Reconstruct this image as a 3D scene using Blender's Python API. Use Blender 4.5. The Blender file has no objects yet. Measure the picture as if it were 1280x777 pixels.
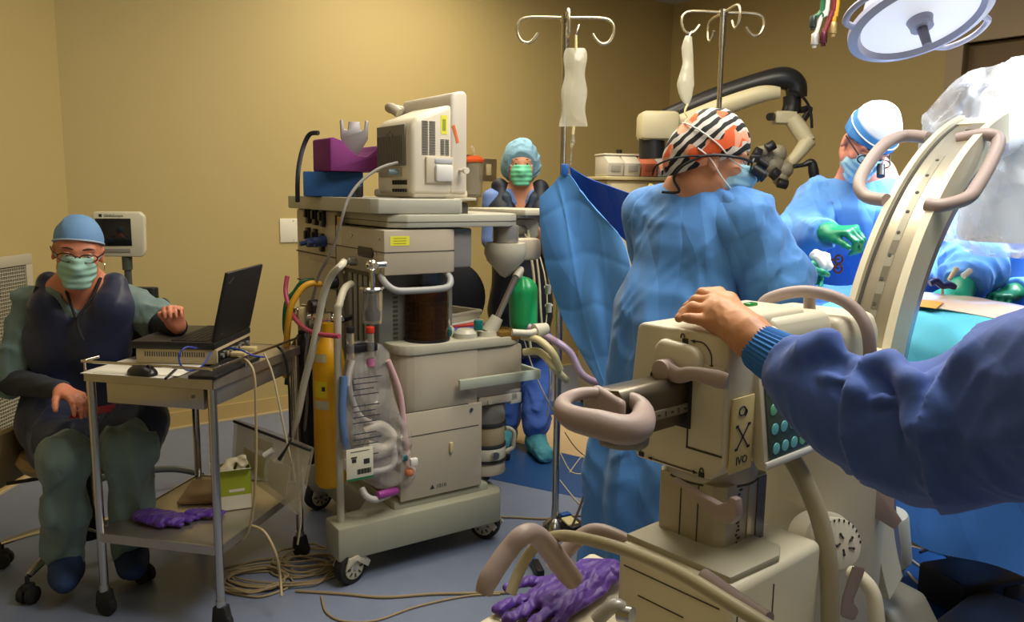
import bpy, bmesh, math, random
import numpy as np
from mathutils import Vector, Matrix, Quaternion, noise
random.seed(7); np.random.seed(7)
S = bpy.context.scene
COL = S.collection
# ---------------------------------------------------------------- camera, world, lights, exposure
CAM_H, FPX, PITCH, ROLL = 1.40, 1000.0, math.radians(8.45), 0.013
def _cam_axes():
    f = Vector((0, math.cos(PITCH), -math.sin(PITCH)))
    r0 = Vector((1, 0, 0)); u0 = Vector((0, math.sin(PITCH), math.cos(PITCH)))
    r = r0*math.cos(ROLL) + u0*math.sin(ROLL); u = u0*math.cos(ROLL) - r0*math.sin(ROLL)
    return r, u, f
CR, CU, CF = _cam_axes()
CAM = Vector((0, 0, CAM_H))
cd = bpy.data.cameras.new('camera'); cam = bpy.data.objects.new('camera', cd); COL.objects.link(cam)
cd.sensor_width = 36; cd.lens = 36*FPX/1280.0; cd.clip_start = .05
m = Matrix((CR, CU, -CF)).transposed().to_4x4(); m.translation = CAM
cam.matrix_world = m; S.camera = cam
cd.dof.use_dof = False
S.view_settings.view_transform = 'Standard'; S.view_settings.look = 'None'
S.view_settings.gamma = 1; S.view_settings.use_curve_mapping = False
S.view_settings.exposure = 0.0
w = bpy.data.worlds.new('world'); S.world = w; w.use_nodes = True
w.node_tree.nodes['Background'].inputs[0].default_value = (1.0, .90, .74, 1)
w.node_tree.nodes['Background'].inputs[1].default_value = 0.16
def area(name, loc, rot, size, power, color, sy=None, spread=None):
    l = bpy.data.lights.new(name, 'AREA'); l.energy = power; l.color = color; l.size = size
    if sy: l.shape = 'RECTANGLE'; l.size_y = sy
    if spread: l.spread = spread
    o = bpy.data.objects.new(name, l); COL.objects.link(o); o.location = loc; o.rotation_euler = rot
    o['kind'] = 'helper'
    return o
WARM = (1.0, .89, .70)
area('ceiling_light_back', (-.2, 4.6, 2.95), (0, 0, .64), 1.2, 38, WARM, 1.2)
area('ceiling_light_middle', (.5, 3.0, 2.95), (0, 0, .64), 1.2, 50, WARM, 1.2)
area('ceiling_light_left', (-1.3, 2.6, 2.95), (0, 0, .64), .6, 6, WARM, 1.2)
area('ceiling_light_front', (.4, .5, 2.95), (0, 0, .64), 1.2, 7, WARM, .6)
area('surgical_spill_fill', (1.0, 1.7, 2.95), (0, 0, .64), 1.0, 50, (1.0, .96, .90), 1.0)  # added fill standing in for surgical lamp spill on the C-arm
# the surgical lamp's beam on the operating field
def spot(name, loc, to, power, color, ang, blend=.5, r=.15):
    l = bpy.data.lights.new(name, 'SPOT'); l.energy = power; l.color = color
    l.spot_size = ang; l.spot_blend = blend; l.shadow_soft_size = r
    o = bpy.data.objects.new(name, l); COL.objects.link(o); o.location = loc
    o.rotation_euler = (Vector(to)-Vector(loc)).to_track_quat('-Z', 'Y').to_euler(); o['kind'] = 'helper'
    return o
LAMP_C = Vector((1.26, 2.40, 1.895))
spot('surgical_beam_main', (1.75, 2.75, 2.45), (1.50, 2.70, .95), 330, (.80, .90, 1.0), 1.0)
spot('surgical_beam_side', (2.3, 2.2, 2.5), (1.45, 2.6, 1.2), 240, (.78, .88, 1.0), .9)
# ---------------------------------------------------------------- pixel helpers (1280 x 777 frame)
def ray(px, py):
    return (CF + CR*((px-640)/FPX) - CU*((py-388.5)/FPX))
def P(px, py, Y):
    r = ray(px, py); return CAM + r*(Y/r.y)
def G(px, py, z=0.0):
    r = ray(px, py); return CAM + r*((z-CAM_H)/r.z)
def PX(p):
    d = Vector(p)-CAM; z = d.dot(CF); return (640+FPX*d.dot(CR)/z, 388.5-FPX*d.dot(CU)/z)
# ---------------------------------------------------------------- materials
MATS = {}
def mat(name, col, rough=.5, metal=0.0, bump=0.0, bscale=40.0, var=0.0, vscale=6.0, trans=0.0, alpha=1.0,
        sheen=0.0, coat=0.0, emit=0.0, ior=1.45, sss=0.0, bdist=.01, spec=.5, crump=None):
    if name in MATS: return MATS[name]
    mt = bpy.data.materials.new(name); mt.use_nodes = True; nt = mt.node_tree
    b = nt.nodes['Principled BSDF']; I = b.inputs
    I['Base Color'].default_value = (*col, 1); I['Roughness'].default_value = rough
    I['Metallic'].default_value = metal; I['IOR'].default_value = ior
    I['Transmission Weight'].default_value = trans; I['Alpha'].default_value = alpha
    I['Sheen Weight'].default_value = sheen; I['Coat Weight'].default_value = coat
    I['Specular IOR Level'].default_value = spec
    if sss: I['Subsurface Weight'].default_value = sss; I['Subsurface Radius'].default_value = (.012, .005, .003)
    if emit: I['Emission Color'].default_value = (*col, 1); I['Emission Strength'].default_value = emit
    tc = nt.nodes.new('ShaderNodeTexCoord')
    n2 = nt.nodes.new('ShaderNodeTexNoise'); n2.inputs['Scale'].default_value = vscale; n2.inputs['Detail'].default_value = 4
    nt.links.new(tc.outputs['Object'], n2.inputs['Vector'])
    v = var if var else .05
    mx = nt.nodes.new('ShaderNodeMix'); mx.data_type = 'RGBA'
    mx.inputs['A'].default_value = (*[max(0, c*(1-v)) for c in col], 1); mx.inputs['B'].default_value = (*[min(1, c*(1+v)) for c in col], 1)
    nt.links.new(n2.outputs['Fac'], mx.inputs['Factor']); nt.links.new(mx.outputs['Result'], I['Base Color'])
    if bump:
        n = nt.nodes.new('ShaderNodeTexNoise'); n.inputs['Scale'].default_value = bscale; n.inputs['Detail'].default_value = 5
        bp = nt.nodes.new('ShaderNodeBump'); bp.inputs['Strength'].default_value = bump; bp.inputs['Distance'].default_value = bdist
        nt.links.new(tc.outputs['Object'], n.inputs['Vector']); nt.links.new(n.outputs['Fac'], bp.inputs['Height'])
        nt.links.new(bp.outputs['Normal'], I['Normal'])
    if crump:     # creased cloth: distorted cell heights, sharp valleys
        cs, st, cd_ = crump
        hs = []
        for rot_, k_ in (((.5, .4, .7), 1.0), ((1.3, -.6, .2), 1.45)):
            mp_ = nt.nodes.new('ShaderNodeMapping'); mp_.inputs['Rotation'].default_value = rot_; nt.links.new(tc.outputs['Object'], mp_.inputs['Vector'])
            wv_ = nt.nodes.new('ShaderNodeTexWave'); wv_.wave_profile = 'TRI'; wv_.inputs['Scale'].default_value = cs*.20*k_; wv_.inputs['Distortion'].default_value = 7.0
            wv_.inputs['Detail'].default_value = 1.5; wv_.inputs['Detail Scale'].default_value = .9; nt.links.new(mp_.outputs['Vector'], wv_.inputs['Vector'])
            nn = nt.nodes.new('ShaderNodeTexNoise'); nn.inputs['Scale'].default_value = cs*.7*k_; nn.inputs['Detail'].default_value = 1; nt.links.new(mp_.outputs['Vector'], nn.inputs['Vector'])
            mu = nt.nodes.new('ShaderNodeMath'); mu.operation = 'MULTIPLY'; nt.links.new(wv_.outputs['Fac'], mu.inputs[0]); nt.links.new(nn.outputs['Fac'], mu.inputs[1]); hs.append(mu)
        vv = nt.nodes.new('ShaderNodeMath'); vv.operation = 'ADD'; nt.links.new(hs[0].outputs[0], vv.inputs[0]); nt.links.new(hs[1].outputs[0], vv.inputs[1])
        b2 = nt.nodes.new('ShaderNodeBump'); b2.inputs['Strength'].default_value = min(1, st*1.3); b2.inputs['Distance'].default_value = cd_*1.3
        nt.links.new(vv.outputs[0], b2.inputs['Height'])
        if I['Normal'].is_linked: nt.links.new(I['Normal'].links[0].from_socket, b2.inputs['Normal'])
        nt.links.new(b2.outputs['Normal'], I['Normal'])
    MATS[name] = mt; return mt
def rgb(r, g, b):   # sRGB 0-255 -> linear
    f = lambda c: (c/255/12.92) if c/255 <= .04045 else ((c/255+.055)/1.055)**2.4
    return (f(r), f(g), f(b))
# ---------------------------------------------------------------- objects
MW = {}
def empty(name, loc, rz=0, label=None, cat=None, group=None, tilt=None):
    o = bpy.data.objects.new(name, None); COL.objects.link(o); o.empty_display_size = .1
    o.location = loc; o.rotation_euler = (0, 0, rz)
    mm = Matrix.Translation(Vector(loc)) @ Matrix.Rotation(rz, 4, 'Z')
    MW[o.name] = mm
    if label: o['label'] = label
    if cat: o['category'] = cat
    if group: o['group'] = group
    return o
def tag(o, label, cat, group=None):
    o['label'] = label; o['category'] = cat
    if group: o['group'] = group
    return o
def link_mesh(name, me, mt, parent=None, world=True, smooth=True, struct=False, label=None):
    o = bpy.data.objects.new(name, me); COL.objects.link(o)
    if mt is not None and len(me.materials) == 0: me.materials.append(mt)
    if parent is not None:
        o.parent = parent; pm = MW[parent.name]; MW[o.name] = pm
        if world: me.transform(pm.inverted())
    else: MW[o.name] = Matrix.Identity(4)
    if smooth:
        me.polygons.foreach_set('use_smooth', [True]*len(me.polygons))
        try: me.set_sharp_from_angle(angle=math.radians(38 if smooth is True else smooth))
        except Exception: pass
    if struct and parent is None: o['kind'] = 'structure'
    if label: o['label'] = label
    return o
def recenter(o):
    """move a single-mesh thing's origin to its base"""
    me = o.data; c = np.empty(len(me.vertices)*3); me.vertices.foreach_get('co', c); c = c.reshape(-1, 3)
    b = Vector(((c[:, 0].min()+c[:, 0].max())/2, (c[:, 1].min()+c[:, 1].max())/2, c[:, 2].min()))
    me.transform(Matrix.Translation(-b)); o.location = b; MW[o.name] = Matrix.Translation(b); return o
def T(loc, rz=0, M=None):
    m = Matrix.Translation(Vector(loc)) @ Matrix.Rotation(rz, 4, 'Z')
    return m @ M if M is not None else m
class MB:
    """collects solids; build() links them as ONE mesh object"""
    def __init__(s, mtx=None): s.bm = bmesh.new(); s.m = mtx or Matrix.Identity(4); s.mats = []
    def _fin(s, vs, mt):
        for v in vs: v.co = s.m @ v.co
        if mt is not None:
            if mt not in s.mats: s.mats.append(mt)
            i = s.mats.index(mt); fs = set(f for v in vs for f in v.link_faces)
            for f in fs: f.material_index = i
        return vs
    def _merge(s, tmp, mt=None):
        me = bpy.data.meshes.new('t'); tmp.to_mesh(me); tmp.free()
        n0 = len(s.bm.verts); s.bm.from_mesh(me); bpy.data.meshes.remove(me)
        s.bm.verts.ensure_lookup_table(); s._fin(s.bm.verts[n0:], mt); return s
    def box(s, c, size, bev=0.0, rot=None, seg=2, mt=None, taper=None):
        t = bmesh.new(); bmesh.ops.create_cube(t, size=1)
        for v in t.verts:
            k = 1.0
            if taper and v.co.z > 0: v.co.x *= taper[0]; v.co.y *= taper[1]
            v.co = Vector((v.co.x*size[0], v.co.y*size[1], v.co.z*size[2]))
        if bev: bmesh.ops.bevel(t, geom=t.edges[:], offset=min(bev, min(size)*.49), segments=seg, affect='EDGES', profile=.5)
        R = rot if rot is not None else Matrix.Identity(3)
        if isinstance(R, (int, float)): R = Matrix.Rotation(R, 3, 'Z')
        for v in t.verts: v.co = (R @ v.co) + Vector(c)
        return s._merge(t, mt)
    def box2(s, a, b, bev=0.0, mt=None, seg=2):   # opposite corners
        a = Vector(a); b = Vector(b); d = b-a
        return s.box((a+b)/2, (abs(d.x), abs(d.y), abs(d.z)), bev, mt=mt, seg=seg)
    def cyl(s, a, b, r, r2=None, n=20, mt=None, bev=0.0, cap=True):
        a = Vector(a); b = Vector(b); d = b-a; t = bmesh.new()
        bmesh.ops.create_cone(t, cap_ends=cap, segments=n, radius1=r, radius2=r if r2 is None else r2, depth=d.length)
        if bev:
            es = [e for e in t.edges if len(e.link_faces) == 2 and any(len(f.verts) > 4 for f in e.link_faces)]
            bmesh.ops.bevel(t, geom=es, offset=bev, segments=2, affect='EDGES', profile=.5)
        q = d.to_track_quat('Z', 'Y').to_matrix()
        for v in t.verts: v.co = (q @ v.co) + (a+b)/2
        return s._merge(t, mt)
    def ball(s, c, r, n=16, mt=None, rot=None):
        t = bmesh.new(); bmesh.ops.create_uvsphere(t, u_segments=n, v_segments=max(6, n*2//3), radius=1)
        if isinstance(r, (int, float)): r = (r, r, r)
        for v in t.verts:
            q = Vector((v.co.x*r[0], v.co.y*r[1], v.co.z*r[2]))
            v.co = (rot @ q if rot is not None else q) + Vector(c)
        return s._merge(t, mt)
    def prism(s, poly, axis, lo, hi, bev=0.0, mt=None, seg=2):
        """polygon (2D list) extruded along axis x/y/z from lo to hi; poly coords are the two remaining axes in order"""
        t = bmesh.new()
        def mk(p, h):
            return {'x': (h, p[0], p[1]), 'y': (p[0], h, p[1]), 'z': (p[0], p[1], h)}[axis]
        a = [t.verts.new(mk(p, lo)) for p in poly]; b = [t.verts.new(mk(p, hi)) for p in poly]
        n = len(poly); t.faces.new(a[::-1]); t.faces.new(b)
        for i in range(n): t.faces.new((a[i], a[(i+1) % n], b[(i+1) % n], b[i]))
        bmesh.ops.recalc_face_normals(t, faces=t.faces[:])
        if bev: bmesh.ops.bevel(t, geom=t.edges[:], offset=bev, segments=seg, affect='EDGES', profile=.5, clamp_overlap=True)
        return s._merge(t, mt)
    def tube(s, pts, r, n=10, mt=None, sub=6, closed=False, flat=None, caps=True):
        """smooth tube through pts; r number or list per control point; flat = (ax, factor)"""
        pts = [Vector(p) for p in pts]; k = len(pts)
        rs = r if isinstance(r, (list, tuple)) else [r]*k
        path = []; rad = []
        rng = range(k if closed else k-1)
        for i in rng:
            p0 = pts[(i-1) % k] if (closed or i > 0) else pts[0]; p1 = pts[i]; p2 = pts[(i+1) % k]
            p3 = pts[(i+2) % k] if (closed or i+2 < k) else pts[-1]
            for j in range(sub):
                u = j/sub
                path.append(.5*((2*p1)+(p2-p0)*u+(2*p0-5*p1+4*p2-p3)*u*u+(3*p1-p0-3*p2+p3)*u**3))
                rad.append(rs[i]*(1-u)+rs[(i+1) % k]*u)
        if not closed: path.append(pts[-1]); rad.append(rs[-1])
        t = bmesh.new(); rings = []; L = len(path); nrm = None
        for i, p in enumerate(path):
            a = path[(i-1) % L] if (closed or i) else path[0]; b = path[(i+1) % L] if (closed or i < L-1) else path[-1]
            d = (b-a).normalized() if (b-a).length > 1e-9 else Vector((0, 0, 1))
            if nrm is None: nrm = d.orthogonal().normalized()
            nrm = (nrm - d*nrm.dot(d)).normalized(); bn = d.cross(nrm)
            ring = []
            for q in range(n):
                an = 2*math.pi*q/n; off = (nrm*math.cos(an)+bn*math.sin(an))*rad[i]
                if flat: ax = Vector(flat[0]); off = off - ax*off.dot(ax)*(1-flat[1])
                ring.append(t.verts.new(p+off))
            rings.append(ring)
        for i in range(L if closed else L-1):
            A = rings[i]; B = rings[(i+1) % L]
            for q in range(n): t.faces.new((A[q], A[(q+1) % n], B[(q+1) % n], B[q]))
        if not closed and caps: t.faces.new(rings[0][::-1]); t.faces.new(rings[-1])
        bmesh.ops.recalc_face_normals(t, faces=t.faces[:])
        return s._merge(t, mt)
    def lathe(s, prof, c=(0, 0, 0), n=24, mt=None, rot=None):
        t = bmesh.new(); rings = []
        for (r, z) in prof:
            if r < 1e-6: rings.append([t.verts.new((0, 0, z))])
            else: rings.append([t.verts.new((r*math.cos(2*math.pi*i/n), r*math.sin(2*math.pi*i/n), z)) for i in range(n)])
        for A, B in zip(rings, rings[1:]):
            for i in range(n):
                j = (i+1) % n
                if len(A) == 1 and len(B) == 1: continue
                if len(A) == 1: t.faces.new((A[0], B[i], B[j]))
                elif len(B) == 1: t.faces.new((A[i], A[j], B[0]))
                else: t.faces.new((A[i], A[j], B[j], B[i]))
        bmesh.ops.recalc_face_normals(t, faces=t.faces[:])
        for v in t.verts: v.co = (rot @ v.co if rot is not None else v.co) + Vector(c)
        return s._merge(t, mt)
    def grid(s, fn, nu, nv, thick=0.0, mt=None, closed_u=False):
        """fn(u,v)->Vector, u,v in 0..1; optional thickness"""
        t = bmesh.new(); V = [[t.verts.new(fn(i/(nu if closed_u else nu-1), j/(nv-1))) for j in range(nv)] for i in range(nu)]
        for i in range(nu if closed_u else nu-1):
            for j in range(nv-1):
                k = (i+1) % nu
                t.faces.new((V[i][j], V[k][j], V[k][j+1], V[i][j+1]))
        if thick:
            bmesh.ops.recalc_face_normals(t, faces=t.faces[:])
            bmesh.ops.solidify(t, geom=t.faces[:], thickness=thick)
        return s._merge(t, mt)
    def build(s, name, mt, parent=None, world=False, smooth=True, struct=False, label=None):
        me = bpy.data.meshes.new(name)
        if s.mats:
            # materials given per solid: slot 0 for untagged faces is the first material
            for q in s.mats: me.materials.append(q)
        s.bm.to_mesh(me); s.bm.free()
        return link_mesh(name, me, mt, parent, world, smooth, struct, label)
# ---------------------------------------------------------------- frames: local u,v,z from pixels
class Fr:
    def __init__(s, o, yaw): s.o = Vector(o); s.yaw = yaw; s.M = T(o, yaw); s.I = s.M.inverted()
    def loc(s, p): return s.I @ Vector(p)
    def _r(s, px, py):
        R3 = s.I.to_3x3(); return s.I @ CAM, R3 @ ray(px, py)
    def v(s, px, py, v):
        c, r = s._r(px, py); q = c + r*((v-c.y)/r.y); return (q.x, v, q.z)
    def u(s, px, py, u):
        c, r = s._r(px, py); q = c + r*((u-c.x)/r.x); return (u, q.y, q.z)
    def z(s, px, py, z):
        c, r = s._r(px, py); q = c + r*((z-c.z)/r.z); return (q.x, q.y, z)
# ---------------------------------------------------------------- signed-distance bodies (numpy surface nets)
class SDF:
    def __init__(s, vox=.01, k=.02): s.vox = vox; s.k = k; s.pr = []; s.cuts = []; s.disp = None
    def cap(s, a, b, ra, rb=None, k=None, flat=None):
        """tapered capsule; flat=(axis vector, factor<1) squashes along the axis"""
        s.pr.append(('c', Vector(a), Vector(b), ra, ra if rb is None else rb, k, flat)); return s
    def chain(s, pts, rs, k=None, flat=None):
        for i in range(len(pts)-1): s.cap(pts[i], pts[i+1], rs[i], rs[i+1], k, flat)
        return s
    def ell(s, c, r, R=None, k=None): s.pr.append(('e', Vector(c), r, R, k)); return s
    def rbox(s, c, h, R=None, rr=.01, k=None): s.pr.append(('b', Vector(c), h, R, rr, k)); return s
    def cut(s, kind, *a): s.cuts.append((kind, *a)); return s      # 'plane', point, normal (keep side the normal points to); 'ell-'/'ell+', c, r, R ; 'box-'/'box+'
    def copy(s, infl=0.0, vox=None, k=None):
        n = SDF(vox or s.vox, k or s.k)
        for p in s.pr:
            if p[0] == 'c': n.pr.append(('c', p[1], p[2], p[3]+infl, p[4]+infl, p[5], p[6]))
            elif p[0] == 'e': n.pr.append(('e', p[1], tuple(x+infl for x in p[2]), p[3], p[4]))
            else: n.pr.append(('b', p[1], tuple(x+infl for x in p[2]), p[3], p[4], p[5]))
        return n
    def mesh(s):
        vox = s.vox; lo = np.array([1e9]*3); hi = -lo; bbs = []
        for p in s.pr:
            if p[0] == 'c':
                r = max(p[3], p[4]); A = np.array(p[1]); B = np.array(p[2]); l = np.minimum(A, B)-r; h = np.maximum(A, B)+r
            elif p[0] == 'e': r = max(p[2]); A = np.array(p[1]); l = A-r; h = A+r
            else: r = math.sqrt(sum(x*x for x in p[2]))+p[4]; A = np.array(p[1]); l = A-r; h = A+r
            bbs.append((l, h)); lo = np.minimum(lo, l); hi = np.maximum(hi, h)
        pad = .03+2*vox; lo = lo-pad; hi = hi+pad
        N = np.ceil((hi-lo)/vox).astype(int)+1
        ax = [lo[i]+vox*np.arange(N[i]) for i in range(3)]
        D = np.full(N, .12, np.float32)
        for p, (l, h) in zip(s.pr, bbs):
            k = p[-1] if p[0] != 'c' else p[5]
            if k is None: k = s.k
            e = k+.02+vox
            a = np.maximum(0, np.floor((l-e-lo)/vox).astype(int)); b = np.minimum(N, np.ceil((h+e-lo)/vox).astype(int)+1)
            X = ax[0][a[0]:b[0]].reshape(-1, 1, 1).astype(np.float32); Y = ax[1][a[1]:b[1]].reshape(1, -1, 1).astype(np.float32); Z = ax[2][a[2]:b[2]].reshape(1, 1, -1).astype(np.float32)
            if p[0] == 'c':
                A, B, ra, rb, _, fl = p[1:]
                d = B-A; L2 = max(d.length_squared, 1e-12)
                x = X-A.x; y = Y-A.y; z = Z-A.z
                t = np.clip((x*d.x+y*d.y+z*d.z)/L2, 0, 1)
                x = x-t*d.x; y = y-t*d.y; z = z-t*d.z; r = ra+(rb-ra)*t
                if fl:
                    n = Vector(fl[0]).normalized(); dn = x*n.x+y*n.y+z*n.z; g = 1/fl[1]
                    l2 = x*x+y*y+z*z-dn*dn; le = np.sqrt(l2+dn*dn*g*g)
                    lr = np.sqrt(l2+dn*dn*g**4)+1e-9
                    q = (le-r)*le/lr
                else: q = np.sqrt(x*x+y*y+z*z)-r
            elif p[0] == 'e':
                c, r, R, _ = p[1:]
                x = X-c.x; y = Y-c.y; z = Z-c.z
                if R is not None:
                    R = R.transposed(); x, y, z = R[0][0]*x+R[0][1]*y+R[0][2]*z, R[1][0]*x+R[1][1]*y+R[1][2]*z, R[2][0]*x+R[2][1]*y+R[2][2]*z
                k0 = np.sqrt((x/r[0])**2+(y/r[1])**2+(z/r[2])**2); k1 = np.sqrt((x/r[0]**2)**2+(y/r[1]**2)**2+(z/r[2]**2)**2)+1e-9
                q = k0*(k0-1)/k1
            else:
                q = _boxd(X, Y, Z, *p[1:5])
            sub = D[a[0]:b[0], a[1]:b[1], a[2]:b[2]]
            hh = np.clip(k-np.abs(sub-q), 0, None)/max(k, 1e-6)
            D[a[0]:b[0], a[1]:b[1], a[2]:b[2]] = np.minimum(sub, q)-hh*hh*k*.25
        X = ax[0].reshape(-1, 1, 1).astype(np.float32); Y = ax[1].reshape(1, -1, 1).astype(np.float32); Z = ax[2].reshape(1, 1, -1).astype(np.float32)
        if s.disp is not None: D = D+s.disp(X, Y, Z).astype(np.float32)
        for c in s.cuts:
            if c[0] == 'plane':
                p, n = Vector(c[1]), Vector(c[2]).normalized(); q = -((X-p.x)*n.x+(Y-p.y)*n.y+(Z-p.z)*n.z); D = np.maximum(D, q)
            elif c[0] in ('ell-', 'ell+'):
                cc, r = Vector(c[1]), c[2]; R = c[3] if len(c) > 3 else None
                x = X-cc.x; y = Y-cc.y; z = Z-cc.z
                if R is not None:
                    R = R.transposed(); x, y, z = R[0][0]*x+R[0][1]*y+R[0][2]*z, R[1][0]*x+R[1][1]*y+R[1][2]*z, R[2][0]*x+R[2][1]*y+R[2][2]*z
                k0 = np.sqrt((x/r[0])**2+(y/r[1])**2+(z/r[2])**2); k1 = np.sqrt((x/r[0]**2)**2+(y/r[1]**2)**2+(z/r[2]**2)**2)+1e-9
                q = k0*(k0-1)/k1
                D = np.maximum(D, -q if c[0] == 'ell-' else q)
            elif c[0] in ('box-', 'box+'):
                q = _boxd(X, Y, Z, Vector(c[1]), c[2], c[3] if len(c) > 3 else None, c[4] if len(c) > 4 else 0.004)
                D = np.maximum(D, -q if c[0] == 'box-' else q)
            elif c[0] == 'shell':    # keep only a shell of thickness c[1]
                D = np.maximum(D, -D-c[1])
        D[0] = D[-1] = .1; D[:, 0] = D[:, -1] = .1; D[:, :, 0] = D[:, :, -1] = .1
        return D, lo, vox
    def build(s, name, mt, parent=None, world=True, smooth=180, label=None, relax=1, post=None):
        D, lo, vox = s.mesh()
        V, F = surface_nets(D, lo, vox)
        if post is not None: V = post(V)
        me = bpy.data.meshes.new(name); me.vertices.add(len(V)); me.vertices.foreach_set('co', V.astype(np.float32).ravel())
        me.loops.add(F.size); me.polygons.add(len(F)); me.loops.foreach_set('vertex_index', F.ravel().astype(np.int32))
        me.polygons.foreach_set('loop_start', np.arange(0, F.size, 4, dtype=np.int32))
        me.update(calc_edges=True); me.validate()
        return link_mesh(name, me, mt, parent, world, smooth, False, label)
def _boxd(X, Y, Z, c, h, R, rr):
    x = X-c.x; y = Y-c.y; z = Z-c.z
    if R is not None:
        R = R.transposed(); x, y, z = R[0][0]*x+R[0][1]*y+R[0][2]*z, R[1][0]*x+R[1][1]*y+R[1][2]*z, R[2][0]*x+R[2][1]*y+R[2][2]*z
    x = np.abs(x)-h[0]+rr; y = np.abs(y)-h[1]+rr; z = np.abs(z)-h[2]+rr
    return np.sqrt(np.maximum(x, 0)**2+np.maximum(y, 0)**2+np.maximum(z, 0)**2)+np.minimum(np.maximum(x, np.maximum(y, z)), 0)-rr
def surface_nets(D, lo, vox):
    nx, ny, nz = D.shape; ins = D < 0
    c = [ins[i:nx-1+i, j:ny-1+j, k:nz-1+k] for i in (0, 1) for j in (0, 1) for k in (0, 1)]
    cnt = sum(x.astype(np.int8) for x in c); act = (cnt > 0) & (cnt < 8)
    I, J, K = np.nonzero(act); n = len(I)
    idx = np.full(act.shape, -1, np.int64); idx[I, J, K] = np.arange(n)
    acc = np.zeros((n, 3)); num = np.zeros(n)
    cor = [(i, j, k) for i in (0, 1) for j in (0, 1) for k in (0, 1)]
    for a in range(8):
        for b in range(a+1, 8):
            df = [cor[b][q]-cor[a][q] for q in range(3)]
            if sum(abs(x) for x in df) != 1: continue
            A = D[I+cor[a][0], J+cor[a][1], K+cor[a][2]]; B = D[I+cor[b][0], J+cor[b][1], K+cor[b][2]]
            mk = (A < 0) != (B < 0); t = np.where(mk, A/np.where(mk, A-B, 1), 0)
            for q in range(3): acc[:, q] += np.where(mk, cor[a][q]+t*df[q], 0)
            num += mk
    V = acc/num[:, None]+np.stack([I, J, K], 1)
    V = V*vox+lo
    F = []
    for axn in range(3):
        sl0 = [slice(1, None)]*3
        if axn == 0: A = ins[:-1, 1:-1, 1:-1]; B = ins[1:, 1:-1, 1:-1]
        elif axn == 1: A = ins[1:-1, :-1, 1:-1]; B = ins[1:-1, 1:, 1:-1]
        else: A = ins[1:-1, 1:-1, :-1]; B = ins[1:-1, 1:-1, 1:]
        i, j, k = np.nonzero(A != B); fl = A[i, j, k]
        i = i+(axn != 0); j = j+(axn != 1); k = k+(axn != 2)
        if axn == 0: q = [idx[i, j-1, k-1], idx[i, j, k-1], idx[i, j, k], idx[i, j-1, k]]
        elif axn == 1: q = [idx[i-1, j, k-1], idx[i-1, j, k], idx[i, j, k], idx[i, j, k-1]]
        else: q = [idx[i-1, j-1, k], idx[i, j-1, k], idx[i, j, k], idx[i-1, j, k]]
        q = np.stack(q, 1); q = np.where(fl[:, None], q, q[:, ::-1]); F.append(q)
    return V, np.concatenate(F)
def basis(f, up=(0, 0, 1)):
    """rotation with columns x=right, y=forward f, z=up"""
    f = Vector(f).normalized(); r = f.cross(Vector(up)).normalized(); u = r.cross(f)
    return Matrix((r, f, u)).transposed()
# ================================================================ THE ROOM
WALL = mat('wall_paint', rgb(188, 168, 112), .62, bump=.08, bscale=220, var=.025, vscale=1.2, bdist=.002)
C1 = Vector((-2.35, 4.25)); DB = Vector((math.cos(math.radians(38)), math.sin(math.radians(38)))); C2 = C1 + DB*4.686
DR = Vector((DB.y, -DB.x)); H = 3.0
def wall(name, a, b, t=.12, z0=0, z1=H, m_=None):
    a = Vector(a); b = Vector(b); d = (b-a).normalized(); n = Vector((-d.y, d.x))   # solid lies on the left of a->b
    mb = MB(); mb.prism([a[:], b[:], (b+n*t)[:], (a+n*t)[:]], 'z', z0, z1); return mb.build(name, m_ or WALL, struct=True, smooth=False)
wall('wall_left', (-2.33, -1.2), C1)
wall('wall_back', C1, C2)
DOORA, DOORB = 2.42, 3.95          # door opening along the right wall, metres from the far corner
R0 = C2 + DR*DOORA; R1 = C2 + DR*DOORB; R2 = C2 + DR*6.6
mbw = MB()
for a, b, z0, z1 in ((C2, R0, 0, H), (R0, R1, 2.36, H), (R1, R2, 0, H)):
    n = Vector((-DR.y, DR.x)); mbw.prism([a[:], b[:], (b+n*.12)[:], (a+n*.12)[:]], 'z', z0, z1)
mbw.build('wall_right', WALL, struct=True, smooth=False)
wall('wall_side', R2, (R2.x, -1.2)); wall('wall_front', (R2.x, -1.2), (-2.33, -1.2))
poly = [(-2.5, -1.35), (R2.x+.15, -1.35), (R2.x+.15, R2.y), tuple(C2+Vector((.2, .25))), (-2.5, 4.35)]
# floor: grey-blue vinyl, inlaid navy band, sand-coloured centre
FL = mat('vinyl_grey_blue', rgb(118, 128, 150), .42, bump=.03, bscale=300, var=.10, vscale=14, coat=.05)
FN = mat('vinyl_navy', rgb(34, 74, 128), .40, bump=.03, bscale=300, var=.12, vscale=14, coat=.05)
FS = mat('vinyl_sand', rgb(196, 170, 132), .40, bump=.03, bscale=300, var=.06, vscale=10, coat=.05)
mb = MB(); mb.prism(poly, 'z', -.06, 0); mb.build('floor', FL, struct=True, smooth=False)
band = [(-1.05, 4.30), (.38, 3.521), (.80, 2.55), (3.6, 1.0), (4.6, 3.0), (2.6, 5.1), (0.0, 5.3)]
mb = MB(); mb.prism(band, 'z', 0, .0015); mb.build('floor_band', FN, struct=True, smooth=False)
inner = [(-.35, 4.62), (.47, 4.06), (1.15, 3.35), (2.9, 2.3), (3.7, 3.2), (2.3, 4.6), (0.3, 4.95)]
mb = MB(); mb.prism(inner, 'z', 0, .003); mb.build('floor_centre', FS, struct=True, smooth=False)
mb = MB(); mb.prism(poly, 'z', H, H+.06); mb.build('ceiling', mat('ceiling_tile', (.62, .60, .55), .8), struct=True, smooth=False)
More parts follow.
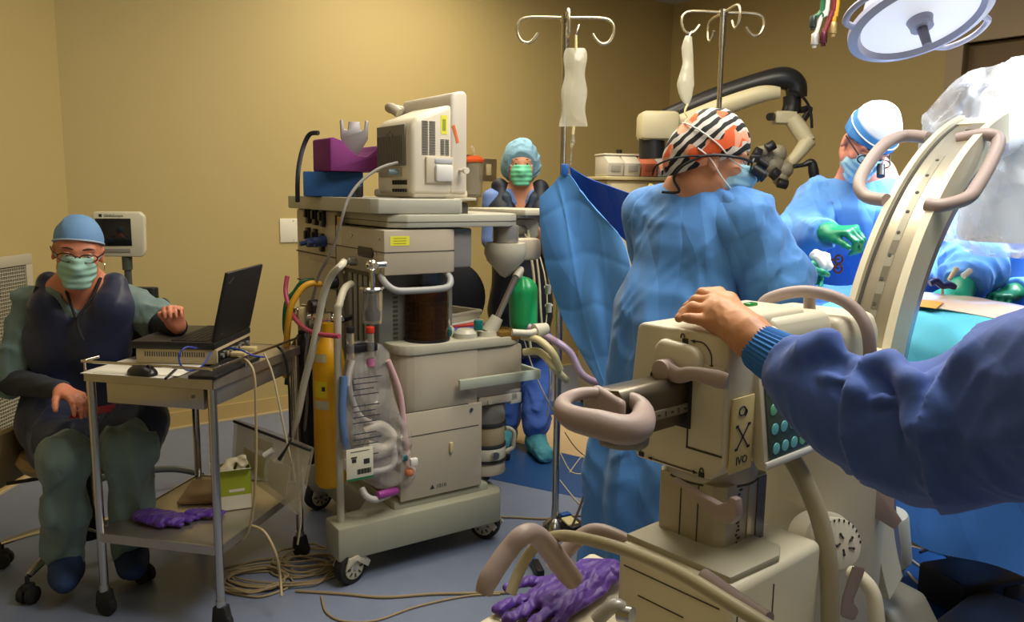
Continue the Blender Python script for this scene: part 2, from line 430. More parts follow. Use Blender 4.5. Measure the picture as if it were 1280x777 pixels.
# baseboards: wall-coloured cove with a thin pale sealed edge
BB = mat('baseboard', rgb(196, 168, 110), .5); BE = mat('baseboard_edge', rgb(205, 190, 150), .5)
def base(name, a, b):
    a = Vector(a); b = Vector(b); d = (b-a).normalized(); n = Vector((d.y, -d.x)); m_ = MB()
    m_.prism([a[:], b[:], (b+n*.012)[:], (a+n*.012)[:]], 'z', .012, .10, mt=BB)
    m_.prism([a[:], b[:], (b+n*.022)[:], (a+n*.022)[:]], 'z', .001, .012, mt=BE)
    m_.build(name, BB, struct=True, smooth=False)
base('baseboard_left', (-2.33, -1.2), C1); base('baseboard_back', C1, C2); base('baseboard_right', C2, R0)
# return air grille low on the left wall
gr = empty('air_grille', (-2.33, 3.17, .22), 0, 'white egg-crate return air grille low in the left wall behind the seated person', 'vent')
GW = mat('grille_paint', rgb(188, 182, 160), .5)
fx, y0, y1, z0, z1 = -2.328, 2.55, 3.78, .27, 1.03
m_ = MB()
for a, b in (((y0-.05, z0-.05), (y1+.05, z0)), ((y0-.05, z1), (y1+.05, z1+.05)), ((y0-.05, z0), (y0, z1)), ((y1, z0), (y1+.05, z1))):
    m_.box2((fx, a[0], a[1]), (fx+.022, b[0], b[1]), .003)
m_.build('frame', GW, gr, world=True)
m_ = MB(); m_.box2((fx, y0, z0), (fx+.002, y1, z1)); m_.build('backing', mat('grille_dark', (.05, .045, .035), .9), gr, world=True)
m_ = MB(); z = z0+.008
while z < z1: m_.box2((fx+.002, y0, z), (fx+.014, y1, z+.003)); z += .0165
y = y0+.008
while y < y1: m_.box2((fx+.002, y, z0), (fx+.012, y+.003, z1)); y += .0165
o = m_.build('egg_crate_slats', GW, gr, world=True, smooth=False); o['kind'] = 'stuff'
# things on the back wall
FB = Fr((C1.x, C1.y, 0), math.radians(38))
def onback(px, py, off=0.0): return FB.v(px, py, -off)
a = onback(349, 273); b = onback(383, 302)
e = empty('wall_plate', (FB.M @ Vector((a[0], -.001, (a[2]+b[2])/2)))[:], math.radians(38), 'large blank white square cover plate on the back wall left of the grey machine', 'cover plate')
wd = (b[0]-a[0]); hg = a[2]-b[2]; m_ = MB(); m_.box((wd/2, -.004, 0), (wd, .008, hg), .003); m_.build('plate', mat('plate_white', rgb(232, 226, 205), .4), e)
for k in (-1, 1): m_ = MB(); m_.cyl((wd/2, -.008, k*hg*.40), (wd/2, -.0095, k*hg*.40), .004, n=10); m_.build('screw', mat('steel', (.62, .6, .56), .3, 1.0), e)
a = onback(600, 198); b = onback(620, 226)
e = empty('light_switch', (FB.M @ Vector(((a[0]+b[0])/2, -.001, (a[2]+b[2])/2)))[:], math.radians(38), 'steel wall switch plate with cream rocker beside the standing nurse in navy vest', 'switch')
m_ = MB(); m_.box((0, -.003, 0), (b[0]-a[0], .006, a[2]-b[2]), .002); m_.build('plate', mat('brushed_steel', (.50, .46, .38), .38, 1.0), e)
m_ = MB(); m_.box((.0, -.008, 0), (.042, .010, .082), .003); m_.build('rocker', mat('rocker_cream', rgb(190, 175, 135), .4), e)
# suction canister hanging on the wall, orange lid
a = onback(593, 200, .09)
e = empty('suction_canister', (FB.M @ Vector((a[0], -.085, a[2]-.26)))[:], math.radians(38), 'clear suction canister with orange lid hanging on the back wall beside the switch plate', 'canister')
m_ = MB(); m_.lathe([(0, 0), (.052, 0), (.058, .02), (.066, .24), (.068, .24), (.068, .245), (.063, .245), (.055, .02), (0, .006)]); m_.build('jar', mat('clear_plastic', (.85, .83, .75), .08, trans=.85, ior=1.3), e)
m_ = MB(); m_.lathe([(0, .245), (.076, .245), (.078, .262), (.05, .285), (.02, .292), (0, .292)]); m_.build('lid', mat('orange_lid', rgb(214, 88, 40), .4), e)
m_ = MB(); m_.tube([(0, 0, .29), (0, 0, .33), (-.01, .02, .36)], .008); m_.build('spout', mat('clear_plastic', (.85, .83, .75)), e)
m_ = MB(); m_.box((0, .078, .25), (.09, .012, .10), .004); m_.box((0, .045, .256), (.03, .07, .012), .003); m_.build('bracket', mat('brushed_steel', (.5, .46, .38)), e)
# door at the right of the frame
DF = mat('door_frame_paint', rgb(172, 152, 118), .45); DD = mat('door_leaf', rgb(120, 96, 62), .5, bump=.05, bscale=60)
FRt = Fr((C2.x, C2.y, 0), math.atan2(DR.y, DR.x))
def rb(m_, u0, u1, v0, v1, z0, z1, b=.003, mt=None):
    n0 = len(m_.bm.verts); m_.box2((u0, v0, z0), (u1, v1, z1), b, mt=mt); m_.bm.verts.ensure_lookup_table()
    for v_ in m_.bm.verts[n0:]: v_.co = FRt.M @ v_.co
m_ = MB()
rb(m_, DOORA-.10, DOORA, -.03, .14, 0, 2.36); rb(m_, DOORB, DOORB+.10, -.03, .14, 0, 2.36); rb(m_, DOORA-.10, DOORB+.10, -.03, .14, 2.36, 2.66)
m_.build('door_frame', DF, smooth=False, struct=True)
m_ = MB(); rb(m_, DOORA, DOORB, .05, .09, 0, 2.36, .002); o = m_.build('door_1', DD, smooth=False, struct=True)
m_ = MB(); rb(m_, DOORA+.12, DOORA+.15, -.02, .05, .95, 1.25); o2 = m_.build('handle', mat('steel', (.6, .6, .6)), o, world=True)
# ================================================================ PEOPLE: shared body builders
SKIN = mat('skin', rgb(206, 146, 112), .5, var=.06, vscale=30, sss=.08, bump=.06, bscale=180, bdist=.002)
SKIN2 = mat('skin_rosy', rgb(206, 132, 104), .5, var=.08, vscale=30, sss=.08)
def head_prims(s, H, R, sc=1.0):
    r, f, u = R.col[0], R.col[1], R.col[2]; q = lambda a, b, c: H+(r*a+f*b+u*c)*sc
    z = lambda *t: tuple(x*sc for x in t)
    s.ell(q(0, -.012, .032), z(.074, .094, .088), R, .03)
    s.ell(q(0, .022, -.035), z(.060, .070, .085), R, .04)
    s.cap(q(-.022, .060, -.095), q(.022, .060, -.095), .020*sc, .020*sc, .03)
    s.cap(q(-.045, .02, -.07), q(-.02, .055, -.098), .018*sc, .016*sc, .03); s.cap(q(.045, .02, -.07), q(.02, .055, -.098), .018*sc, .016*sc, .03)
    s.cap(q(0, .088, .004), q(0, .108, -.030), .007*sc, .011*sc, .012); s.ell(q(-.011, .100, -.034), z(.008, .009, .007), R, .008); s.ell(q(.011, .100, -.034), z(.008, .009, .007), R, .008)
    s.cap(q(-.045, .072, .024), q(-.012, .084, .020), .008*sc, .007*sc, .018); s.cap(q(.045, .072, .024), q(.012, .084, .020), .008*sc, .007*sc, .018)
    s.ell(q(-.045, .060, -.028), z(.018, .016, .015), R, .025); s.ell(q(.045, .060, -.028), z(.018, .016, .015), R, .025)
    s.cap(q(-.020, .086, -.066), q(.020, .086, -.066), .006*sc, .006*sc, .008)
    for sg in (-1, 1):
        s.ell(q(sg*.075, -.008, -.008), z(.010, .018, .031), R, .006)
        s.ell(q(sg*.079, .002, -.034), z(.006, .009, .010), R, .008)
def eyes(par, H, R, sc=1.0, iris=(.08, .05, .03), down=.25, closed=False):
    r, f, u = R.col[0], R.col[1], R.col[2]
    for sg in (-1, 1):
        c = H+(r*sg*.031+f*.074+u*.003)*sc; m_ = MB(); m_.ball(c, .0125*sc, 16); e = m_.build('eye', mat('eye_white', (.75, .70, .64), .25), par, world=True)
        d = (f-u*down).normalized(); m_ = MB(); m_.cyl(c+d*.0095*sc, c+d*.0128*sc, .0058*sc, .0050*sc, n=14); m_.build('iris', mat('iris_brown', iris, .2), e, world=True)
        m_ = MB(); m_.tube([H+(r*sg*.014+f*.088+u*.024)*sc, H+(r*sg*.031+f*.086+u*.029)*sc, H+(r*sg*.048+f*.074+u*.025)*sc], [.0022*sc, .003*sc, .0018*sc], n=6); m_.build('eyebrow', mat('brow_brown', (.06, .035, .02), .8), par, world=True)
        m_ = MB(); m_.tube([H+(r*sg*.018+f*.0835+u*.004)*sc, H+(r*sg*.031+f*.0885+u*.0115)*sc, H+(r*sg*.044+f*.079+u*.005)*sc], .0032*sc, n=6); m_.build('eyelid', SKIN, par, world=True)
def hand_prims(s, w, d, n, side=1, curl=(.35, .4, .45, .5), spread=.06, sc=1.0, k=.006, thumb=(.7, .5), palm_k=.014, lift=None):
    """w wrist, d direction wrist->knuckles, n palm normal (out of the palm), side +1: thumb on d x n side"""
    d = Vector(d).normalized(); n = Vector(n); n = (n-d*n.dot(d)).normalized(); t = d.cross(n)*side   # t: towards thumb
    kn = []; L = ((.040, .026, .020), (.044, .029, .021), (.041, .027, .020), (.032, .021, .018)); rad = (.0092, .0095, .0090, .0080)
    for i in range(4):
        off = (.030, .010, -.010, -.029)[i]; len_ = (.090, .094, .089, .080)[i]
        b = w+(d*len_+t*off)*sc; kn.append(b)
        s.cap(w+(t*off*.55+d*.012)*sc, b, .0165*sc, .0118*sc, palm_k, (n, .85))
        c = curl[i] if isinstance(curl[i], (tuple, list)) else (curl[i], curl[i]*1.3, curl[i]*.9)
        a = 0; p = b; sp = (1.5-i)*spread
        for j in range(3):
            a += c[j]; dd = (d*math.cos(sp)+t*math.sin(sp)); v = dd*math.cos(a)+n*math.sin(a); p2 = p+v*L[i][j]*sc
            s.cap(p, p2, rad[i]*(1-.08*j)*sc, rad[i]*(.94-.09*j)*sc, k if j else .007); p = p2
    b = w+(d*.022+t*.026+n*.006)*sc; v1 = (d*math.cos(thumb[0])+t*math.sin(thumb[0])*.9+n*.25).normalized()
    p1 = b+v1*.042*sc; v2 = (v1+n*thumb[1]*.6+d*.35).normalized(); p2 = p1+v2*.032*sc; v3 = (v2+n*thumb[1]*.5+d*.2).normalized(); p3 = p2+v3*.024*sc
    s.cap(b, p1, .017*sc, .0125*sc, .016); s.cap(p1, p2, .0118*sc, .0105*sc, .006); s.cap(p2, p3, .0105*sc, .0088*sc, .006)
    return kn
def wav(fs, amp, seed=0):
    """cloth folds: domain-warped |sin| creases in a few directions, fading in and out"""
    rng = np.random.RandomState(seed); W = rng.normal(size=(9, 3)); ph = rng.uniform(0, 6.28, 12)
    W /= np.linalg.norm(W, axis=1)[:, None]
    def f(X, Y, Z):
        q = lambda i, k: (W[i, 0]*X+W[i, 1]*Y+W[i, 2]*Z)*k
        def cr(i, k, p): return np.abs(np.sin(q(i, k*.5)+ph[p]+1.5*np.sin(q(i+1, k*.33)+ph[p+1])+.5*np.sin(q(i+2, k*.9)+ph[p+2])))
        m1 = .5+.5*np.sin(q(4, fs*.30)+ph[6]+np.sin(q(5, fs*.2))); m2 = .5+.5*np.sin(q(7, fs*.26)+ph[8]+np.sin(q(1, fs*.3)))
        return amp*(1.25*(cr(0, fs, 0)-.62)*(.25+m1)+1.0*(cr(3, fs*1.5, 3)-.62)*(.15+m2)+.55*(cr(6, fs*2.6, 7)-.62)*m1*m2)
    return f
def mask_part(par, H, R, sc, mt, name='face_mask', straps=None, cone=0.0):
    r, f, u = R.col[0], R.col[1], R.col[2]; s = SDF(.0028, .012)
    s.ell(H+(f*.026-u*.045)*sc, (.066*sc, (.085+cone)*sc, .082*sc), R)
    s.cap(H+(f*.098+u*.000)*sc, H+(f*(.112+cone)-u*.038)*sc, .010*sc, .014*sc, .03)
    s.cap(H+(f*.08-u*.098)*sc-r*.015*sc, H+(f*.08-u*.098)*sc+r*.015*sc, .022*sc, .022*sc, .03)
    Z0 = H.dot(u)
    def dsp(X, Y, Z):
        h = (X*u.x+Y*u.y+Z*u.z)-Z0; l = (X*r.x+Y*r.y+Z*r.z)-H.dot(r); return .0014*sc*np.sin(h/sc*250+6*l)*(1+.3*np.sin(l*90))
    s.disp = dsp
    s.cut('box+', H+(f*.085-u*.058)*sc, (.060*sc, .085*sc, .057*sc), R, .018*sc)
    return s.build(name, mt, par)
def strap(par, pts, mt, r=.0016, name='strap'):
    m_ = MB(); m_.tube(pts, r, n=6); return m_.build(name, mt, par, world=True)
def cap_sdf(H, R, sc, infl=.009, vox=.004, top=.0, back=.0, puff=None):
    r, f, u = R.col[0], R.col[1], R.col[2]; s = SDF(vox, .02)
    s.ell(H+(-f*.012+u*.032)*sc, ((.074+infl)*sc, (.094+infl)*sc, (.088+infl+top)*sc), R)
    if puff: s.ell(H+(-f*(.05+back)+u*puff[1])*sc, tuple(x*sc for x in puff[0]), R, .05)
    return s
SCR_TEAL = mat('scrub_grey_teal', rgb(104, 126, 124), .8, sheen=.2, bump=.15, bscale=22, var=.06, bdist=.01, crump=(9, .35, .03))
NAVY = mat('apron_navy', rgb(20, 30, 62), .5, bump=.1, bscale=16, var=.1, sheen=.2, bdist=.012, crump=(6, .25, .03))
NAVYTRIM = mat('apron_trim', (.006, .006, .009), .6)
UNDER = mat('undersleeve_charcoal', rgb(48, 52, 62), .85, bump=.2, bscale=40)
MASKG = mat('mask_green', rgb(160, 204, 190), .7, bump=.2, bscale=60, bdist=.003)
CAPB = mat('cap_blue', rgb(106, 148, 196), .75, bump=.25, bscale=45, bdist=.004)
# ================================================================ ANAESTHESIA MACHINE
CRM = mat('machine_beige', rgb(180, 169, 148), .45, bump=.03, bscale=400, var=.03)
CRL = mat('machine_light', rgb(186, 180, 158), .42, var=.03)
GRN = mat('machine_base_grey', rgb(158, 158, 138), .45, var=.04)
DK = mat('black_plastic', (.012, .012, .013), .4); DKR = mat('black_rubber', (.015, .015, .015), .75)
STL = mat('steel', (.62, .6, .56), .3, 1.0); CHR = mat('chrome', (.75, .73, .68), .12, 1.0)
SEAM = mat('seam_dark', (.06, .055, .045), .8)
YEL = mat('tape_yellow', rgb(228, 224, 60), .5)
INK = mat('ink_dark', (.03, .03, .03), .7)
TUBEW = mat('hose_white', rgb(206, 200, 178), .4)
yA = math.radians(34); MO = Vector((-.60, 2.66, 0)); FA = Fr(MO, yA)
am = empty('anesthesia_machine', MO, yA, 'tall grey-beige anesthesia machine on casters carrying a patient monitor in the centre left', 'anesthesia machine')
def text(body, size, mtx, mt, name='lettering', parent=None, extr=.0004, world=False):
    c = bpy.data.curves.new(name, 'FONT'); c.body = body; c.size = size; c.extrude = extr; c.align_x = 'CENTER'; c.align_y = 'CENTER'; c.resolution_u = 2
    o = bpy.data.objects.new(name, c)
    me = bpy.data.meshes.new_from_object(o); bpy.data.objects.remove(o); me.transform(mtx)
    me.materials.clear()
    return link_mesh(name, me, mt, parent, world, smooth=False)
def face_m(loc, right, up):
    r = Vector(right).normalized(); u = Vector(up).normalized(); n = r.cross(u)
    m = Matrix((r, u, n)).transposed().to_4x4(); m.translation = Vector(loc); return m
U0 = .21
# base
m_ = MB()
m_.prism([(0, 0), (.68, 0), (.71, .05), (.71, .82), (.16, .82), (.16, .70), (.20, .66), (.20, .22), (.14, .14), (0, .13)], 'z', .095, .222, .010)
m_.box2((.24, .05, .20), (.66, .80, .25), .015)
m_.build('base', GRN, am)
def caster(parent, loc, ang, r=.062, name='caster'):
    c = MB(T(loc, ang)); c.cyl((0, -.022, r), (0, .022, r), r, n=28, mt=DKR, bev=.006)
    c.cyl((0, -.026, r), (0, .026, r), r*.70, n=24, mt=CRL, bev=.003)
    for i in range(8):
        a = i*math.pi/4; c.box((math.cos(a)*r*.45, -.027, r+math.sin(a)*r*.45), (.006, .003, .014), rot=Matrix.Rotation(-a+math.pi/2, 3, 'Y'), mt=SEAM)
    c.cyl((0, -.029, r), (0, .029, r), .010, n=12, mt=STL)
    o = c.build(name, DKR, parent)
    k = MB(T(loc, ang)); k.prism([(-.05, r*1.1), (-.035, r*1.75), (.03, r*1.75), (.068, r*1.1), (.055, r*.8), (.0, r*1.45)], 'y', -.036, -.029, .001)
    k.prism([(-.05, r*1.1), (-.035, r*1.75), (.03, r*1.75), (.068, r*1.1), (.055, r*.8), (.0, r*1.45)], 'y', .029, .036, .001)
    k.cyl((-.02, 0, r*1.55), (-.02, 0, r*2+.01), .018); k.build('fork', CRL, o)
    return o
for (x, y, a) in ((.055, .03, .35), (.665, .09, -1.0), (.20, .74, .2), (.68, .74, .6)): caster(am, (x, y, 0), a)
# side rail tube
m_ = MB(); m_.tube([(.035, .06, .21), (.035, .06, .55), (.037, .06, .95), (.045, .06, 1.01), (.08, .10, 1.055), (.13, .16, 1.065)], .0135, n=12); m_.build('side_rail', CRL, am)
# column with grooved back plate under the upper block
m_ = MB(); m_.box2((U0+.03, .17, .25), (.56, .80, 1.11), .012, mt=mat('machine_column_grey', rgb(112, 112, 104), .5))  # column body in one even mid grey
for i in range(5): m_.box2((U0+.022, .20+i*.05, .40), (U0+.031, .235+i*.05, 1.08), .003, mt=mat('column_rail', rgb(130, 136, 140), .35, .4))
for i in range(22): m_.box2((.30, .166, .66+i*.017), (.318, .1705, .668+i*.017), mt=SEAM); m_.box2((.36, .166, .66+i*.017), (.378, .1705, .668+i*.017), mt=SEAM)
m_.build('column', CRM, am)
# upper gas block
m_ = MB(); m_.prism([(U0, .05), (.47, .05), (.50, .06), (.52, .10), (.52, .82), (U0, .82)], 'z', 1.10, 1.262, .006); m_.build('gas_block', CRM, am)
m_ = MB(); m_.prism([(U0-.0015, .0485), (.47, .0485), (.501, .0585), (.5215, .10), (.5215, .80), (U0-.0015, .80)], 'z', 1.181, 1.184); m_.build('seam', SEAM, am, smooth=False)
m_ = MB(); m_.box2((.51, .085, 1.115), (.592, .60, 1.262), .006); m_.build('side_module', mat('module_grey', rgb(136, 132, 128), .45), am)
p = FA.v(500, 301, .048); m_ = MB(); m_.box((p[0], .0495, p[2]), (.075, .001, .034)); o = m_.build('caution_label', YEL, am, label='small bright yellow sticker')
for k in (-.009, 0, .009): 
    m_ = MB(); m_.box((p[0], .0488, p[2]+k), (.05, .0006, .002)); m_.build('print_line', mat('print_olive', (.25, .24, .03), .7), o)
# rear gas face (plane u=U0): hose panel further back
m_ = MB(); m_.box2((U0+.003, .50, .55), (.50, .97, 1.315), .01); m_.build('rear_panel', CRM, am)
m_ = MB(); m_.box2((U0-.001, .50, 1.128), (U0+.004, .97, 1.133)); m_.box2((U0-.001, .50, 1.0), (U0+.004, .97, 1.004)); m_.box2((U0-.001, .50, .86), (U0+.004, .97, .864)); m_.box2((U0-.001, .497, .56), (U0+.004, .502, 1.30)); m_.build('panel_seam', SEAM, am, smooth=False)
for (px, py) in ((387, 268), (396, 270), (405, 272), (387, 295), (396, 297), (404, 303)):
    q = FA.u(px, py, U0); m_ = MB(); m_.box((U0-.006, q[1], q[2]), (.018, .035, .075), .004); m_.box((U0-.018, q[1], q[2]+.006), (.014, .020, .036), .003); m_.build('socket', DK, am)
for (px, py) in ((391, 302), (401, 301)):
    q = FA.u(px, py, U0-.02); m_ = MB(); m_.cyl((U0+.0, q[1], q[2]), (U0-.05, q[1], q[2]-.004), .024, .018, bev=.004); m_.cyl((U0-.05, q[1], q[2]-.004), (U0-.075, q[1], q[2]-.008), .010); m_.build('power_plug', mat('plug_blue', rgb(52, 78, 140), .4), am)
q = FA.u(424, 278, U0); m_ = MB(); m_.box((U0+.001, q[1], q[2]), (.003, .04, .045)); m_.build('label_tag', mat('tag_amber', rgb(205, 160, 60), .5), am)
q = FA.u(424, 298, U0); m_ = MB(); m_.box((U0+.001, q[1], q[2]), (.003, .05, .05)); m_.build('label_tag', mat('tag_cream', rgb(200, 188, 160), .5), am)
# block rear face details
m_ = MB(); q = FA.u(457, 315, U0); m_.tube([(U0-.002, q[1]-.062, q[2]), (U0-.002, q[1]+.062, q[2])], .019, flat=((1, 0, 0), .15), n=16); m_.tube([(U0-.002, q[1]-.072, q[2]), (U0-.002, q[1]-.060, q[2])], [.008, .019], flat=((1, 0, 0), .15), n=16); m_.build('oval_port', DK, am)
for (px, py) in ((440, 294), (474, 298), (447, 315), (470, 317), (475, 338), (431, 340)):
    q = FA.u(px, py, U0); m_ = MB(); m_.cyl((U0+.001, q[1], q[2]), (U0-.004, q[1], q[2]), .006, n=10); m_.build('screw', STL, am)
q = FA.u(445, 326, U0); m_ = MB(); m_.cyl((U0, q[1], q[2]), (U0-.03, q[1], q[2]), .018); m_.cyl((U0-.03, q[1], q[2]), (U0-.05, q[1], q[2]), .014); m_.build('hose_port', STL, am)
PORT = FA.M @ Vector((U0-.05, q[1], q[2]))
# chrome vacuum regulator with glass jar
q = FA.u(465, 331, U0-.05); x = U0-.05; m_ = MB(); m_.cyl((U0, q[1], q[2]), (x, q[1], q[2]), .012); m_.ball((x, q[1], q[2]), .022); m_.cyl((x, q[1]+.03, q[2]), (x, q[1]-.03, q[2]), .011)
m_.cyl((x, q[1], q[2]), (x, q[1], q[2]-.075), .010); m_.lathe([(0, 0), (.042, 0), (.045, .006), (.040, .012), (0, .016)], (x, q[1], q[2]-.088)); reg = m_.build('vacuum_regulator', CHR, am)
m_ = MB(); m_.lathe([(0, 0), (.034, 0), (.036, .01), (.036, .115)], (x, q[1], q[2]-.205)); m_.build('glass_trap', mat('clear_plastic', (.85, .83, .75)), reg)
m_ = MB(); m_.lathe([(0, 0), (.02, 0), (.022, .03), (.012, .05), (.010, .09), (0, .09)], (x, q[1], q[2]-.195)); m_.build('float', DK, reg)
# neck below the top shelf
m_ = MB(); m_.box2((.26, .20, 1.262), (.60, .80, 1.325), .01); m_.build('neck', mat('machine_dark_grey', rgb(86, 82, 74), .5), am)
# top shelf
m_ = MB(); m_.prism([(.18, .10), (.20, .07), (.52, .05), (.54, .07), (.54, .98), (.18, .98)], 'z', 1.318, 1.372, .005); m_.build('top_shelf', mat('shelf_grey', rgb(172, 170, 156), .4, var=.03), am)
m_ = MB(); m_.prism([(.50, .06), (.62, .10), (.66, .18), (.66, .60), (.50, .70)], 'z', 1.366, 1.376, .002); m_.build('shelf_lip', CRL, am)
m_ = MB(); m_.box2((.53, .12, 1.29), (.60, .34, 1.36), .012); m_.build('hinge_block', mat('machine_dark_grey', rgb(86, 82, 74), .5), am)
# writing shelf
m_ = MB(); m_.prism([(.24, .09), (.30, .045), (.74, .045), (.80, .09), (.84, .20), (.84, .62), (.24, .62)], 'z', 1.268, 1.316, .006); m_.build('writing_shelf', mat('shelf_light_grey', rgb(176, 174, 158), .4), am)
m_ = MB(); m_.prism([(.238, .088), (.299, .0435), (.741, .0435), (.802, .088), (.842, .20), (.842, .6), (.238, .6)], 'z', 1.288, 1.290); m_.build('shelf_seam', SEAM, am, smooth=False)
# swing arm joint below the right end
q = FA.v(632, 300, .12); m_ = MB(); m_.cyl((q[0], .12, 1.27), (q[0], .12, 1.20), .052, n=28, bev=.006, mt=mat('joint_silver', rgb(150, 146, 138), .35, .5)); m_.lathe([(0, -.09), (.02, -.08), (.075, -.02), (.085, .02), (.08, .05), (.0, .05)], (q[0]-.0, .12, 1.15), mt=CRL); m_.box((q[0]+.10, .15, 1.17), (.16, .07, .09), .02, mt=CRM); m_.build('arm_joint', CRL, am)
# grab handle under the gas block
a = FA.v(485, 350, .02); b = FA.v(566, 352, .02)
m_ = MB(); m_.tube([(a[0], .08, 1.10), (a[0], .04, 1.075), (a[0]+.025, .015, 1.052), (a[0]+.08, .005, 1.048), (b[0]-.07, .005, 1.048), (b[0]-.02, .015, 1.055), (b[0], .04, 1.08), (b[0], .08, 1.10)], .0125, n=12); m_.build('grab_handle', mat('handle_grey', rgb(150, 152, 150), .4), am)
# absorber cabinet
def rr(x0, y0, x1, y1, r, n=5, corners=(1, 1, 1, 1)):
    P_ = []
    for (cx, cy, a0, on) in ((x0+r, y0+r, 180, corners[0]), (x1-r, y0+r, 270, corners[1]), (x1-r, y1-r, 0, corners[2]), (x0+r, y1-r, 90, corners[3])):
        if on:
            for i in range(n+1): a_ = math.radians(a0+90*i/n); P_.append((cx+r*math.cos(a_), cy+r*math.sin(a_)))
        else: P_.append((cx+(r if a0 in (270, 0) else -r), cy+(r if a0 in (0, 90) else -r)))
    return P_
m_ = MB(); m_.prism(rr(.268, .05, .60, .60, .09, corners=(1, 0, 1, 1)), 'z', .58, .80, .004); m_.build('absorber_housing', CRM, am)
m_ = MB(); m_.prism(rr(.262, .043, .83, .62, .09, corners=(1, 1, 1, 1)), 'z', .80, .838, .006); m_.build('work_top', CRL, am)
m_ = MB(); m_.box2((.59, .055, .60), (.815, .45, .80), .012); m_.build('side_housing', CRM, am)
m_ = MB(); m_.prism(rr(.285, .068, .575, .58, .08, corners=(1, 0, 1, 1)), 'z', .50, .582, .002); m_.box2((.556, .052, .50), (.60, .3, .585), .004, mt=None); m_.build('recess_band', mat('machine_beige_lower', rgb(172, 160, 140), .45), am)
m_ = MB(); m_.box2((.568, .050, .505), (.580, .07, .578)); m_.build('latch_gap', SEAM, am, smooth=False)
m_ = MB(); m_.prism(rr(.268, .05, .612, .58, .07, corners=(0, 0, 1, 1)), 'z', .262, .497, .004); m_.build('cabinet_body', CRM, am)
m_ = MB(); m_.box2((.262, .040, .252), (.616, .052, .588), .004); d_ = m_.build('door', mat('machine_door', rgb(184, 173, 152), .42, var=.02), am)
m_ = MB(); m_.box2((.258, .043, .585), (.556, .049, .590)); m_.box2((.258, .0395, .496), (.60, .0400, .500)); m_.build('seam', SEAM, am, smooth=False)
m_ = MB(); m_.box((.475, .036, .43), (.014, .012, .040), .003); m_.build('door_catch', mat('catch_cream', rgb(205, 190, 140), .4), d_)
m_ = MB(); m_.cyl((.565, .04, .565), (.565, .036, .565), .008); m_.build('screw', STL, d_)
text('\u25b2 1010', .022, face_m((.42, .0392, .285), (1, 0, 0), (0, 0, 1)), INK, 'door_print', d_)
# equipment rail
m_ = MB(); m_.box2((.50, .012, .654), (.87, .030, .694), .004, mt=mat('rail_pale', rgb(172, 178, 160), .35)); m_.box2((.86, .012, .654), (.878, .42, .694), .004, mt=mat('rail_pale', rgb(172, 178, 160), .35))
m_.box2((.55, .03, .662), (.57, .06, .686)); m_.box2((.80, .03, .662), (.82, .06, .686)); m_.build('equipment_rail', mat('rail_pale', rgb(172, 178, 160)), am)
m_ = MB(); m_.box2((.61, .055, .565), (.80, .40, .602), .008, mt=CRM); m_.box2((.76, .055, .555), (.815, .09, .60), .006, mt=CRL); m_.cyl((.66, .054, .58), (.66, .048, .58), .011, mt=CRM); m_.build('canister_bracket', CRM, am)
# CO2 absorber canisters: two stacked, held by a bail
gx, gy = .70, .145
CG = mat('canister_granules', rgb(150, 132, 96), .6, bump=.4, bscale=260, var=.15, vscale=200, bdist=.002)
CG2 = mat('canister_used_granules', rgb(122, 118, 108), .6, bump=.4, bscale=260, var=.15, vscale=200, bdist=.002)
for (za, zb, cm) in ((.478, .560, CG2), (.388, .466, CG)):
    m_ = MB(); m_.cyl((gx, gy, za), (gx, gy, zb), .078, n=36, bev=.004); m_.build('absorber_canister', cm, am, label='grey spent absorbent canister' if cm is CG2 else 'tan absorbent canister')
m_ = MB()
for z in (.472, .382): m_.cyl((gx, gy, z-.008), (gx, gy, z+.006), .083, n=36, bev=.003)
m_.build('gasket_ring', DKR, am)
m_ = MB(); m_.cyl((gx, gy, .325), (gx, gy, .378), .083, n=36, bev=.006, mt=CRL); m_.cyl((gx, gy, .316), (gx, gy, .326), .085, n=36, mt=DKR); m_.cyl((gx, gy, .262), (gx, gy, .317), .082, .078, n=36, mt=CRM, bev=.008)
m_.cyl((gx-.01, gy-.08, .352), (gx-.01, gy-.096, .352), .016, n=18, mt=STL); m_.build('drain_base', CRL, am)
m_ = MB(); m_.tube([(gx+.08, gy-.02, .335), (gx+.12, gy-.02, .345), (gx+.125, gy-.02, .375), (gx+.125, gy-.02, .41), (gx+.10, gy-.02, .432), (gx+.083, gy-.02, .434)], .009, n=10); m_.build('bail_handle', CRL, am)
# bellows: amber housing with folded black bellows
bc = FA.z(527, 430, .838); bx, by = .425, .135
BL = mat('bellows_rubber', (.02, .014, .010), .55)
prof = [(0, .0)]
for i in range(9): prof += [(.058, .006+i*.019), (.072, .0155+i*.019)]
prof += [(.058, .178), (0, .18)]
m_ = MB(); m_.lathe(prof, (bx, by, .842), n=40); bl = m_.build('bellows', BL, am)
m_ = MB(); m_.lathe([(.083, 0), (.083, .195), (.080, .202), (.0, .206), (0, .203), (.078, .199), (.0802, .195), (.0802, 0), (.083, 0)], (bx, by, .842), n=48); m_.build('bellows_housing', mat('amber_acrylic', (.42, .17, .05), .04, trans=.95, ior=1.35), am)
m_ = MB(); m_.lathe([(.0805, 0), (.087, 0), (.087, .010), (.0805, .010), (.0805, 0)], (bx, by, .838), n=48, mt=DK); m_.build('lower_rim', DK, am)
m_ = MB(); m_.lathe([(.079, .0), (.085, .0), (.085, .006), (.079, .006), (.079, 0)], (bx, by, 1.038), n=48, mt=mat('amber_rim', rgb(150, 90, 48), .2))
m_.build('upper_rim', DK, am)
m_ = MB(); m_.box2((bx-.015, .14, 1.04), (bx+.05, .18, 1.10), .004); m_.build('bellows_mount', mat('mount_blue_grey', rgb(120, 132, 150), .4), am)
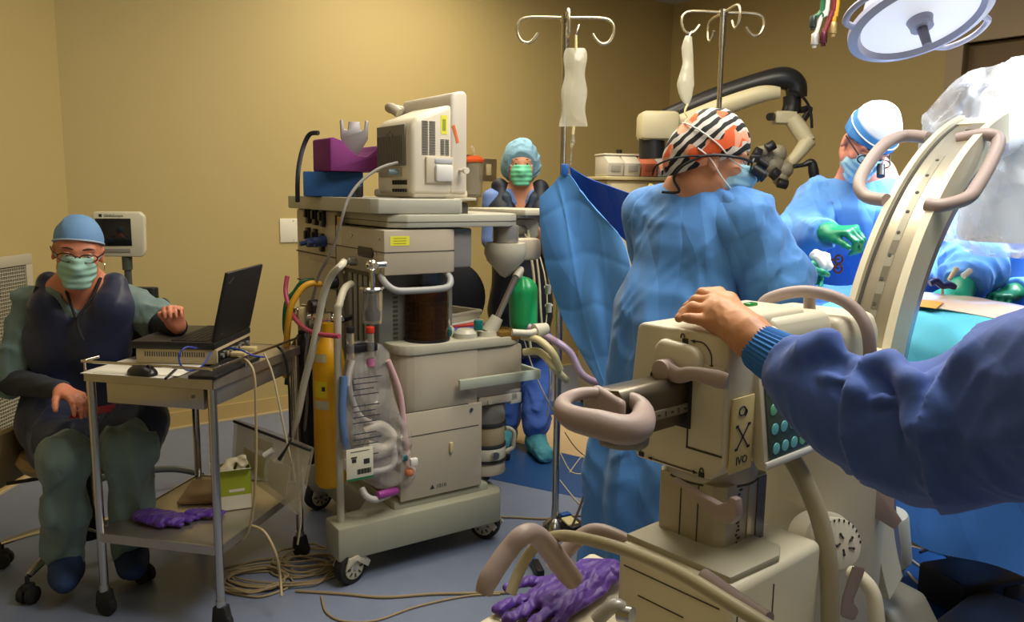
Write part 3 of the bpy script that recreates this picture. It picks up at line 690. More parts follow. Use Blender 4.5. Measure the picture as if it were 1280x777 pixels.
# breathing valves, bag arm, reservoir bag, hoses
m_ = MB(); m_.lathe([(0, 0), (.045, 0), (.045, .02), (.03, .034), (0, .036)], (.575, .10, .838), n=28); m_.lathe([(0, 0), (.04, 0), (.04, .03), (.03, .04), (0, .042)], (.52, .17, .838), n=28); m_.tube([(.52, .17, .875), (.51, .15, .90), (.49, .11, .89)], .02, n=14); m_.build('valve_dome', mat('valve_cream', rgb(196, 192, 172), .3), am)
q = FA.v(598, 393, .08); m_ = MB(); m_.cyl((q[0], .08, .868), (q[0], .08, .906), .018, n=18, bev=.002, mt=mat('teal_cap', rgb(14, 110, 104), .35)); m_.build('teal_knob', mat('teal_cap', rgb(14, 110, 104)), am)
m_ = MB(); m_.cyl((.505, .12, .872), (.488, .09, .864), .018, n=16); m_.build('teal_knob', mat('teal_cap', rgb(14, 110, 104)), am)
m_ = MB(); m_.box2((.70, .045, .818), (.80, .16, .856), .004); m_.build('amber_block', mat('amber_clear', rgb(120, 90, 30), .15, coat=.5), am)
q0 = FA.v(614, 412, .10); q1 = FA.v(622, 396, .09); q2 = FA.v(645, 346, .08); q3 = FA.v(650, 338, .09)
m_ = MB(); m_.lathe([(0, 0), (.042, 0), (.038, .02), (0, .02)], (q0[0]-.02, .10, .838)); m_.tube([(q0[0]-.01, .10, .85), q1], [.034, .024], n=16); m_.build('bag_arm_base', CRL, am)
m_ = MB(); m_.tube([q1, q2], .0125, n=14); m_.build('bag_arm', mat('arm_steel', rgb(168, 156, 146), .25, .7), am)
m_ = MB(); m_.tube([q2, q3, (q3[0]+.012, q3[1]+.02, q3[2]-.005), (q3[0]+.014, q3[1]+.03, q3[2]-.03)], .016, n=14); m_.build('bag_elbow', TUBEW, am)
bt = Vector((q3[0]+.014, q3[1]+.03, q3[2]-.03))
gq = FA.v(652, 388, bt.y)
bgx = FA.M @ bt; 
gbag = SDF(.006, .03); gb0 = FA.M @ Vector((bt.x, bt.y, bt.z-.02)); gb1 = FA.M @ Vector((gq[0]+.005, bt.y, 1.0)); gb2 = FA.M @ Vector((gq[0]+.01, bt.y, .875))
gbag.cap(gb0, gb0-Vector((0, 0, .03)), .017, .03); gbag.cap(gb1, gb2, .060, .058)
def gd(X, Y, Z): return .0022*np.sin(np.arctan2(Y-gb1.y, X-gb1.x)*9)*np.clip((Z-.94)/.08, 0, 1)
gbag.disp = gd
gbag.build('reservoir_bag', mat('bag_green', rgb(28, 150, 84), .38, coat=.2), am)
m_ = MB(FA.M.inverted() @ T((0, 0, 0))); m_ = MB(); m_.cyl((bt.x, bt.y, bt.z-.035), (bt.x, bt.y, bt.z+.005), .017, mt=CRL); m_.build('bag_neck', CRL, am)
# canister of the breathing circuit: corrugated hoses leaving to the right
HY = mat('hose_cream', rgb(214, 202, 150), .4); HL = mat('hose_lilac', rgb(176, 150, 170), .35)
def Lw(px, py, Y): return P(px, py, Y)
h = empty('breathing_hoses', P(690, 430, 3.05), 0, 'cream and lilac breathing hoses running right from the anesthesia machine behind the pole', 'hoses')
m_ = MB(); m_.tube([P(652, 420, 3.02), P(672, 424, 3.0), P(690, 440, 2.98), P(700, 462, 3.0)], .0145, n=12); m_.tube([P(655, 440, 3.05), P(675, 440, 3.02), P(694, 461, 3.0), P(708, 475, 3.1)], .0145, n=12); m_.build('cream_hose', HY, h, world=True)
m_ = MB(); pts = [P(660, 408, 3.12), P(690, 424, 3.1), P(712, 440, 3.1), P(728, 468, 3.05), P(752, 480, 3.0), P(775, 484, 2.9)]; m_.tube(pts, .015, n=12); m_.build('lilac_hose', HL, h, world=True)
m_ = MB(); m_.tube([P(640, 415, 2.98), P(662, 416, 3.0), P(674, 412, 3.02)], .013, n=12, mt=TUBEW); m_.cyl(P(668, 414, 3.02), P(684, 410, 3.05), .030, .022, mt=TUBEW, bev=.004); m_.build('filter_connector', TUBEW, h, world=True)
# clipboard, papers and red/blue pouches on the back of the work top: each lies there
PAP = mat('paper', rgb(226, 222, 208), .7)
for k, (u_, v_, z_, w_, d_, t_, rz, mt_, nm, lb, ct) in enumerate((
    (.66, .36, .838, .26, .30, .012, .10, mat('folder_blue', rgb(96, 104, 176), .5), 'folder', 'lavender-blue folder at the bottom of the paper pile on the machine work top', 'folder'),
    (.66, .33, .8505, .20, .16, .010, -.15, mat('pouch_red', rgb(214, 66, 48), .4), 'supply_pouch', 'red sealed pouch on top of the blue folder on the work top', 'pouch'),
    (.62, .40, .861, .26, .28, .004, .25, PAP, 'paper_sheet', 'white sheets lying over the red pouch on the work top', 'paper'))):
    o = MB(); o.box((0, 0, t_/2), (w_, d_, t_), min(.004, t_*.4)); o = o.build(nm, mt_); o.matrix_world = FA.M @ T((u_, v_, z_), rz); o.location = (FA.M @ Vector((u_, v_, z_))); o.rotation_euler = (0, 0, yA+rz); tag(o, lb, ct)
e = empty('binder_tray', FA.M @ Vector((.60, .42, .866)), yA+.35, 'cream open tray with raised rim leaning on papers behind the bellows', 'tray')
m_ = MB(); m_.box2((-.15, -.14, 0), (.15, .14, .006)); m_.build('tray_floor', CRL, e)
m_ = MB(); m_.tube([(-.15, -.14, .03), (.15, -.14, .03), (.15, .14, .03), (-.15, .14, .03)], .009, closed=True, sub=1, n=8)
for sgn in (-1, 1): m_.box2((sgn*.15-.003, -.14, .0), (sgn*.15+.003, .14, .03)); m_.box2((-.15, sgn*.14-.003, 0), (.15, sgn*.14+.003, .03))
m_.build('tray_rim', CRL, e)
# ---------------------------------------------------------------- patient monitor on top shelf
pm = empty('patient_monitor', FA.M @ Vector((.47, .28, 1.377)), yA, 'bulky off-white patient monitor seen from behind on the machine top shelf', 'monitor')
PMW = mat('monitor_white', rgb(214, 206, 186), .4, var=.02); PMG = mat('monitor_grey', rgb(156, 150, 132), .45)
# local: u from -.13 .. ; origin (.47,.28)
m_ = MB(); m_.prism([(-.115, .01), (-.118, .25), (-.10, .285), (-.06, .30), (.055, .345), (.055, .01)], 'y', -.165, .14, .018, seg=3); m_.build('housing', PMW, pm)
m_ = MB(); m_.box2((-.105, -.155, -.003), (.13, .20, .03), .012, seg=3); m_.build('foot_plate', PMW, pm)
m_ = MB(); m_.prism([(.045, .015), (.045, .36), (.055, .385), (.105, .395), (.118, .38), (.118, .015)], 'y', -.165, .245, .012, seg=3); m_.build('bezel', mat('monitor_bezel', rgb(206, 198, 182), .4), pm)
m_ = MB(); m_.box2((.112, -.150, .03), (.122, .23, .375), .003); m_.build('screen_glass', mat('screen_black', (.01, .012, .015), .1, coat=.5), pm)
m_ = MB(); m_.tube([(.06, .235, .345), (.0, .225, .350), (-.03, .20, .352), (-.035, .16, .345), (-.02, .13, .325)], .020, n=12); m_.build('carry_handle', PMG, pm)
m_ = MB(); m_.box2((-.124, -.120, .115), (-.112, .122, .265), .005)
for i in range(17): m_.box2((-.1265, -.110+i*.0135, .12), (-.1235, -.104+i*.0135, .225), mt=mat('groove', rgb(112, 108, 96), .5))
m_.build('rear_cover', PMG, pm)
m_ = MB()
for k, (y, z) in enumerate(((0, .243), (-.02, .232), (.02, .232), (-.02, .215), (.02, .215), (0, .204))): m_.ball((-.127, y, z), (.002, .005, .005), 8)
m_.build('alarm_dots', mat('groove', rgb(112, 108, 96)), pm)
m_ = MB(); m_.box2((-.121, -.085, .075), (-.113, .11, .108), .003); m_.build('connector_strip', PMG, pm)
m_ = MB(); m_.cyl((-.118, -.06, .09), (-.155, -.05, .092), .011, mt=mat('plug_cyan', rgb(120, 150, 160), .3)); m_.build('cable_plug', STL, pm)
m_ = MB()
for i in range(6):
    m_.box2((-.1225, -.125+i*.021, .045), (-.117, -.117+i*.021, .062)); m_.box2((-.1225, -.125+i*.021, .018), (-.117, -.117+i*.021, .030))
m_.build('port_slots', DK, pm, smooth=False)
for (x0, x1, za, zb, n) in ((-.075, -.020, .155, .278, 22), (.002, .038, .155, .215, 11)):
    m_ = MB(); dz = (zb-za)/n
    for i in range(n): m_.box2((x0, -.1668, za+i*dz), (x0+(x1-x0)*.45, -.164, za+i*dz+dz*.5)); m_.box2((x0+(x1-x0)*.55, -.1668, za+i*dz), (x1, -.164, za+i*dz+dz*.5))
    o = m_.build('vent_slots', SEAM, pm, smooth=False); o['kind'] = 'stuff'
m_ = MB(); m_.box2((-.062, -.176, .052), (.052, -.160, .148), .004, mt=mat('monitor_panel', rgb(196, 186, 164), .4)); m_.box2((-.028, -.190, .058), (.046, -.170, .120), .012, mt=mat('printer_white', rgb(214, 212, 206), .35)); m_.box2((-.028, -.180, .124), (.046, -.174, .142), .003, mt=mat('printer_grey', rgb(176, 178, 184), .35)); m_.build('recorder', PMW, pm)
m_ = MB(); m_.box2((.004, -.1662, .232), (.030, -.1642, .300)); o = m_.build('inspection_label', YEL, pm, label='tall bright yellow sticker')
m_ = MB(); m_.box2((.010, -.1668, .244), (.024, -.1660, .286)); m_.build('print_block', mat('print_green', rgb(150, 160, 50), .6), o)
m_ = MB(); m_.box((.066, -.1665, .235), (.011, .0015, .066), rot=Matrix.Rotation(-.30, 3, 'Y')); m_.build('orange_label', mat('label_orange', rgb(226, 110, 50), .5), pm, label='slanted orange sticker')
m_ = MB(); m_.cyl((.085, -.165, .10), (.085, -.21, .10), .006); m_.cyl((.085, -.205, .10), (.085, -.218, .10), .012); m_.build('side_knob', PMW, pm)
# cable from monitor down the rear
cb = empty('monitor_cable', FA.M @ Vector((.2, .4, .8)), yA, 'grey cable sagging from the monitor plug down past the rear sockets', 'cable')
m_ = MB(); m_.tube([P(497, 203, 2.98), P(475, 210, 2.94), P(452, 226, 2.90), P(436, 247, 2.86), P(428, 270, 2.84), P(420, 300, 2.86), P(410, 322, 2.88), P(398, 345, 2.92), P(390, 375, 2.96), P(378, 395, 3.0)], .0058, n=8); m_.build('cable', mat('cable_grey', rgb(140, 136, 128), .45), cb, world=True)
# ---------------------------------------------------------------- foam headrest, blue box, grey head holder on the shelf
o = MB(); o.box2((0, 0, 0), (.235, .27, .098), .005); o = o.build('foam_block', mat('foam_blue', rgb(44, 92, 152), .8, bump=.15, bscale=160)); q = P(379, 230, 3.22); o.location = (q.x, q.y, 1.373); o.rotation_euler = (0, 0, .22); tag(o, 'blue foam block lying on the left end of the machine top shelf', 'foam block')
prof = [(0, 0), (0, .125), (.012, .130), (.05, .118), (.085, .082), (.115, .062), (.155, .060), (.185, .082), (.205, .104), (.232, .108), (.250, .100), (.250, .078), (.238, .070), (.225, .045), (.225, 0)]
o = MB(); o.prism(prof, 'y', 0, .20, .005); o = o.build('foam_cradle', mat('foam_purple', rgb(118, 44, 112), .8, bump=.15, bscale=160)); q = P(413, 200, 3.16); o.location = (q.x, q.y, 1.4725); o.rotation_euler = (0, 0, .58); tag(o, 'purple foam head cradle with dipped top resting on the blue foam block', 'foam cradle')
hp = [(.72*a_, .85*b_) for a_, b_ in [(-.075, -.01), (-.018, -.085), (.018, -.085), (.075, -.01), (.078, .075), (.062, .078), (.055, .035), (.035, .03), (.030, .07), (-.030, .07), (-.035, .03), (-.055, .035), (-.062, .078), (-.078, .075)]]
o = MB(); o.prism(hp, 'y', -.006, .006, .003); o = o.build('head_holder', mat('holder_grey', rgb(150, 146, 148), .4, .4)); q = P(443, 180, 3.27); o.location = (q.x, q.y, 1.610); o.rotation_euler = (0, 0, .35); tag(o, 'grey fork-topped plate standing up out of the purple cradle', 'plate')
HH = o
st = empty('hanging_strap', FA.M @ Vector((.16, .93, 1.5)), yA, 'dark strap looped over the blue foam block hanging down at its left', 'strap')
m_ = MB(); m_.tube([P(398, 166, 3.42), P(387, 168, 3.45), P(379, 184, 3.45), P(374, 205, 3.40), P(372, 225, 3.33), P(372, 252, 3.30)], .010, n=8, flat=((0, 1, 0), .4)); m_.build('strap', mat('strap_dark', rgb(30, 34, 48), .6), st, world=True)
# power brick standing by the monitor
o = MB(); o.box((0, 0, .022), (.022, .03, .044), .004); o = o.build('black_adapter', DK); o.location = FA.M @ Vector((.225, .30, 1.373)); o.rotation_euler = (0, 0, yA); tag(o, 'small black plug block standing at the foot of the patient monitor', 'adapter')
# ---------------------------------------------------------------- gas cylinders behind
def bottle(name, lab, loc, r, z0, z1, mt_, mtv, grp=None):
    e = empty(name, (loc[0], loc[1], z0), 0, lab, 'gas cylinder', grp); h_ = z1-z0
    m_ = MB(); m_.lathe([(0, 0), (r*.8, 0), (r, .015), (r, h_-.09), (r*.9, h_-.055), (r*.55, h_-.02), (r*.30, h_), (0, h_)], n=32); m_.build('body', mt_, e)
    m_ = MB(); m_.lathe([(0, h_), (.022, h_), (.022, h_+.045), (0, h_+.045)]); m_.build('neck', mtv, e); return e, h_
yq = (-.665, 2.85)
e, hh_ = bottle('yellow_cylinder', 'yellow medical air cylinder hung upright at the rear of the anesthesia machine', yq, .058, .315, .88, mat('cyl_yellow', rgb(226, 166, 12), .42, bump=.05, bscale=30, var=.10, vscale=12), mat('cyl_yellow', rgb(212, 160, 24)))
for (z, w2, h2, mt_, nm) in ((.49, .9, .030, mat('lab_pale', rgb(206, 196, 150), .5), 'paper_label'), (.375, .95, .06, mat('lab_yellow', rgb(224, 200, 30), .5), 'hazard_label'), (.318, 1.1, .032, mat('lab_pale2', rgb(190, 180, 150), .5), 'paper_label')):
    m_ = MB()
    def f(u, v, z=z, w2=w2, h2=h2): a = -math.pi/2-.35+(u-.5)*w2*1.6*.62; return Vector((.0587*math.cos(a), .0587*math.sin(a), z+(v-.5)*h2))
    m_.grid(f, 9, 2); m_.build(nm, mt_, e)
m_ = MB()
def f(u, v): a = -math.pi/2-.12+(u-.5)*.22; return Vector((.0592*math.cos(a), .0592*math.sin(a), .378+(v-.5)*.016))
m_.grid(f, 4, 2); m_.build('label_print', INK, e)
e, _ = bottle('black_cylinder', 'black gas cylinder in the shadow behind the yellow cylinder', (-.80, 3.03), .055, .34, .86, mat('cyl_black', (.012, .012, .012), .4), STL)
# yokes, valves and manifold at the rear
yk = empty('cylinder_yokes', FA.M @ Vector((.05, .45, .9)), yA, 'cluster of chrome yokes and valves above the yellow cylinder', 'gas valves')
for (px, py, Y, sx) in ((398, 396, 2.92, .05), (385, 388, 3.0, .05), (370, 392, 3.05, .04), (408, 398, 2.86, .045)):
    p = P(px, py, Y); m_ = MB(); m_.box(p, (sx, .035, .05), .006); m_.cyl(p-Vector((.04, 0, .0)), p+Vector((.045, .01, 0)), .010); m_.ball(p+Vector((.05, .01, 0)), .016, 12); m_.build('yoke', CHR, yk, world=True)
p = P(378, 396, 2.9); m_ = MB(); m_.box(p, (.022, .03, .075), .004); m_.build('cream_knob', mat('catch_cream', rgb(205, 190, 140)), yk, world=True)
for (px, py, Y) in ((392, 383, 2.88), (416, 352, 2.96)):
    p = P(px, py, Y); m_ = MB(); m_.cyl(p-Vector((.012, .01, 0)), p+Vector((.012, .01, 0)), .026, bev=.004); m_.build('hand_wheel', DK, yk, world=True)
m_ = MB(); m_.tube([P(375, 415, 3.0), P(395, 408, 2.95), P(420, 402, 2.9), P(440, 396, 2.9)], .010); m_.build('manifold_bar', DK, yk, world=True)
def hose(name, lab, pts, r, mt_, cat='hose', grp=None, n=10):
    m_ = MB(); m_.tube(pts, r, n=n); o = m_.build(name, mt_); recenter(o); return tag(o, lab, cat, grp)
pw = [P(445, 326, PORT.y), P(428, 330, 2.66), P(414, 345, 2.66), P(404, 370, 2.68), P(398, 400, 2.70), P(390, 440, 2.72), P(380, 480, 2.76), P(372, 520, 2.8), P(364, 545, 2.84), P(356, 590, 2.95)]
hose('white_gas_hose', 'thick white hose curving from the block port down past the yellow cylinder', [PORT]+pw[1:], .0125, TUBEW)
hose('yellow_hose', 'orange-yellow hose arching down beside the laptop', [P(400, 355, 2.95), P(388, 354, 2.92), P(376, 362, 2.9), P(364, 382, 2.88), P(360, 405, 2.88), P(358, 435, 2.9), P(357, 470, 2.95)], .0115, mat('hose_yellow', rgb(206, 150, 34), .4))
hose('pink_hose', 'pink hose sweeping from behind the laptop to the machine rail', [P(359, 345, 2.98), P(357, 365, 2.96), P(363, 388, 2.92), P(372, 402, 2.86), P(385, 413, 2.76), P(402, 418, 2.7), P(424, 420, 2.66)], .0085, mat('hose_pink', rgb(170, 66, 92), .4))
hose('green_hose', 'green oxygen hose hanging behind the yellow hose', [P(392, 350, 3.08), P(378, 352, 3.05), P(368, 365, 3.04), P(358, 378, 3.03), P(356, 410, 3.03), P(362, 440, 3.04), P(358, 480, 3.05)], .009, mat('hose_green', rgb(24, 84, 48), .4))
hose('grey_gas_tube', 'thin grey tube running down the rear of the machine', [P(408, 375, 2.92), P(398, 392, 2.92), P(388, 412, 2.92), P(382, 450, 2.93), P(384, 500, 2.95), P(378, 560, 3.0)], .0055, mat('cable_grey', rgb(140, 136, 128)))
# ================================================================ SEATED PERSON on a wheeled stool
Hs = P(98, 312, 2.78); fs = Vector((.42, -.86, -.20)).normalized(); Rs = basis(fs)
Rs = Matrix.Rotation(-.10, 3, fs) @ Rs
pn = P(100, 352, 2.84); chest = P(100, 405, 2.88); pelv = P(108, 525, 2.93)
shR = P(40, 380, 2.86); shL = P(150, 374, 2.92); elR = P(14, 476, 2.80); wrR = P(78, 488, 2.58); elL = P(200, 404, 2.88); wrL = P(222, 408, 2.66)
hipR = P(80, 522, 2.90); hipL = P(140, 520, 2.92); knR = P(84, 572, 2.56); knL = P(164, 566, 2.60); anR = P(82, 700, 2.62); anL = P(164, 690, 2.70)
toR = P(80, 728, 2.50); toL = P(166, 712, 2.58)
per = empty('person', (pelv.x, pelv.y, 0), 0, 'seated person in navy vest, grey-teal scrubs, blue cap and dark glasses at the laptop', 'person')
bd = (chest-pelv); fwd = Vector((.25, -.97, 0)).normalized()
b = SDF(.0055, .03)
head_prims(b, Hs, Rs, .96)
b.cap(Hs-Rs.col[2]*.07-Rs.col[1]*.02, pn, .048, .056, .03)
b.cap(pn, pn.lerp(chest, .5), .055, .08, .04, (fwd, .6)); b.cap(pn.lerp(chest, .6), pelv, .11, .11, .05, (fwd, .6))
for a, c in ((shR, elR), (shL, elL)): b.cap(pn, a, .05, .052, .05); b.cap(a, c, .050, .040, .03)
b.cap(elR, wrR, .040, .026, .02); b.cap(elL, wrL, .040, .026, .02)
hand_prims(b, wrR, P(108, 500, 2.50)-wrR, Vector((.1, -.2, -1)), side=-1, curl=(.35, .4, .45, .5), sc=.92)
hand_prims(b, wrL, (P(216, 384, 2.63)-wrL), Vector((.35, -.85, -.2)), side=-1, curl=((.95, .8, .5), (1.0, .8, .5), (1.0, .85, .5), (1.1, .9, .5)), sc=.80, thumb=(.4, .8))
for h, k, a in ((hipR, knR, anR), (hipL, knL, anL)): b.cap(h, k, .075, .055, .04); b.cap(k, a, .050, .036, .03)
body = b.build('body', SKIN2, per)
eyes(per, Hs, Rs, 1.0, down=.5)
# scrub trousers
t = SDF(.010, .04)
t.cap(hipR, knR, .100, .082, .05); t.cap(hipL, knL, .100, .082, .05); t.cap(hipR, hipL, .12, .12, .05)
t.chain([knR, knR.lerp(anR, .5), anR+Vector((0, 0, .01))], [.080, .070, .062], .04); t.chain([knL, knL.lerp(anL, .5), anL+Vector((0, 0, .01))], [.080, .068, .058], .04)
w_ = wav(42, .014, 3); w9 = wav(20, .010, 4); t.disp = lambda X, Y, Z: w_(X, Y, Z*.35)+w9(X, Y, Z*.8)
t.cut('plane', anR+Vector((0, 0, -.02)), (0, .15, 1)); t.build('scrub_trousers', SCR_TEAL, per)
# scrub top: sleeves and collar
s = SDF(.008, .035)
s.cap(pn-Vector((0, 0, .045)), pn.lerp(chest, .7), .07, .11, .04, (fwd, .62)); s.cap(pn.lerp(chest, .6), pelv, .128, .12, .05, (fwd, .66))
for a, c, t_ in ((shR, elR, .95), (shL, elL, .92)): s.cap(pn.lerp(a, .4)-Vector((0, 0, .01)), a, .045, .055, .04); s.cap(a, a.lerp(c, t_), .060, .070, .04)
w2 = wav(44, .011, 5); s.disp = w2
s.cut('ell-', pn+fwd*.08+Vector((0, 0, .03)), (.062, .13, .13)); s.cut('plane', elL, (elL-shL)*-1); s.build('scrub_top', SCR_TEAL, per)
# dark undersleeves
s = SDF(.006, .02); s.cap(elR.lerp(shR, .15), elR, .052, .050); s.cap(elR, wrR, .050, .033); s.cut('plane', wrR, elR-wrR); s.disp = wav(60, .003, 9); s.build('undersleeve', UNDER, per)
s = SDF(.006, .02); s.cap(elL.lerp(shL, .10), elL, .052, .050); s.cap(elL, wrL, .048, .034); s.cut('plane', wrL, elL-wrL); s.disp = wav(60, .003, 10); s.build('undersleeve', mat('undersleeve_navy', rgb(24, 28, 44), .8), per)
# lead vest: chest with V opening and apron over the lap
v = SDF(.0065, .03)
v.chain([P(62, 355, 2.85), P(62, 388, 2.81), P(73, 430, 2.84)], [.047, .072, .108], .02, (fwd, .82))
v.chain([P(141, 355, 2.87), P(141, 388, 2.82), P(128, 430, 2.85)], [.045, .070, .108], .02, (fwd, .82))
v.cap(P(98, 430, 2.87), P(105, 505, 2.90), .140, .155, .06, (fwd, .88)); v.cap(P(70, 500, 2.86), P(138, 500, 2.88), .10, .10, .06)
v.cap(P(78, 535, 2.86), P(80, 556, 2.66), .112, .105, .06); v.cap(P(145, 532, 2.88), P(165, 545, 2.70), .110, .105, .06)
v.cap(P(60, 525, 2.86), P(58, 535, 2.78), .09, .09, .06); v.cap(P(165, 530, 2.86), P(178, 520, 2.76), .085, .075, .05)
wv_ = wav(26, .012, 12); v.disp = wv_
v.build('lead_vest', NAVY, per)
m_ = MB()
for pts in (([P(46, 358, 2.80), P(40, 380, 2.78), P(38, 410, 2.78), P(36, 440, 2.80)]), ([P(151, 350, 2.86), P(153, 375, 2.84), P(158, 400, 2.86), P(170, 435, 2.86)])): m_.tube(pts, .006, n=8)
m_.tube([P(78, 348, 2.80), P(85, 370, 2.765), P(95, 398, 2.738)], .0055, n=8); m_.tube([P(126, 347, 2.82), P(115, 372, 2.78), P(97, 400, 2.738), P(104, 425, 2.725)], .0055, n=8)
m_.build('vest_trim', NAVYTRIM, per, world=True)
# cap, mask, glasses, earring
s = cap_sdf(Hs, Rs, .95, .008, .004); r, f, u = Rs.col[0], Rs.col[1], Rs.col[2]
s.cut('plane', Hs+f*.085+u*.058, (u*.90-f*.42)); s.disp = wav(70, .0022, 20); s.build('surgical_cap', CAPB, per)
m_ = MB(); c0 = Hs+(-f*.012+u*.034)
pts = [c0+r*(.080*math.cos(a))+f*(.0975*math.sin(a))+u*(-.012+.037*math.sin(a)) for a in [math.radians(x) for x in range(-10, 191, 20)]]
m_.tube(pts, .003, n=6); m_.build('cap_band', mat('band_white', rgb(170, 190, 205), .7), per, world=True)
mask_part(per, Hs, Rs, 1.0, MASKG)
strap(per, [Hs+r*.055+f*.07-u*.02, Hs+r*.072+f*.02-u*.012, Hs+r*.084-f*.01-u*.0], mat('band_white', rgb(170, 190, 205)))
strap(per, [Hs-r*.055+f*.07-u*.02, Hs-r*.072+f*.02-u*.012, Hs-r*.084-f*.01-u*.0], mat('band_white', rgb(170, 190, 205)))
GL = mat('glasses_dark', rgb(44, 26, 24), .3)
m_ = MB()
for sg in (-1, 1):
    c = Hs+r*sg*.033+f*.103-u*.001; m_.tube([c+r*.027*math.cos(a)+u*.015*math.sin(a)-f*.012*abs(math.cos(a))*(1 if math.cos(a)*sg > 0 else 0) for a in [i*math.pi/6 for i in range(12)]], .0020, n=6, closed=True, sub=2)
    m_.tube([Hs+r*sg*.060+f*.092+u*.004, Hs+r*sg*.078+f*.05+u*.006, Hs+r*sg*.085-f*.005+u*.004], .0024, n=6)
m_.tube([Hs-r*.008+f*.104+u*.003, Hs+f*.107+u*.006, Hs+r*.008+f*.104+u*.003], .002, n=6); gl = m_.build('glasses', GL, per, world=True)
m_ = MB(); c = Hs-r*.083-f*.004-u*.055; m_.tube([c+f*.012*math.cos(a)+u*.014*math.sin(a) for a in [i*math.pi/5 for i in range(10)]], .0015, n=6, closed=True, sub=2); m_.build('hoop_earring', mat('silver', (.8, .78, .7), .15, 1.0), per, world=True)
SOCK = mat('shoe_cover_navy', rgb(32, 52, 92), .8, bump=.4, bscale=50, bdist=.006)
for a, t_ in ((anR, toR), (anL, toL)):
    s = SDF(.006, .03); s.cap(a-Vector((0, 0, .03)), a.lerp(t_, .5)-Vector((0, 0, .02)), .050, .048); s.cap(a.lerp(t_, .3), t_, .045, .040, None, ((0, 0, 1), .8)); s.cap(a+Vector((0, .02, -.05)), a+Vector((0, 0, 0)), .045, .05); s.disp = wav(60, .004, 31); s.build('shoe_cover', SOCK, per)
# red folder held in the lap
o = MB(); o.box((0, 0, 0), (.13, .085, .006), .002); o = o.build('red_notebook', mat('notebook_red', rgb(150, 40, 52), .5)); o.location = P(116, 512, 2.56)-Vector((0, 0, .005)); o.rotation_euler = (0, -.12, .35); tag(o, "thin red notebook under the seated person's right hand on the lap", 'notebook')
# ---------------------------------------------------------------- stool
sc_ = Vector((pelv.x+.03, 2.84, 0)); st = empty('wheeled_stool', sc_, 0, 'chrome five-star stool with black casters and a beige seat under the seated person', 'stool')
m_ = MB(); m_.lathe([(0, .395), (.16, .39), (.20, .40), (.215, .425), (.20, .452), (0, .458)], n=36); m_.build('seat', mat('stool_vinyl_beige', rgb(150, 128, 92), .5), st)
m_ = MB(); m_.box((-.24, -.03, .435), (.05, .26, .20), .024); m_.build('seat_side', mat('stool_vinyl_beige', rgb(150, 128, 92)), st)
m_ = MB(); m_.cyl((0, 0, .16), (0, 0, .40), .024, n=16); m_.cyl((0, 0, .10), (0, 0, .22), .038, n=18, mt=DK); m_.build('gas_column', CHR, st)
m_ = MB(); m_.tube([(.0, .20, .42), (.0, .26, .55), (0, .25, .80)], .018, n=8); m_.build('back_bar', CHR, st)
m_ = MB(); m_.prism(rr(-.21, .19, .21, .24, .02, n=3), 'z', .72, 1.02, .012); m_.build('backrest', DK, st)
m_ = MB(); m_.box((-.05, .0, .375), (.12, .24, .02), .005); m_.tube([(-.05, -.1, .375), (-.20, -.14, .36)], .007, n=8); m_.build('seat_mechanism', DK, st)
for i, a in enumerate((-100, -28, 44, 116, 188)):
    a = math.radians(a); d = Vector((math.cos(a), math.sin(a), 0)); m_ = MB(); m_.tube([d*.03+Vector((0, 0, .145)), d*.16+Vector((0, 0, .135)), d*.30+Vector((0, 0, .095))], [.024, .019, .014], n=10, flat=((0, 0, 1), .7)); lg = m_.build('leg', CHR, st)
    e = d*.305; pz = Vector((-d.y, d.x, 0)); m_ = MB(); m_.cyl(e+pz*.006+Vector((0, 0, .03)), e+pz*.026+Vector((0, 0, .03)), .030, n=20, bev=.003); m_.cyl(e-pz*.006+Vector((0, 0, .03)), e-pz*.026+Vector((0, 0, .03)), .030, n=20, bev=.003); m_.box(e+Vector((0, 0, .055)), (.04, .034, .03), .008, rot=a); m_.cyl(e+Vector((0, 0, .05)), e+Vector((0, 0, .095)), .007); m_.build('caster', DKR, lg)
# ---------------------------------------------------------------- steel cart
ca = math.radians(-12); CO = Vector((-1.33, 2.47, 0)); CF_ = Fr(CO, ca); CW, CD, CT = .425, .54, .822
STN = mat('stainless', (.50, .46, .40), .32, .85, bump=.04, bscale=90, var=.12, vscale=5, bdist=.001); STT = mat('stainless_tube', (.58, .55, .50), .2, 1.0)
ct = empty('steel_cart', CO, ca, 'stainless steel two-shelf cart on casters carrying the laptop beside the seated person', 'cart')
for (x, y) in ((.0, 0), (CW, 0), (CW, CD), (0, CD)):
    m_ = MB(); m_.cyl((x, y, .095), (x, y, CT), .0135, n=16); lg = m_.build('leg', STT, ct)
    m_ = MB(); m_.cyl((x, y, .085), (x, y, .105), .016, n=14, mt=STL); m_.prism([(x-.028, .03), (x-.022, .085), (x+.02, .088), (x+.032, .03)], 'y', y-.016, y+.016, .004, mt=DKR); m_.cyl((x+.004, y-.012, .032), (x+.004, y+.012, .032), .032, n=22, bev=.003, mt=DKR); m_.build('caster', DKR, lg)
m_ = MB(); m_.box2((-.012, -.012, CT-.004), (CW+.012, CD+.012, CT+.002), .002); m_.build('top_shelf', STN, ct)
m_ = MB()
for a, c in (((-.014, -.014), (CW+.014, -.010)), ((-.014, CD+.010), (CW+.014, CD+.014)), ((CW+.010, -.014), (CW+.014, CD+.014)), ((-.014, -.014), (-.010, CD+.014))): m_.box2((a[0], a[1], CT-.028), (c[0], c[1], CT+.003))
m_.build('shelf_edge', STN, ct)
m_ = MB(); m_.box2((.06, -.006, CT-.095), (CW-.025, .02, CT-.030), .002, mt=STN); m_.box2((.06, .02, CT-.095), (CW-.025, .40, CT-.030), mt=STN)
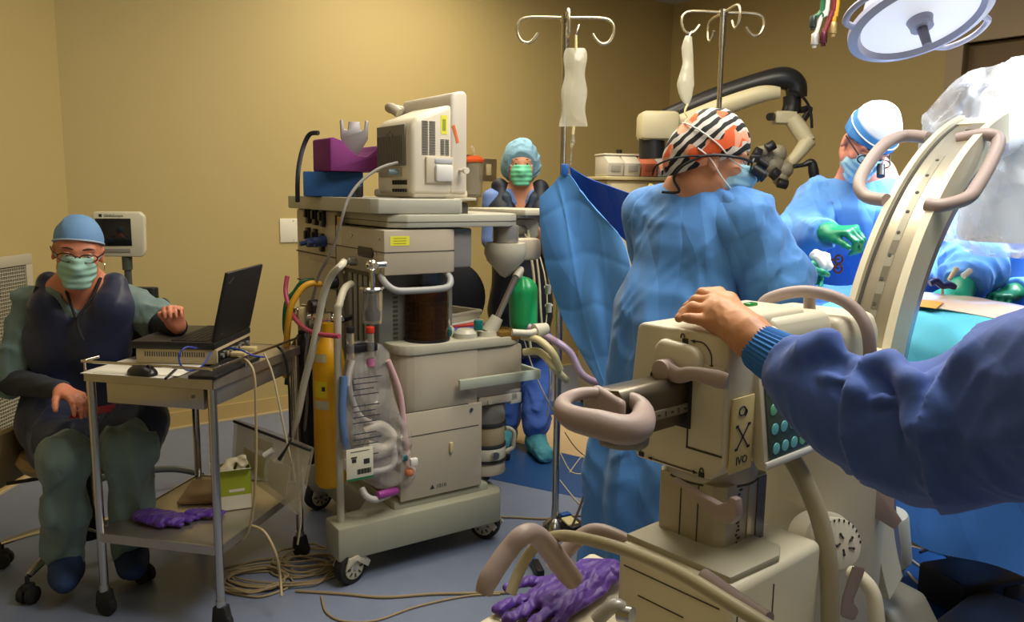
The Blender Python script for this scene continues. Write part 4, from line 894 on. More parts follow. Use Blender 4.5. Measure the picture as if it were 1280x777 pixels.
m_.box2((CW-.006, .02, CT-.085), (CW+.004, CD-.03, CT-.025), .002, mt=STN); dr = m_.build('drawer', STN, ct)
m_ = MB(); m_.cyl((CW-.06, -.006, CT-.055), (CW-.06, -.010, CT-.055), .006, n=10); m_.build('rivet', mat('rivet', (.2, .18, .15), .4, .8), dr)
m_ = MB(); z = CT+.036; m_.tube([(-.012, CD*.1, z), (-.012, -.006, z), (.0, -.014, z), (CW*.5, -.014, z), (CW, -.014, z), (CW+.012, 0, z), (CW+.012, CD*.5, z), (CW+.012, CD, z)], .0048, n=10, sub=4)
for (x, y) in ((-.010, -.010), (CW+.012, .18), (CW+.012, CD-.01)): m_.cyl((x, y, CT), (x, y, z), .004, n=8)
m_.build('guard_rail', STT, ct)
LZ = .285
m_ = MB(); m_.box2((-.004, -.004, LZ-.003), (CW+.004, CD+.004, LZ+.002), .001); m_.build('lower_shelf', STN, ct)
m_ = MB()
for a, c in (((0, -.012), (CW, -.008)), ((0, CD+.008), (CW, CD+.012)), ((CW+.008, 0), (CW+.012, CD)), ((-.012, 0), (-.008, CD))): m_.box2((a[0], a[1], LZ-.026), (c[0], c[1], LZ+.004))
m_.build('lower_shelf_edge', STN, ct)
# device box and laptop: footprint from three corners on the shelf
zt = CT+.003
q0 = G(272, 458, zt); q1 = G(184, 444, zt); q2 = G(347, 418, zt)
dv = (q2-q0); ang = math.atan2(dv.y, dv.x)      # direction of the right side, front to back
wdt = .27; dpt = .30; BX = empty('device_box', (q0.x, q0.y, zt), ang-math.pi/2, 'flat beige electronics box with a row of rear sockets under the laptop', 'electronics box')
BBX = mat('device_beige', rgb(172, 156, 122), .45, var=.04)
m_ = MB(); m_.box2((-wdt, 0, .006), (0, dpt, .056), .004); m_.build('case', BBX, BX)
for k in range(10): m_ = MB()
m_ = MB()
for k in range(26): m_.box2((-.24+k*.0078, -.0008, .030), (-.2365+k*.0078, .001, .046))
o = m_.build('vent_slots', SEAM, BX, smooth=False); o['kind'] = 'stuff'
for (x, y) in ((-.24, .03), (-.03, .03), (-.03, .27), (-.24, .27)): m_ = MB(); m_.cyl((x, y, 0), (x, y, .008), .01, n=10); m_.build('foot', DKR, BX)
m_ = MB(); m_.box2((-.002, .006, .012), (.0012, dpt-.01, .050), .001); m_.build('rear_panel', DK, BX)
for k in range(7):
    y = .03+k*.038; m_ = MB(); m_.cyl((0, y, .031), (.010, y, .031), .011 if k % 2 else .008, n=12); m_.build('socket', STL if k % 2 else mat('socket_grey', (.18, .18, .17), .4), BX)
for k, y in enumerate((.10, .19)):
    m_ = MB(); m_.box((.034, y, .022), (.055, .034, .018), .006); m_.build('cream_plug', mat('plug_cream', rgb(200, 180, 130), .45), BX)
LP = empty('laptop', BX.location + Vector((0, 0, .0562)), ang-math.pi/2, 'black open laptop standing on the beige electronics box, lid back toward the camera', 'laptop')
LB = mat('laptop_black', (.010, .010, .011), .55, bump=.05, bscale=300); LK = mat('laptop_deck', rgb(58, 52, 46), .5)
m_ = MB(); m_.box2((-.285, -.006, 0), (-.005, .318, .022), .004); m_.build('base', LB, LP)
m_ = MB(); m_.box2((-.282, -.003, .022), (-.03, .315, .0235), .001); m_.build('deck', LK, LP)
m_ = MB()
for i in range(6):
    for j in range(15): m_.box2((-.155+i*.020, .010+j*.0200, .0236), (-.138+i*.020, .027+j*.0200, .0262))
o = m_.build('keys', LB, LP, smooth=False); o['kind'] = 'stuff'
m_ = MB(); m_.box2((-.26, .11, .0236), (-.19, .20, .0242)); m_.build('touchpad', LB, LP)
lt = Matrix.Rotation(-.0+.24, 3, 'Y'); LM = T((-.012, 0, .024)) @ Matrix.Rotation(.24, 4, 'Y')
m_ = MB(LM); m_.box2((-.006, -.006, 0), (.006, .318, .235), .004); ld = m_.build('lid', LB, LP)
m_ = MB(LM); m_.box2((-.0075, .010, .018), (-.0058, .302, .222)); m_.build('screen', mat('screen_black', (.01, .012, .015)), ld)
def lidm(y, z): 
    m = LM @ face_m((.0062, y, z), (0, 1, 0), (0, 0, 1)); return m
text('ThinkPad', .011, LM @ face_m((.0062, .034, .205), (0, .8, .45), (0, -.45, .8)), mat('logo_silver', (.35, .33, .32), .3, .8), 'logo_lettering', ld)
text('ThinkPad', .008, LM @ face_m((.0062, .045, .022), (0, 1, 0), (0, 0, 1)), mat('logo_dim', (.06, .06, .06), .4), 'logo_lettering', ld)
# paper, mouse, pen, black tray on the top
pp = G(190, 462, zt)
o = MB(); o.box((0, 0, .0015), (.30, .215, .003), .0005); o.box((.02, .01, .004), (.28, .20, .0015), .0003, rot=.08); o = o.build('paper_stack', PAP); o.location = (G(182, 461, zt).x, G(182, 461, zt).y, zt); o.rotation_euler = (0, 0, ca+.02); tag(o, 'white papers under the black mouse on the cart top', 'paper')
q = G(178, 466, zt+.008); ms = empty('computer_mouse', (q.x, q.y, zt+.0052), ca-.2, 'black computer mouse on white papers at the front of the cart', 'mouse')
m_ = MB(); m_.ball((0, 0, .0), (.055, .034, .030), 24); bmesh.ops.bisect_plane(m_.bm, geom=m_.bm.verts[:]+m_.bm.edges[:]+m_.bm.faces[:], plane_co=(0, 0, .001), plane_no=(0, 0, 1), clear_inner=True); m_.build('shell', mat('mouse_black', (.015, .014, .013), .28), ms)
m_ = MB(); m_.cyl((.028, -.004, .024), (.028, .004, .024), .008, n=14); m_.build('scroll_wheel', DKR, ms)
m_ = MB(); a_ = G(207, 473, zt+.008); b_ = G(221, 460, zt+.008); m_.cyl(a_, b_, .0042, n=10); m_.cyl(b_, b_+(b_-a_)*.25, .0042, .0012, n=10); o = m_.build('pen', DK); recenter(o); tag(o, 'dark pen lying on the papers right of the mouse', 'pen')
q = G(262, 470, zt); kb = empty('black_tray', (q.x, q.y, zt), ang-math.pi/2-.08, 'low black shallow tray between the electronics box and the cart rail', 'tray')
m_ = MB(); m_.box2((-.045, -.05, 0), (.045, .27, .012), .004); m_.build('tray', DK, kb)
# blue network cable and pale cables
BLU = mat('cable_blue', rgb(44, 66, 160), .4); CBG = mat('cable_beige', rgb(166, 148, 110), .5)
hose('blue_cable', 'blue network cable looping over the front corner of the electronics box', [P(246, 435, 2.5), P(232, 434, 2.46), P(224, 444, 2.44), P(226, 456, 2.44), P(236, 463, 2.45), P(252, 458, 2.46), P(264, 440, 2.50)], .0028, BLU, 'cable')
hose('blue_lead', 'blue lead lying along the rear sockets of the electronics box', [P(284, 435, 2.60), P(300, 437, 2.57), P(316, 444, 2.56), P(330, 446, 2.60)], .003, BLU, 'cable')
hose('plug_cable', 'beige cable hanging from the electronics box over the right cart rail', [P(298, 446, 2.6), P(310, 452, 2.52), P(318, 470, 2.49), P(320, 520, 2.48), P(320, 580, 2.48), P(316, 640, 2.49), P(306, 672, 2.50), P(285, 682, 2.52), P(275, 672, 2.56)], .0042, CBG, 'cable')
hose('thin_cable', 'thin pale cable hanging down behind the cart rail past the plastic pouch', [P(330, 441, 2.62), P(340, 465, 2.62), P(348, 500, 2.62), P(356, 540, 2.63), P(366, 585, 2.66), P(376, 640, 2.70), P(372, 680, 2.72)], .0036, mat('cable_pale', rgb(196, 184, 148), .45), 'cable')
hose('black_cable', 'black cable bending over the rear corner of the cart', [P(346, 432, 2.8), P(356, 445, 2.79), P(361, 480, 2.79), P(363, 540, 2.8), P(365, 600, 2.85)], .0045, DKR, 'cable')
# bent black clips behind the laptop
hose('clamp_arm', 'dark bent wire handle rising behind the laptop', [P(196, 380, 3.0), P(204, 374, 3.0), P(211, 380, 3.0), P(212, 400, 3.0), P(208, 425, 3.0)], .006, DK, 'wire')
# ---------------------------------------------------------------- lower shelf: glove box, gloves, papers
zl = LZ+.0045
q = G(292, 634, zl); gb = empty('tissue_box', (q.x, q.y+.02, zl), ca+.62, 'small green and white open cardboard box with wipes sticking out on the lower shelf', 'box')
GRB = mat('box_green', rgb(146, 158, 34), .5); WHB = mat('box_white', rgb(206, 200, 180), .55)
bw, bd_, bh = .105, .082, .145
m_ = MB()
for (x0, y0, x1, y1) in ((-bw/2, -bd_/2, bw/2, -bd_/2+.002), (-bw/2, bd_/2-.002, bw/2, bd_/2), (-bw/2, -bd_/2, -bw/2+.002, bd_/2), (bw/2-.002, -bd_/2, bw/2, bd_/2)):
    m_.box2((x0, y0, .052), (x1, y1, bh), mt=GRB); m_.box2((x0, y0, 0), (x1, y1, .052), mt=WHB)
m_.box2((-bw/2, -bd_/2, 0), (bw/2, bd_/2, .002), mt=WHB); m_.build('carton', GRB, gb)
m_ = MB(); m_.box((-bw/2-.012, 0, bh+.004), (.03, bd_, .0015), rot=Matrix.Rotation(.35, 3, 'Y')); m_.build('flap', WHB, gb); m_ = MB(); m_.box((0, -bd_/2-.010, bh+.003), (bw, .025, .0015), rot=Matrix.Rotation(-.3, 3, 'X')); m_.build('flap', WHB, gb)
m_ = MB(); m_.box((.004, -bd_/2-.0006, .070), (.052, .001, .010)); m_.build('print_band', WHB, gb)
m_ = MB(); m_.box((bw/2+.0006, .0, .030), (.001, .05, .012)); m_.build('print_band', GRB, gb)
s = SDF(.004, .01); s.cap((-.03, 0, .13), (-.01, .01, .155), .022, .018); s.cap((.02, .0, .12), (.03, .01, .165), .02, .016); s.disp = wav(120, .006, 40); s.build('crumpled_wipe', mat('wipe_white', rgb(204, 192, 160), .7), gb, world=False)
m_ = MB(); m_.tube([(-.035, .01, .13), (-.03, .01, .14), (-.01, .02, .142)], .014, n=8); m_.build('dark_wipe', mat('wipe_maroon', rgb(84, 40, 44), .7), gb)
m_ = MB(); m_.cyl(P(330, 569, 2.72), P(341, 562, 2.72), .010, n=14); o = m_.build('white_marker', mat('marker_white', rgb(225, 222, 210), .4)); recenter(o); tag(o, 'white marker cap poking out behind the green box', 'marker')
PUR = mat('glove_purple', rgb(78, 38, 140), .5, bump=.1, bscale=70, var=.12, bdist=.004, sheen=.1, crump=(40, .6, .008))
def glove_pile(name, lab, c, rz, sc, seed, fingers, palm, z):
    s = SDF(.0028*sc, .008)
    R_ = Matrix.Rotation(rz, 3, 'Z'); L_ = lambda x, y, h: Vector(c)+R_ @ Vector((x*sc, y*sc, h*sc))
    for (x0, y0, x1, y1, ra, rb_, h) in palm: s.cap(L_(x0, y0, h), L_(x1, y1, h), ra*sc, rb_*sc, .012*sc, ((0, 0, 1), .38))
    for pts in fingers: s.chain([L_(*p) for p in pts], [.0125*sc]*len(pts), .006*sc, ((0, 0, 1), .55))
    w_ = wav(60/sc, .0030*sc, seed); w3 = wav(150/sc, .0020*sc, seed+50); s.disp = lambda X, Y, Z: w_(X, Y, Z)+w3(X, Y, Z)
    s.cut('plane', Vector(c)+Vector((0, 0, .0005)), (0, 0, 1))
    o = s.build(name, PUR); recenter(o); return tag(o, lab, 'glove')
q = G(215, 650, zl)
glove_pile('purple_glove', 'crumpled purple nitrile glove spread on the left of the cart lower shelf', (q.x-.03, q.y-.01, zl), ca-.1, .95, 5, [[(.03, .03, .012), (.10, .04, .012)], [(.03, .01, .014), (.11, .012, .014)], [(.03, -.02, .012), (.10, -.02, .012)], [(-.04, .02, .012), (-.10, .03, .01)], [(-.03, -.03, .01), (.04, -.05, .01)]], [(-.07, 0, .05, 0, .042, .045, .016), (-.06, -.02, .02, -.03, .03, .03, .016)], zl)
glove_pile('purple_glove', 'smaller folded purple glove at the right end of the pair on the lower shelf', (q.x+.10, q.y+.03, zl), ca+.2, .8, 8, [[(.02, .02, .014), (.065, .03, .012)], [(.02, -.01, .016), (.07, -.005, .014)], [(-.02, -.03, .01), (-.07, -.03, .012)]], [(-.05, 0, .03, 0, .038, .035, .018)], zl)
o = MB(); o.box((0, 0, 0), (.17, .22, .012), .002); o = o.build('cardboard_sheet', mat('cardboard', rgb(146, 118, 80), .7)); q = G(262, 618, zl); o.location = (q.x-.01, q.y+.02, zl+.006); o.rotation_euler = (0, 0, ca+.35); tag(o, 'flat brown cardboard folder behind the purple gloves on the lower shelf', 'cardboard')
# ---------------------------------------------------------------- zip plastic pouch hanging on the cart's right rear
PL = mat('pouch_plastic', rgb(232, 224, 204), .16, alpha=.34, bump=.5, bscale=14, bdist=.012, spec=.9)
pch = empty('plastic_pouch', P(340, 570, 2.80), 0, 'cloudy plastic zip pouch with a black top edge hanging right of the cart', 'pouch')
a0, a1, b0, b1 = P(293, 526, 2.92), P(388, 562, 2.60), P(290, 582, 2.92), P(372, 643, 2.62)
def f(u, v):
    p = a0.lerp(a1, u).lerp(b0.lerp(b1, u), v); w_ = math.sin(u*math.pi)*math.sin(v*math.pi)
    return p+Vector((-.4, -.8, 0))*(.018*w_+.005*math.sin(u*19+v*7)*w_)
m_ = MB(); m_.grid(f, 26, 20, .0015); m_.grid(lambda u, v: f(u, v)+Vector((.012, .03, 0))*(.6+.4*math.sin(u*3)), 12, 10, .0015); m_.build('bag', PL, pch, world=True)
m_ = MB(); m_.tube([a0+Vector((0, -.004, 0)), a0.lerp(a1, .5)+Vector((0, -.01, .002)), a1+Vector((0, -.004, 0))], .0055, n=8, flat=((0, 0, 1), 1.0)); m_.build('zip_edge', DKR, pch, world=True)
for (u0, v0, u1, v1, c_) in ((.15, .45, .50, .85, rgb(200, 190, 120)), (.55, .40, .80, .9, rgb(215, 208, 185)), (.30, .15, .55, .35, rgb(214, 206, 180))):
    m_ = MB(); m_.grid(lambda u, v: f(u0+(u1-u0)*u, v0+(v1-v0)*v)+Vector((.006, .014, 0)), 6, 6, .002); m_.build('packet', mat('packet_%d' % int(c_[2]*100), c_, .6), pch, world=True)
m_ = MB(); m_.tube([P(364, 548, 2.62), P(358, 560, 2.62), P(349, 574, 2.63)], [.003, .004, .0075], n=8); m_.build('zip_pull', DKR, pch, world=True)
# ---------------------------------------------------------------- small screen on a stand behind the person
vs = empty('video_screen', P(152, 560, 3.6)*1.0, 0, 'small off-white video screen on a grey pole behind the seated person', 'screen stand')
pc = P(150, 292, 3.55); vs.location = (pc.x, pc.y, 0); MW[vs.name] = Matrix.Translation((pc.x, pc.y, 0))
M2 = T((0, 0, pc.z), math.atan2(pc.x, -pc.y)*0+.42)
VW = mat('screen_case', rgb(204, 200, 176), .4)
w2, h2 = .205, .195
m_ = MB(T((-.0, 0, pc.z), .30)); m_.prism([(-w2/2, -h2/2+.01), (-w2/2+.012, -h2/2), (w2/2-.012, -h2/2-.004), (w2/2, -h2/2+.02), (w2/2+.004, h2/2-.02), (w2/2-.015, h2/2), (-w2/2+.01, h2/2), (-w2/2, h2/2-.01)], 'y', -.03, .03, .010); m_.build('case', VW, vs)
m_ = MB(T((0, 0, pc.z), .30)); m_.box2((-w2/2+.012, -.0325, -.052), (w2/2-.052, -.029, .068), .001); m_.build('display', mat('screen_black', (.01, .012, .015)), vs)
m_ = MB(T((0, 0, pc.z), .30)); m_.box2((-w2/2+.015, -.0325, -.082), (w2/2-.060, -.029, -.064), .002); m_.build('button_strip', mat('strip_grey', (.22, .21, .18), .5), vs)
text('\u25a0 GlideScope', .017, T((0, 0, pc.z), .30) @ face_m((-.028, -.0306, .080), (1, 0, 0), (0, 0, 1)), INK, 'lettering', vs)
m_ = MB(); m_.cyl((.03, .01, .10), (.02, .01, pc.z-.09), .018, .015, n=14); m_.cyl((.02, .01, pc.z-.16), (.02, .01, pc.z-.09), .022, n=14); m_.build('pole', mat('pole_grey', rgb(92, 96, 92), .4, .4), vs)
for i in range(4):
    a = i*math.pi/2+.4; m_ = MB(); m_.tube([(.03, .01, .10), (.03+.14*math.cos(a), .01+.14*math.sin(a), .09), (.03+.25*math.cos(a), .01+.25*math.sin(a), .055)], .016, n=8); lg = m_.build('leg', mat('pole_grey', rgb(92, 96, 92)), vs)
    e = Vector((.03+.25*math.cos(a), .01+.25*math.sin(a), .028)); m_ = MB(); m_.cyl(e-Vector((.012, 0, 0)), e+Vector((.012, 0, 0)), .028, n=16); m_.build('caster', DKR, lg)
# ================================================================ STANDING PEOPLE
GOWN = mat('gown_blue', rgb(76, 134, 200), .75, bump=.12, bscale=9, var=.06, vscale=5, bdist=.02, sheen=.15, crump=(7.5, .4, .035))
GLV = mat('glove_green', rgb(18, 128, 88), .38, bump=.25, bscale=60, bdist=.004)
CUFF = mat('cuff_white', rgb(210, 212, 206), .8)
def gown_sleeve(par, a, c, wr, r0=.085, r1=.075, r2=.050, seed=1, mt=None, vox=.008, amp=.007):
    s = SDF(vox, .04); s.cap(a, c, r0, r1); s.cap(c, wr, r1*.98, r2); w_ = wav(42, amp, seed); w3 = wav(90, amp*.4, seed+9); s.disp = lambda X, Y, Z: w_(X, Y, Z)+w3(X, Y, Z)
    s.cut('plane', wr, c-wr); return s.build('gown_sleeve', mt or GOWN, par)
def gloved_hand(par, wr, to, n, side, curl, sc=1.0, name='glove', mt=None, vox=.0045, thumb=(.7, .5), fa=None, spread=.06):
    s = SDF(vox, .008); d = Vector(to)-Vector(wr); hand_prims(s, Vector(wr), d, n, side, curl, sc=sc, thumb=thumb, spread=spread)
    if fa is not None: s.cap(wr, Vector(wr).lerp(Vector(fa), .35), .032*sc, .040*sc, .02)
    s.disp = wav(110, .0012, 3); return s.build(name, mt or GLV, par)
# ---------------------------------------------------------------- surgeon in the striped cap (seen from behind, head in profile)
H1 = P(892, 197, 2.36); f1 = Vector((.965, -.10, -.22)).normalized(); R1_ = basis(f1); r, f, u = R1_.col[0], R1_.col[1], R1_.col[2]
nk = P(868, 248, 2.42); fw = Vector((.75, .66, 0)).normalized(); rt = Vector((fw.y, -fw.x, 0))
shr = nk+rt*.165+Vector((0, 0, -.055)); shl = nk-rt*.165+Vector((0, 0, -.05)); pv = Vector((.50, 2.42, .92))
ow = empty('person', (pv.x, pv.y, 0), 0, 'surgeon in orange, black and white striped cap with loupes, back turned in blue gown', 'person')
b = SDF(.006, .03); head_prims(b, H1, R1_, 1.0)
b.cap(H1-u*.07-f*.03, nk, .052, .060, .03); b.cap(nk, pv, .11, .12, .05, (fw, .75)); b.cap(nk, shr, .05, .06); b.cap(nk, shl, .05, .06)
el = P(968, 352, 2.30); wr = P(988, 338, 2.52); b.cap(shr, el, .05, .04); b.cap(el, wr, .04, .028)
ell_ = nk-rt*.20+fw*.12+Vector((0, 0, -.34)); wl = P(1000, 345, 2.72); b.cap(shl, ell_, .05, .04); b.cap(ell_, wl, .04, .028)
for sg in (-1, 1): b.chain([pv+rt*sg*.09, Vector((pv.x, pv.y, .50))+rt*sg*.10+fw*.02, Vector((pv.x, pv.y, .09))+rt*sg*.11], [.085, .06, .042])
for sg in (-1, 1): b.cap(Vector((pv.x, pv.y, .05))+rt*sg*.11, Vector((pv.x, pv.y, .045))+rt*sg*.12+fw*.17, .045, .038)
b.build('body', SKIN, ow)
g = SDF(.009, .06)
g.cap(nk+Vector((0, 0, -.010))-fw*.01, nk+Vector((0, 0, -.12)), .088, .15, .07, (fw, .8))
g.cap(shl+Vector((0, 0, .0)), shr+Vector((0, 0, .0)), .085, .088, .06)
g.cap(nk+Vector((0, 0, -.18)), pv+Vector((0, 0, .10)), .175, .185, .08, (fw, .82)); g.chain([pv+Vector((0, 0, .10)), Vector((.47, 2.42, .55)), Vector((.46, 2.42, .10))], [.19, .22, .245], .06, (fw, .9))
W1 = wav(22, .012, 41); W2 = wav(75, .0035, 42)
def gdisp(X, Y, Z):
    a = np.arctan2(Y-2.42, X-.50); low = np.clip((1.15-Z)/.5, 0, 1)
    # folds radiating from the shoulder and vertical falls below the waist
    d = np.sqrt((X-shl.x)**2+(Y-shl.y)**2+(Z-shl.z-.1)**2)+1e-6
    rad = np.sin(np.arctan2(Z-shl.z-.15, (X-shl.x)*rt.x+(Y-shl.y)*rt.y)*22+3*np.sin(d*9))
    return 1.2*W1(X, Y, Z*.6)*(1-.5*low)+1.3*W2(X, Y, Z)+low*.016*np.sin(a*9+2*np.sin(Z*3))
g.disp = gdisp; g.cut('plane', (0, 0, .09), (0, 0, 1)); g.cut('ell-', nk+Vector((0, 0, .085))+fw*.02, (.072, .072, .085))
g.build('surgical_gown', GOWN, ow)
gown_sleeve(ow, shr+Vector((0, 0, -.01)), el, wr, .100, .105, .055, 51, amp=.010); gown_sleeve(ow, shl, ell_, wl, .09, .08, .05, 52)
gloved_hand(ow, wr, P(1012, 326, 2.62), Vector((.3, .1, -.95)), -1, (.5, .6, .7, .8), 1.0, fa=el); gloved_hand(ow, wl, P(1022, 338, 2.84), Vector((.3, .1, -.95)), 1, (.5, .6, .7, .8), 1.0, fa=ell_)
m_ = MB(); m_.tube([nk+rt*.07*math.cos(a)*1.0+fw*.075*math.sin(a)+Vector((0, 0, -.022+.02*math.sin(a*1+.5))) for a in [i*math.pi/6 for i in range(12)]], .008, n=8, closed=True, sub=3, flat=((0, 0, 1), 1)); m_.build('gown_neck_binding', mat('binding_pale', rgb(176, 196, 214), .7), ow, world=True)
# patterned cap: printed stripes, orange patches
cm = bpy.data.materials.new('cap_print'); cm.use_nodes = True; nt = cm.node_tree; bs = nt.nodes['Principled BSDF']; bs.inputs['Roughness'].default_value = .8
tc = nt.nodes.new('ShaderNodeTexCoord'); mp = nt.nodes.new('ShaderNodeMapping'); mp.inputs['Rotation'].default_value = (.0, -.85, .3); nt.links.new(tc.outputs['Object'], mp.inputs['Vector'])
wv = nt.nodes.new('ShaderNodeTexWave'); wv.wave_type = 'BANDS'; wv.bands_direction = 'X'; wv.inputs['Scale'].default_value = 12; wv.inputs['Distortion'].default_value = 1.6; wv.inputs['Detail'].default_value = 1.0; wv.inputs['Detail Scale'].default_value = 2.2
nt.links.new(mp.outputs[0], wv.inputs['Vector'])
cr = nt.nodes.new('ShaderNodeValToRGB'); cr.color_ramp.interpolation = 'CONSTANT'; e0 = cr.color_ramp.elements; e0[0].position = 0; e0[0].color = (.008, .008, .008, 1); e0[1].position = .50; e0[1].color = (.62, .58, .52, 1)
nt.links.new(wv.outputs['Fac'], cr.inputs['Fac'])
n1 = nt.nodes.new('ShaderNodeTexNoise'); n1.inputs['Scale'].default_value = 17; n1.inputs['Detail'].default_value = 1.5; nt.links.new(tc.outputs['Object'], n1.inputs['Vector'])
c2 = nt.nodes.new('ShaderNodeValToRGB'); c2.color_ramp.interpolation = 'CONSTANT'; c2.color_ramp.elements[0].color = (0, 0, 0, 1); c2.color_ramp.elements[1].position = .555; c2.color_ramp.elements[1].color = (1, 1, 1, 1); nt.links.new(n1.outputs['Fac'], c2.inputs['Fac'])
vo = nt.nodes.new('ShaderNodeTexVoronoi'); vo.inputs['Scale'].default_value = 22; nt.links.new(tc.outputs['Object'], vo.inputs['Vector'])
c3 = nt.nodes.new('ShaderNodeValToRGB'); c3.color_ramp.interpolation = 'CONSTANT'; c3.color_ramp.elements[0].color = (.80, .12, .03, 1); c3.color_ramp.elements[1].position = .45; c3.color_ramp.elements[1].color = (.80, .36, .22, 1)
sp = nt.nodes.new('ShaderNodeSeparateColor'); nt.links.new(vo.outputs['Color'], sp.inputs[0]); nt.links.new(sp.outputs[0], c3.inputs['Fac'])
mx = nt.nodes.new('ShaderNodeMix'); mx.data_type = 'RGBA'; nt.links.new(c2.outputs[0], mx.inputs['Factor']); nt.links.new(cr.outputs[0], mx.inputs['A']); nt.links.new(c3.outputs[0], mx.inputs['B']); nt.links.new(mx.outputs['Result'], bs.inputs['Base Color'])
s = cap_sdf(H1, R1_, 1.0, .013, .0035, top=.006); s.cap(H1-f*.085-u*.005, H1-f*.108-u*.030, .045, .032, .05); s.cap(H1-f*.07-u*.01, H1-f*.075-u*.055, .052, .040, .05); s.cut('plane', H1+f*.09+u*.038, (u*.86-f*.51))
s.disp = wav(80, .0022, 61); s.build('patterned_cap', cm, ow)
m_ = MB(); m_.tube([H1-f*.125-u*.035+r*.0, H1-f*.14-u*.055+r*.01, H1-f*.13-u*.085+r*.02], [.010, .008, .003], n=6); m_.build('cap_tie', cm, ow, world=True)
MB_ = mat('mask_blue', rgb(150, 196, 214), .7, bump=.15, bscale=50, bdist=.003)
mask_part(ow, H1, R1_, 1.02, MB_, cone=.006)
WT = mat('strap_white', rgb(222, 222, 216), .6)
strap(ow, [H1+r*.055+f*.08-u*.012, H1+r*.078+f*.04+u*.0, H1+r*.088-f*.005+u*.03, H1+r*.082-f*.06+u*.055, H1+r*.05-f*.10+u*.07, H1-f*.112+u*.075], WT, .0022)
strap(ow, [H1+r*.05+f*.075-u*.085, H1+r*.075+f*.03-u*.055, H1+r*.086-f*.02-u*.01, H1+r*.080-f*.06+u*.01], WT, .0022)
eyes(ow, H1, R1_, 1.0, down=.3)
# loupes: dark frame, temple, two barrels and headlight
m_ = MB()
for sg in (-1, 1):
    c = H1+r*sg*.033+f*.106+u*.002; m_.tube([c+r*.029*math.cos(a)+u*.019*math.sin(a)-f*.006*abs(math.cos(a)) for a in [i*math.pi/6 for i in range(12)]], .0030, n=6, closed=True, sub=2)
    m_.tube([H1+r*sg*.062+f*.098+u*.008, H1+r*sg*.080+f*.06+u*.010, H1+r*sg*.0885+u*.004, H1+r*sg*.086-f*.05-u*.012], .0042, n=8)
gl = m_.build('loupe_frame', DK, ow, world=True)
for sg in (-1, 1):
    m_ = MB(); a = H1+r*sg*.030+f*.110-u*.006; d_ = (f*.93-u*.36).normalized(); m_.cyl(a, a+d_*.040, .013, .016, n=20); m_.cyl(a+d_*.036, a+d_*.044, .0175, n=20); lb = m_.build('loupe_barrel', DK, ow, world=True)
    m_ = MB(); m_.cyl(a+d_*.044, a+d_*.045, .014, n=20); m_.build('lens', mat('lens_violet', (.06, .05, .25), .05, coat=1), lb, world=True)
m_ = MB(); m_.cyl(H1+f*.125+u*.020, H1+f*.155+u*.010, .012, n=18); m_.box(H1+f*.115+u*.024, (.03, .02, .02), .004); m_.build('headlight', DK, ow, world=True)
m_ = MB(); m_.tube([H1+r*.085-f*.045-u*.012, H1+r*.078-f*.085-u*.045, H1+r*.06-f*.10-u*.085, H1+r*.05-f*.075-u*.118, H1+r*.03-f*.12-u*.13], .004, n=8); m_.tube([H1+r*.086-f*.05-u*.01, H1+r*.08-f*.11-u*.03, H1+r*.06-f*.155-u*.06, H1+r*.04-f*.16-u*.09], .0028, n=8); m_.build('loupe_cord', DKR, ow, world=True)
# ---------------------------------------------------------------- nurse standing at the back wall
H2 = P(651, 206, 4.30); f2 = Vector((.05, -1, -.02)).normalized(); R2_ = basis(f2); r, f, u = R2_.col[0], R2_.col[1], R2_.col[2]
n2 = H2-u*.125+f*-.01; X2 = H2.x; Y2 = 4.32
nu = empty('person', (X2, Y2, 0), 0, 'standing person with green mask and pale blue bouffant cap in a dark lead apron', 'person')
b = SDF(.0065, .03); head_prims(b, H2, R2_, .93); b.cap(H2-u*.07-f*.02, n2, .046, .052, .03)
p2 = Vector((X2+.01, Y2, .88)); b.cap(n2-Vector((0, 0, .10)), p2, .08, .09, .05, (f, .55)); b.cap(n2, n2-Vector((0, 0, .12)), .05, .06)
sR = n2+Vector((-.135, 0, -.065)); sL = n2+Vector((.135, 0, -.065)); eR = sR+Vector((-.01, -.04, -.27)); eL = sL+Vector((.02, -.04, -.27)); wR = P(634, 292, 4.06); wL = P(668, 286, 4.06)
for a, c, w_ in ((sR, eR, wR), (sL, eL, wL)): b.cap(n2, a, .045, .05); b.cap(a, c, .045, .038); b.cap(c, w_, .036, .026)
hand_prims(b, wR, Vector((.6, -.7, .1)), Vector((0, 0, -1)), -1, sc=.9); hand_prims(b, wL, Vector((-.6, -.7, .1)), Vector((0, 0, -1)), 1, sc=.9)
an = []
for sg in (-1, 1):
    a = P(652+sg*18, 536 if sg > 0 else 528, 4.2 if sg > 0 else 4.35); b.chain([p2+Vector((sg*.085, 0, -.02)), Vector(((p2.x+sg*.09+a.x)/2, Y2, .48)), a], [.085, .06, .042]); an.append(a)
b.build('body', SKIN, nu)
eyes(nu, H2, R2_, .93, down=.1)
SB = mat('scrub_periwinkle', rgb(108, 136, 196), .8, bump=.2, bscale=25, bdist=.01); APD = mat('apron_dark', rgb(18, 24, 38), .55, bump=.2, bscale=16, bdist=.01); APT = mat('apron_collar', rgb(44, 58, 72), .6)
s = SDF(.009, .04); s.cap(n2-Vector((0, 0, .05)), p2, .085, .11, .05, (f, .62)); 
for a, c in ((sR, eR), (sL, eL)): s.cap(n2-Vector((0, 0, .03)), a, .05, .06); s.cap(a, a.lerp(c, .75), .062, .066)
s.disp = wav(45, .004, 71); s.cut('ell-', n2+f*.06+Vector((0, 0, .05)), (.045, .10, .13)); s.build('scrub_top', SB, nu)
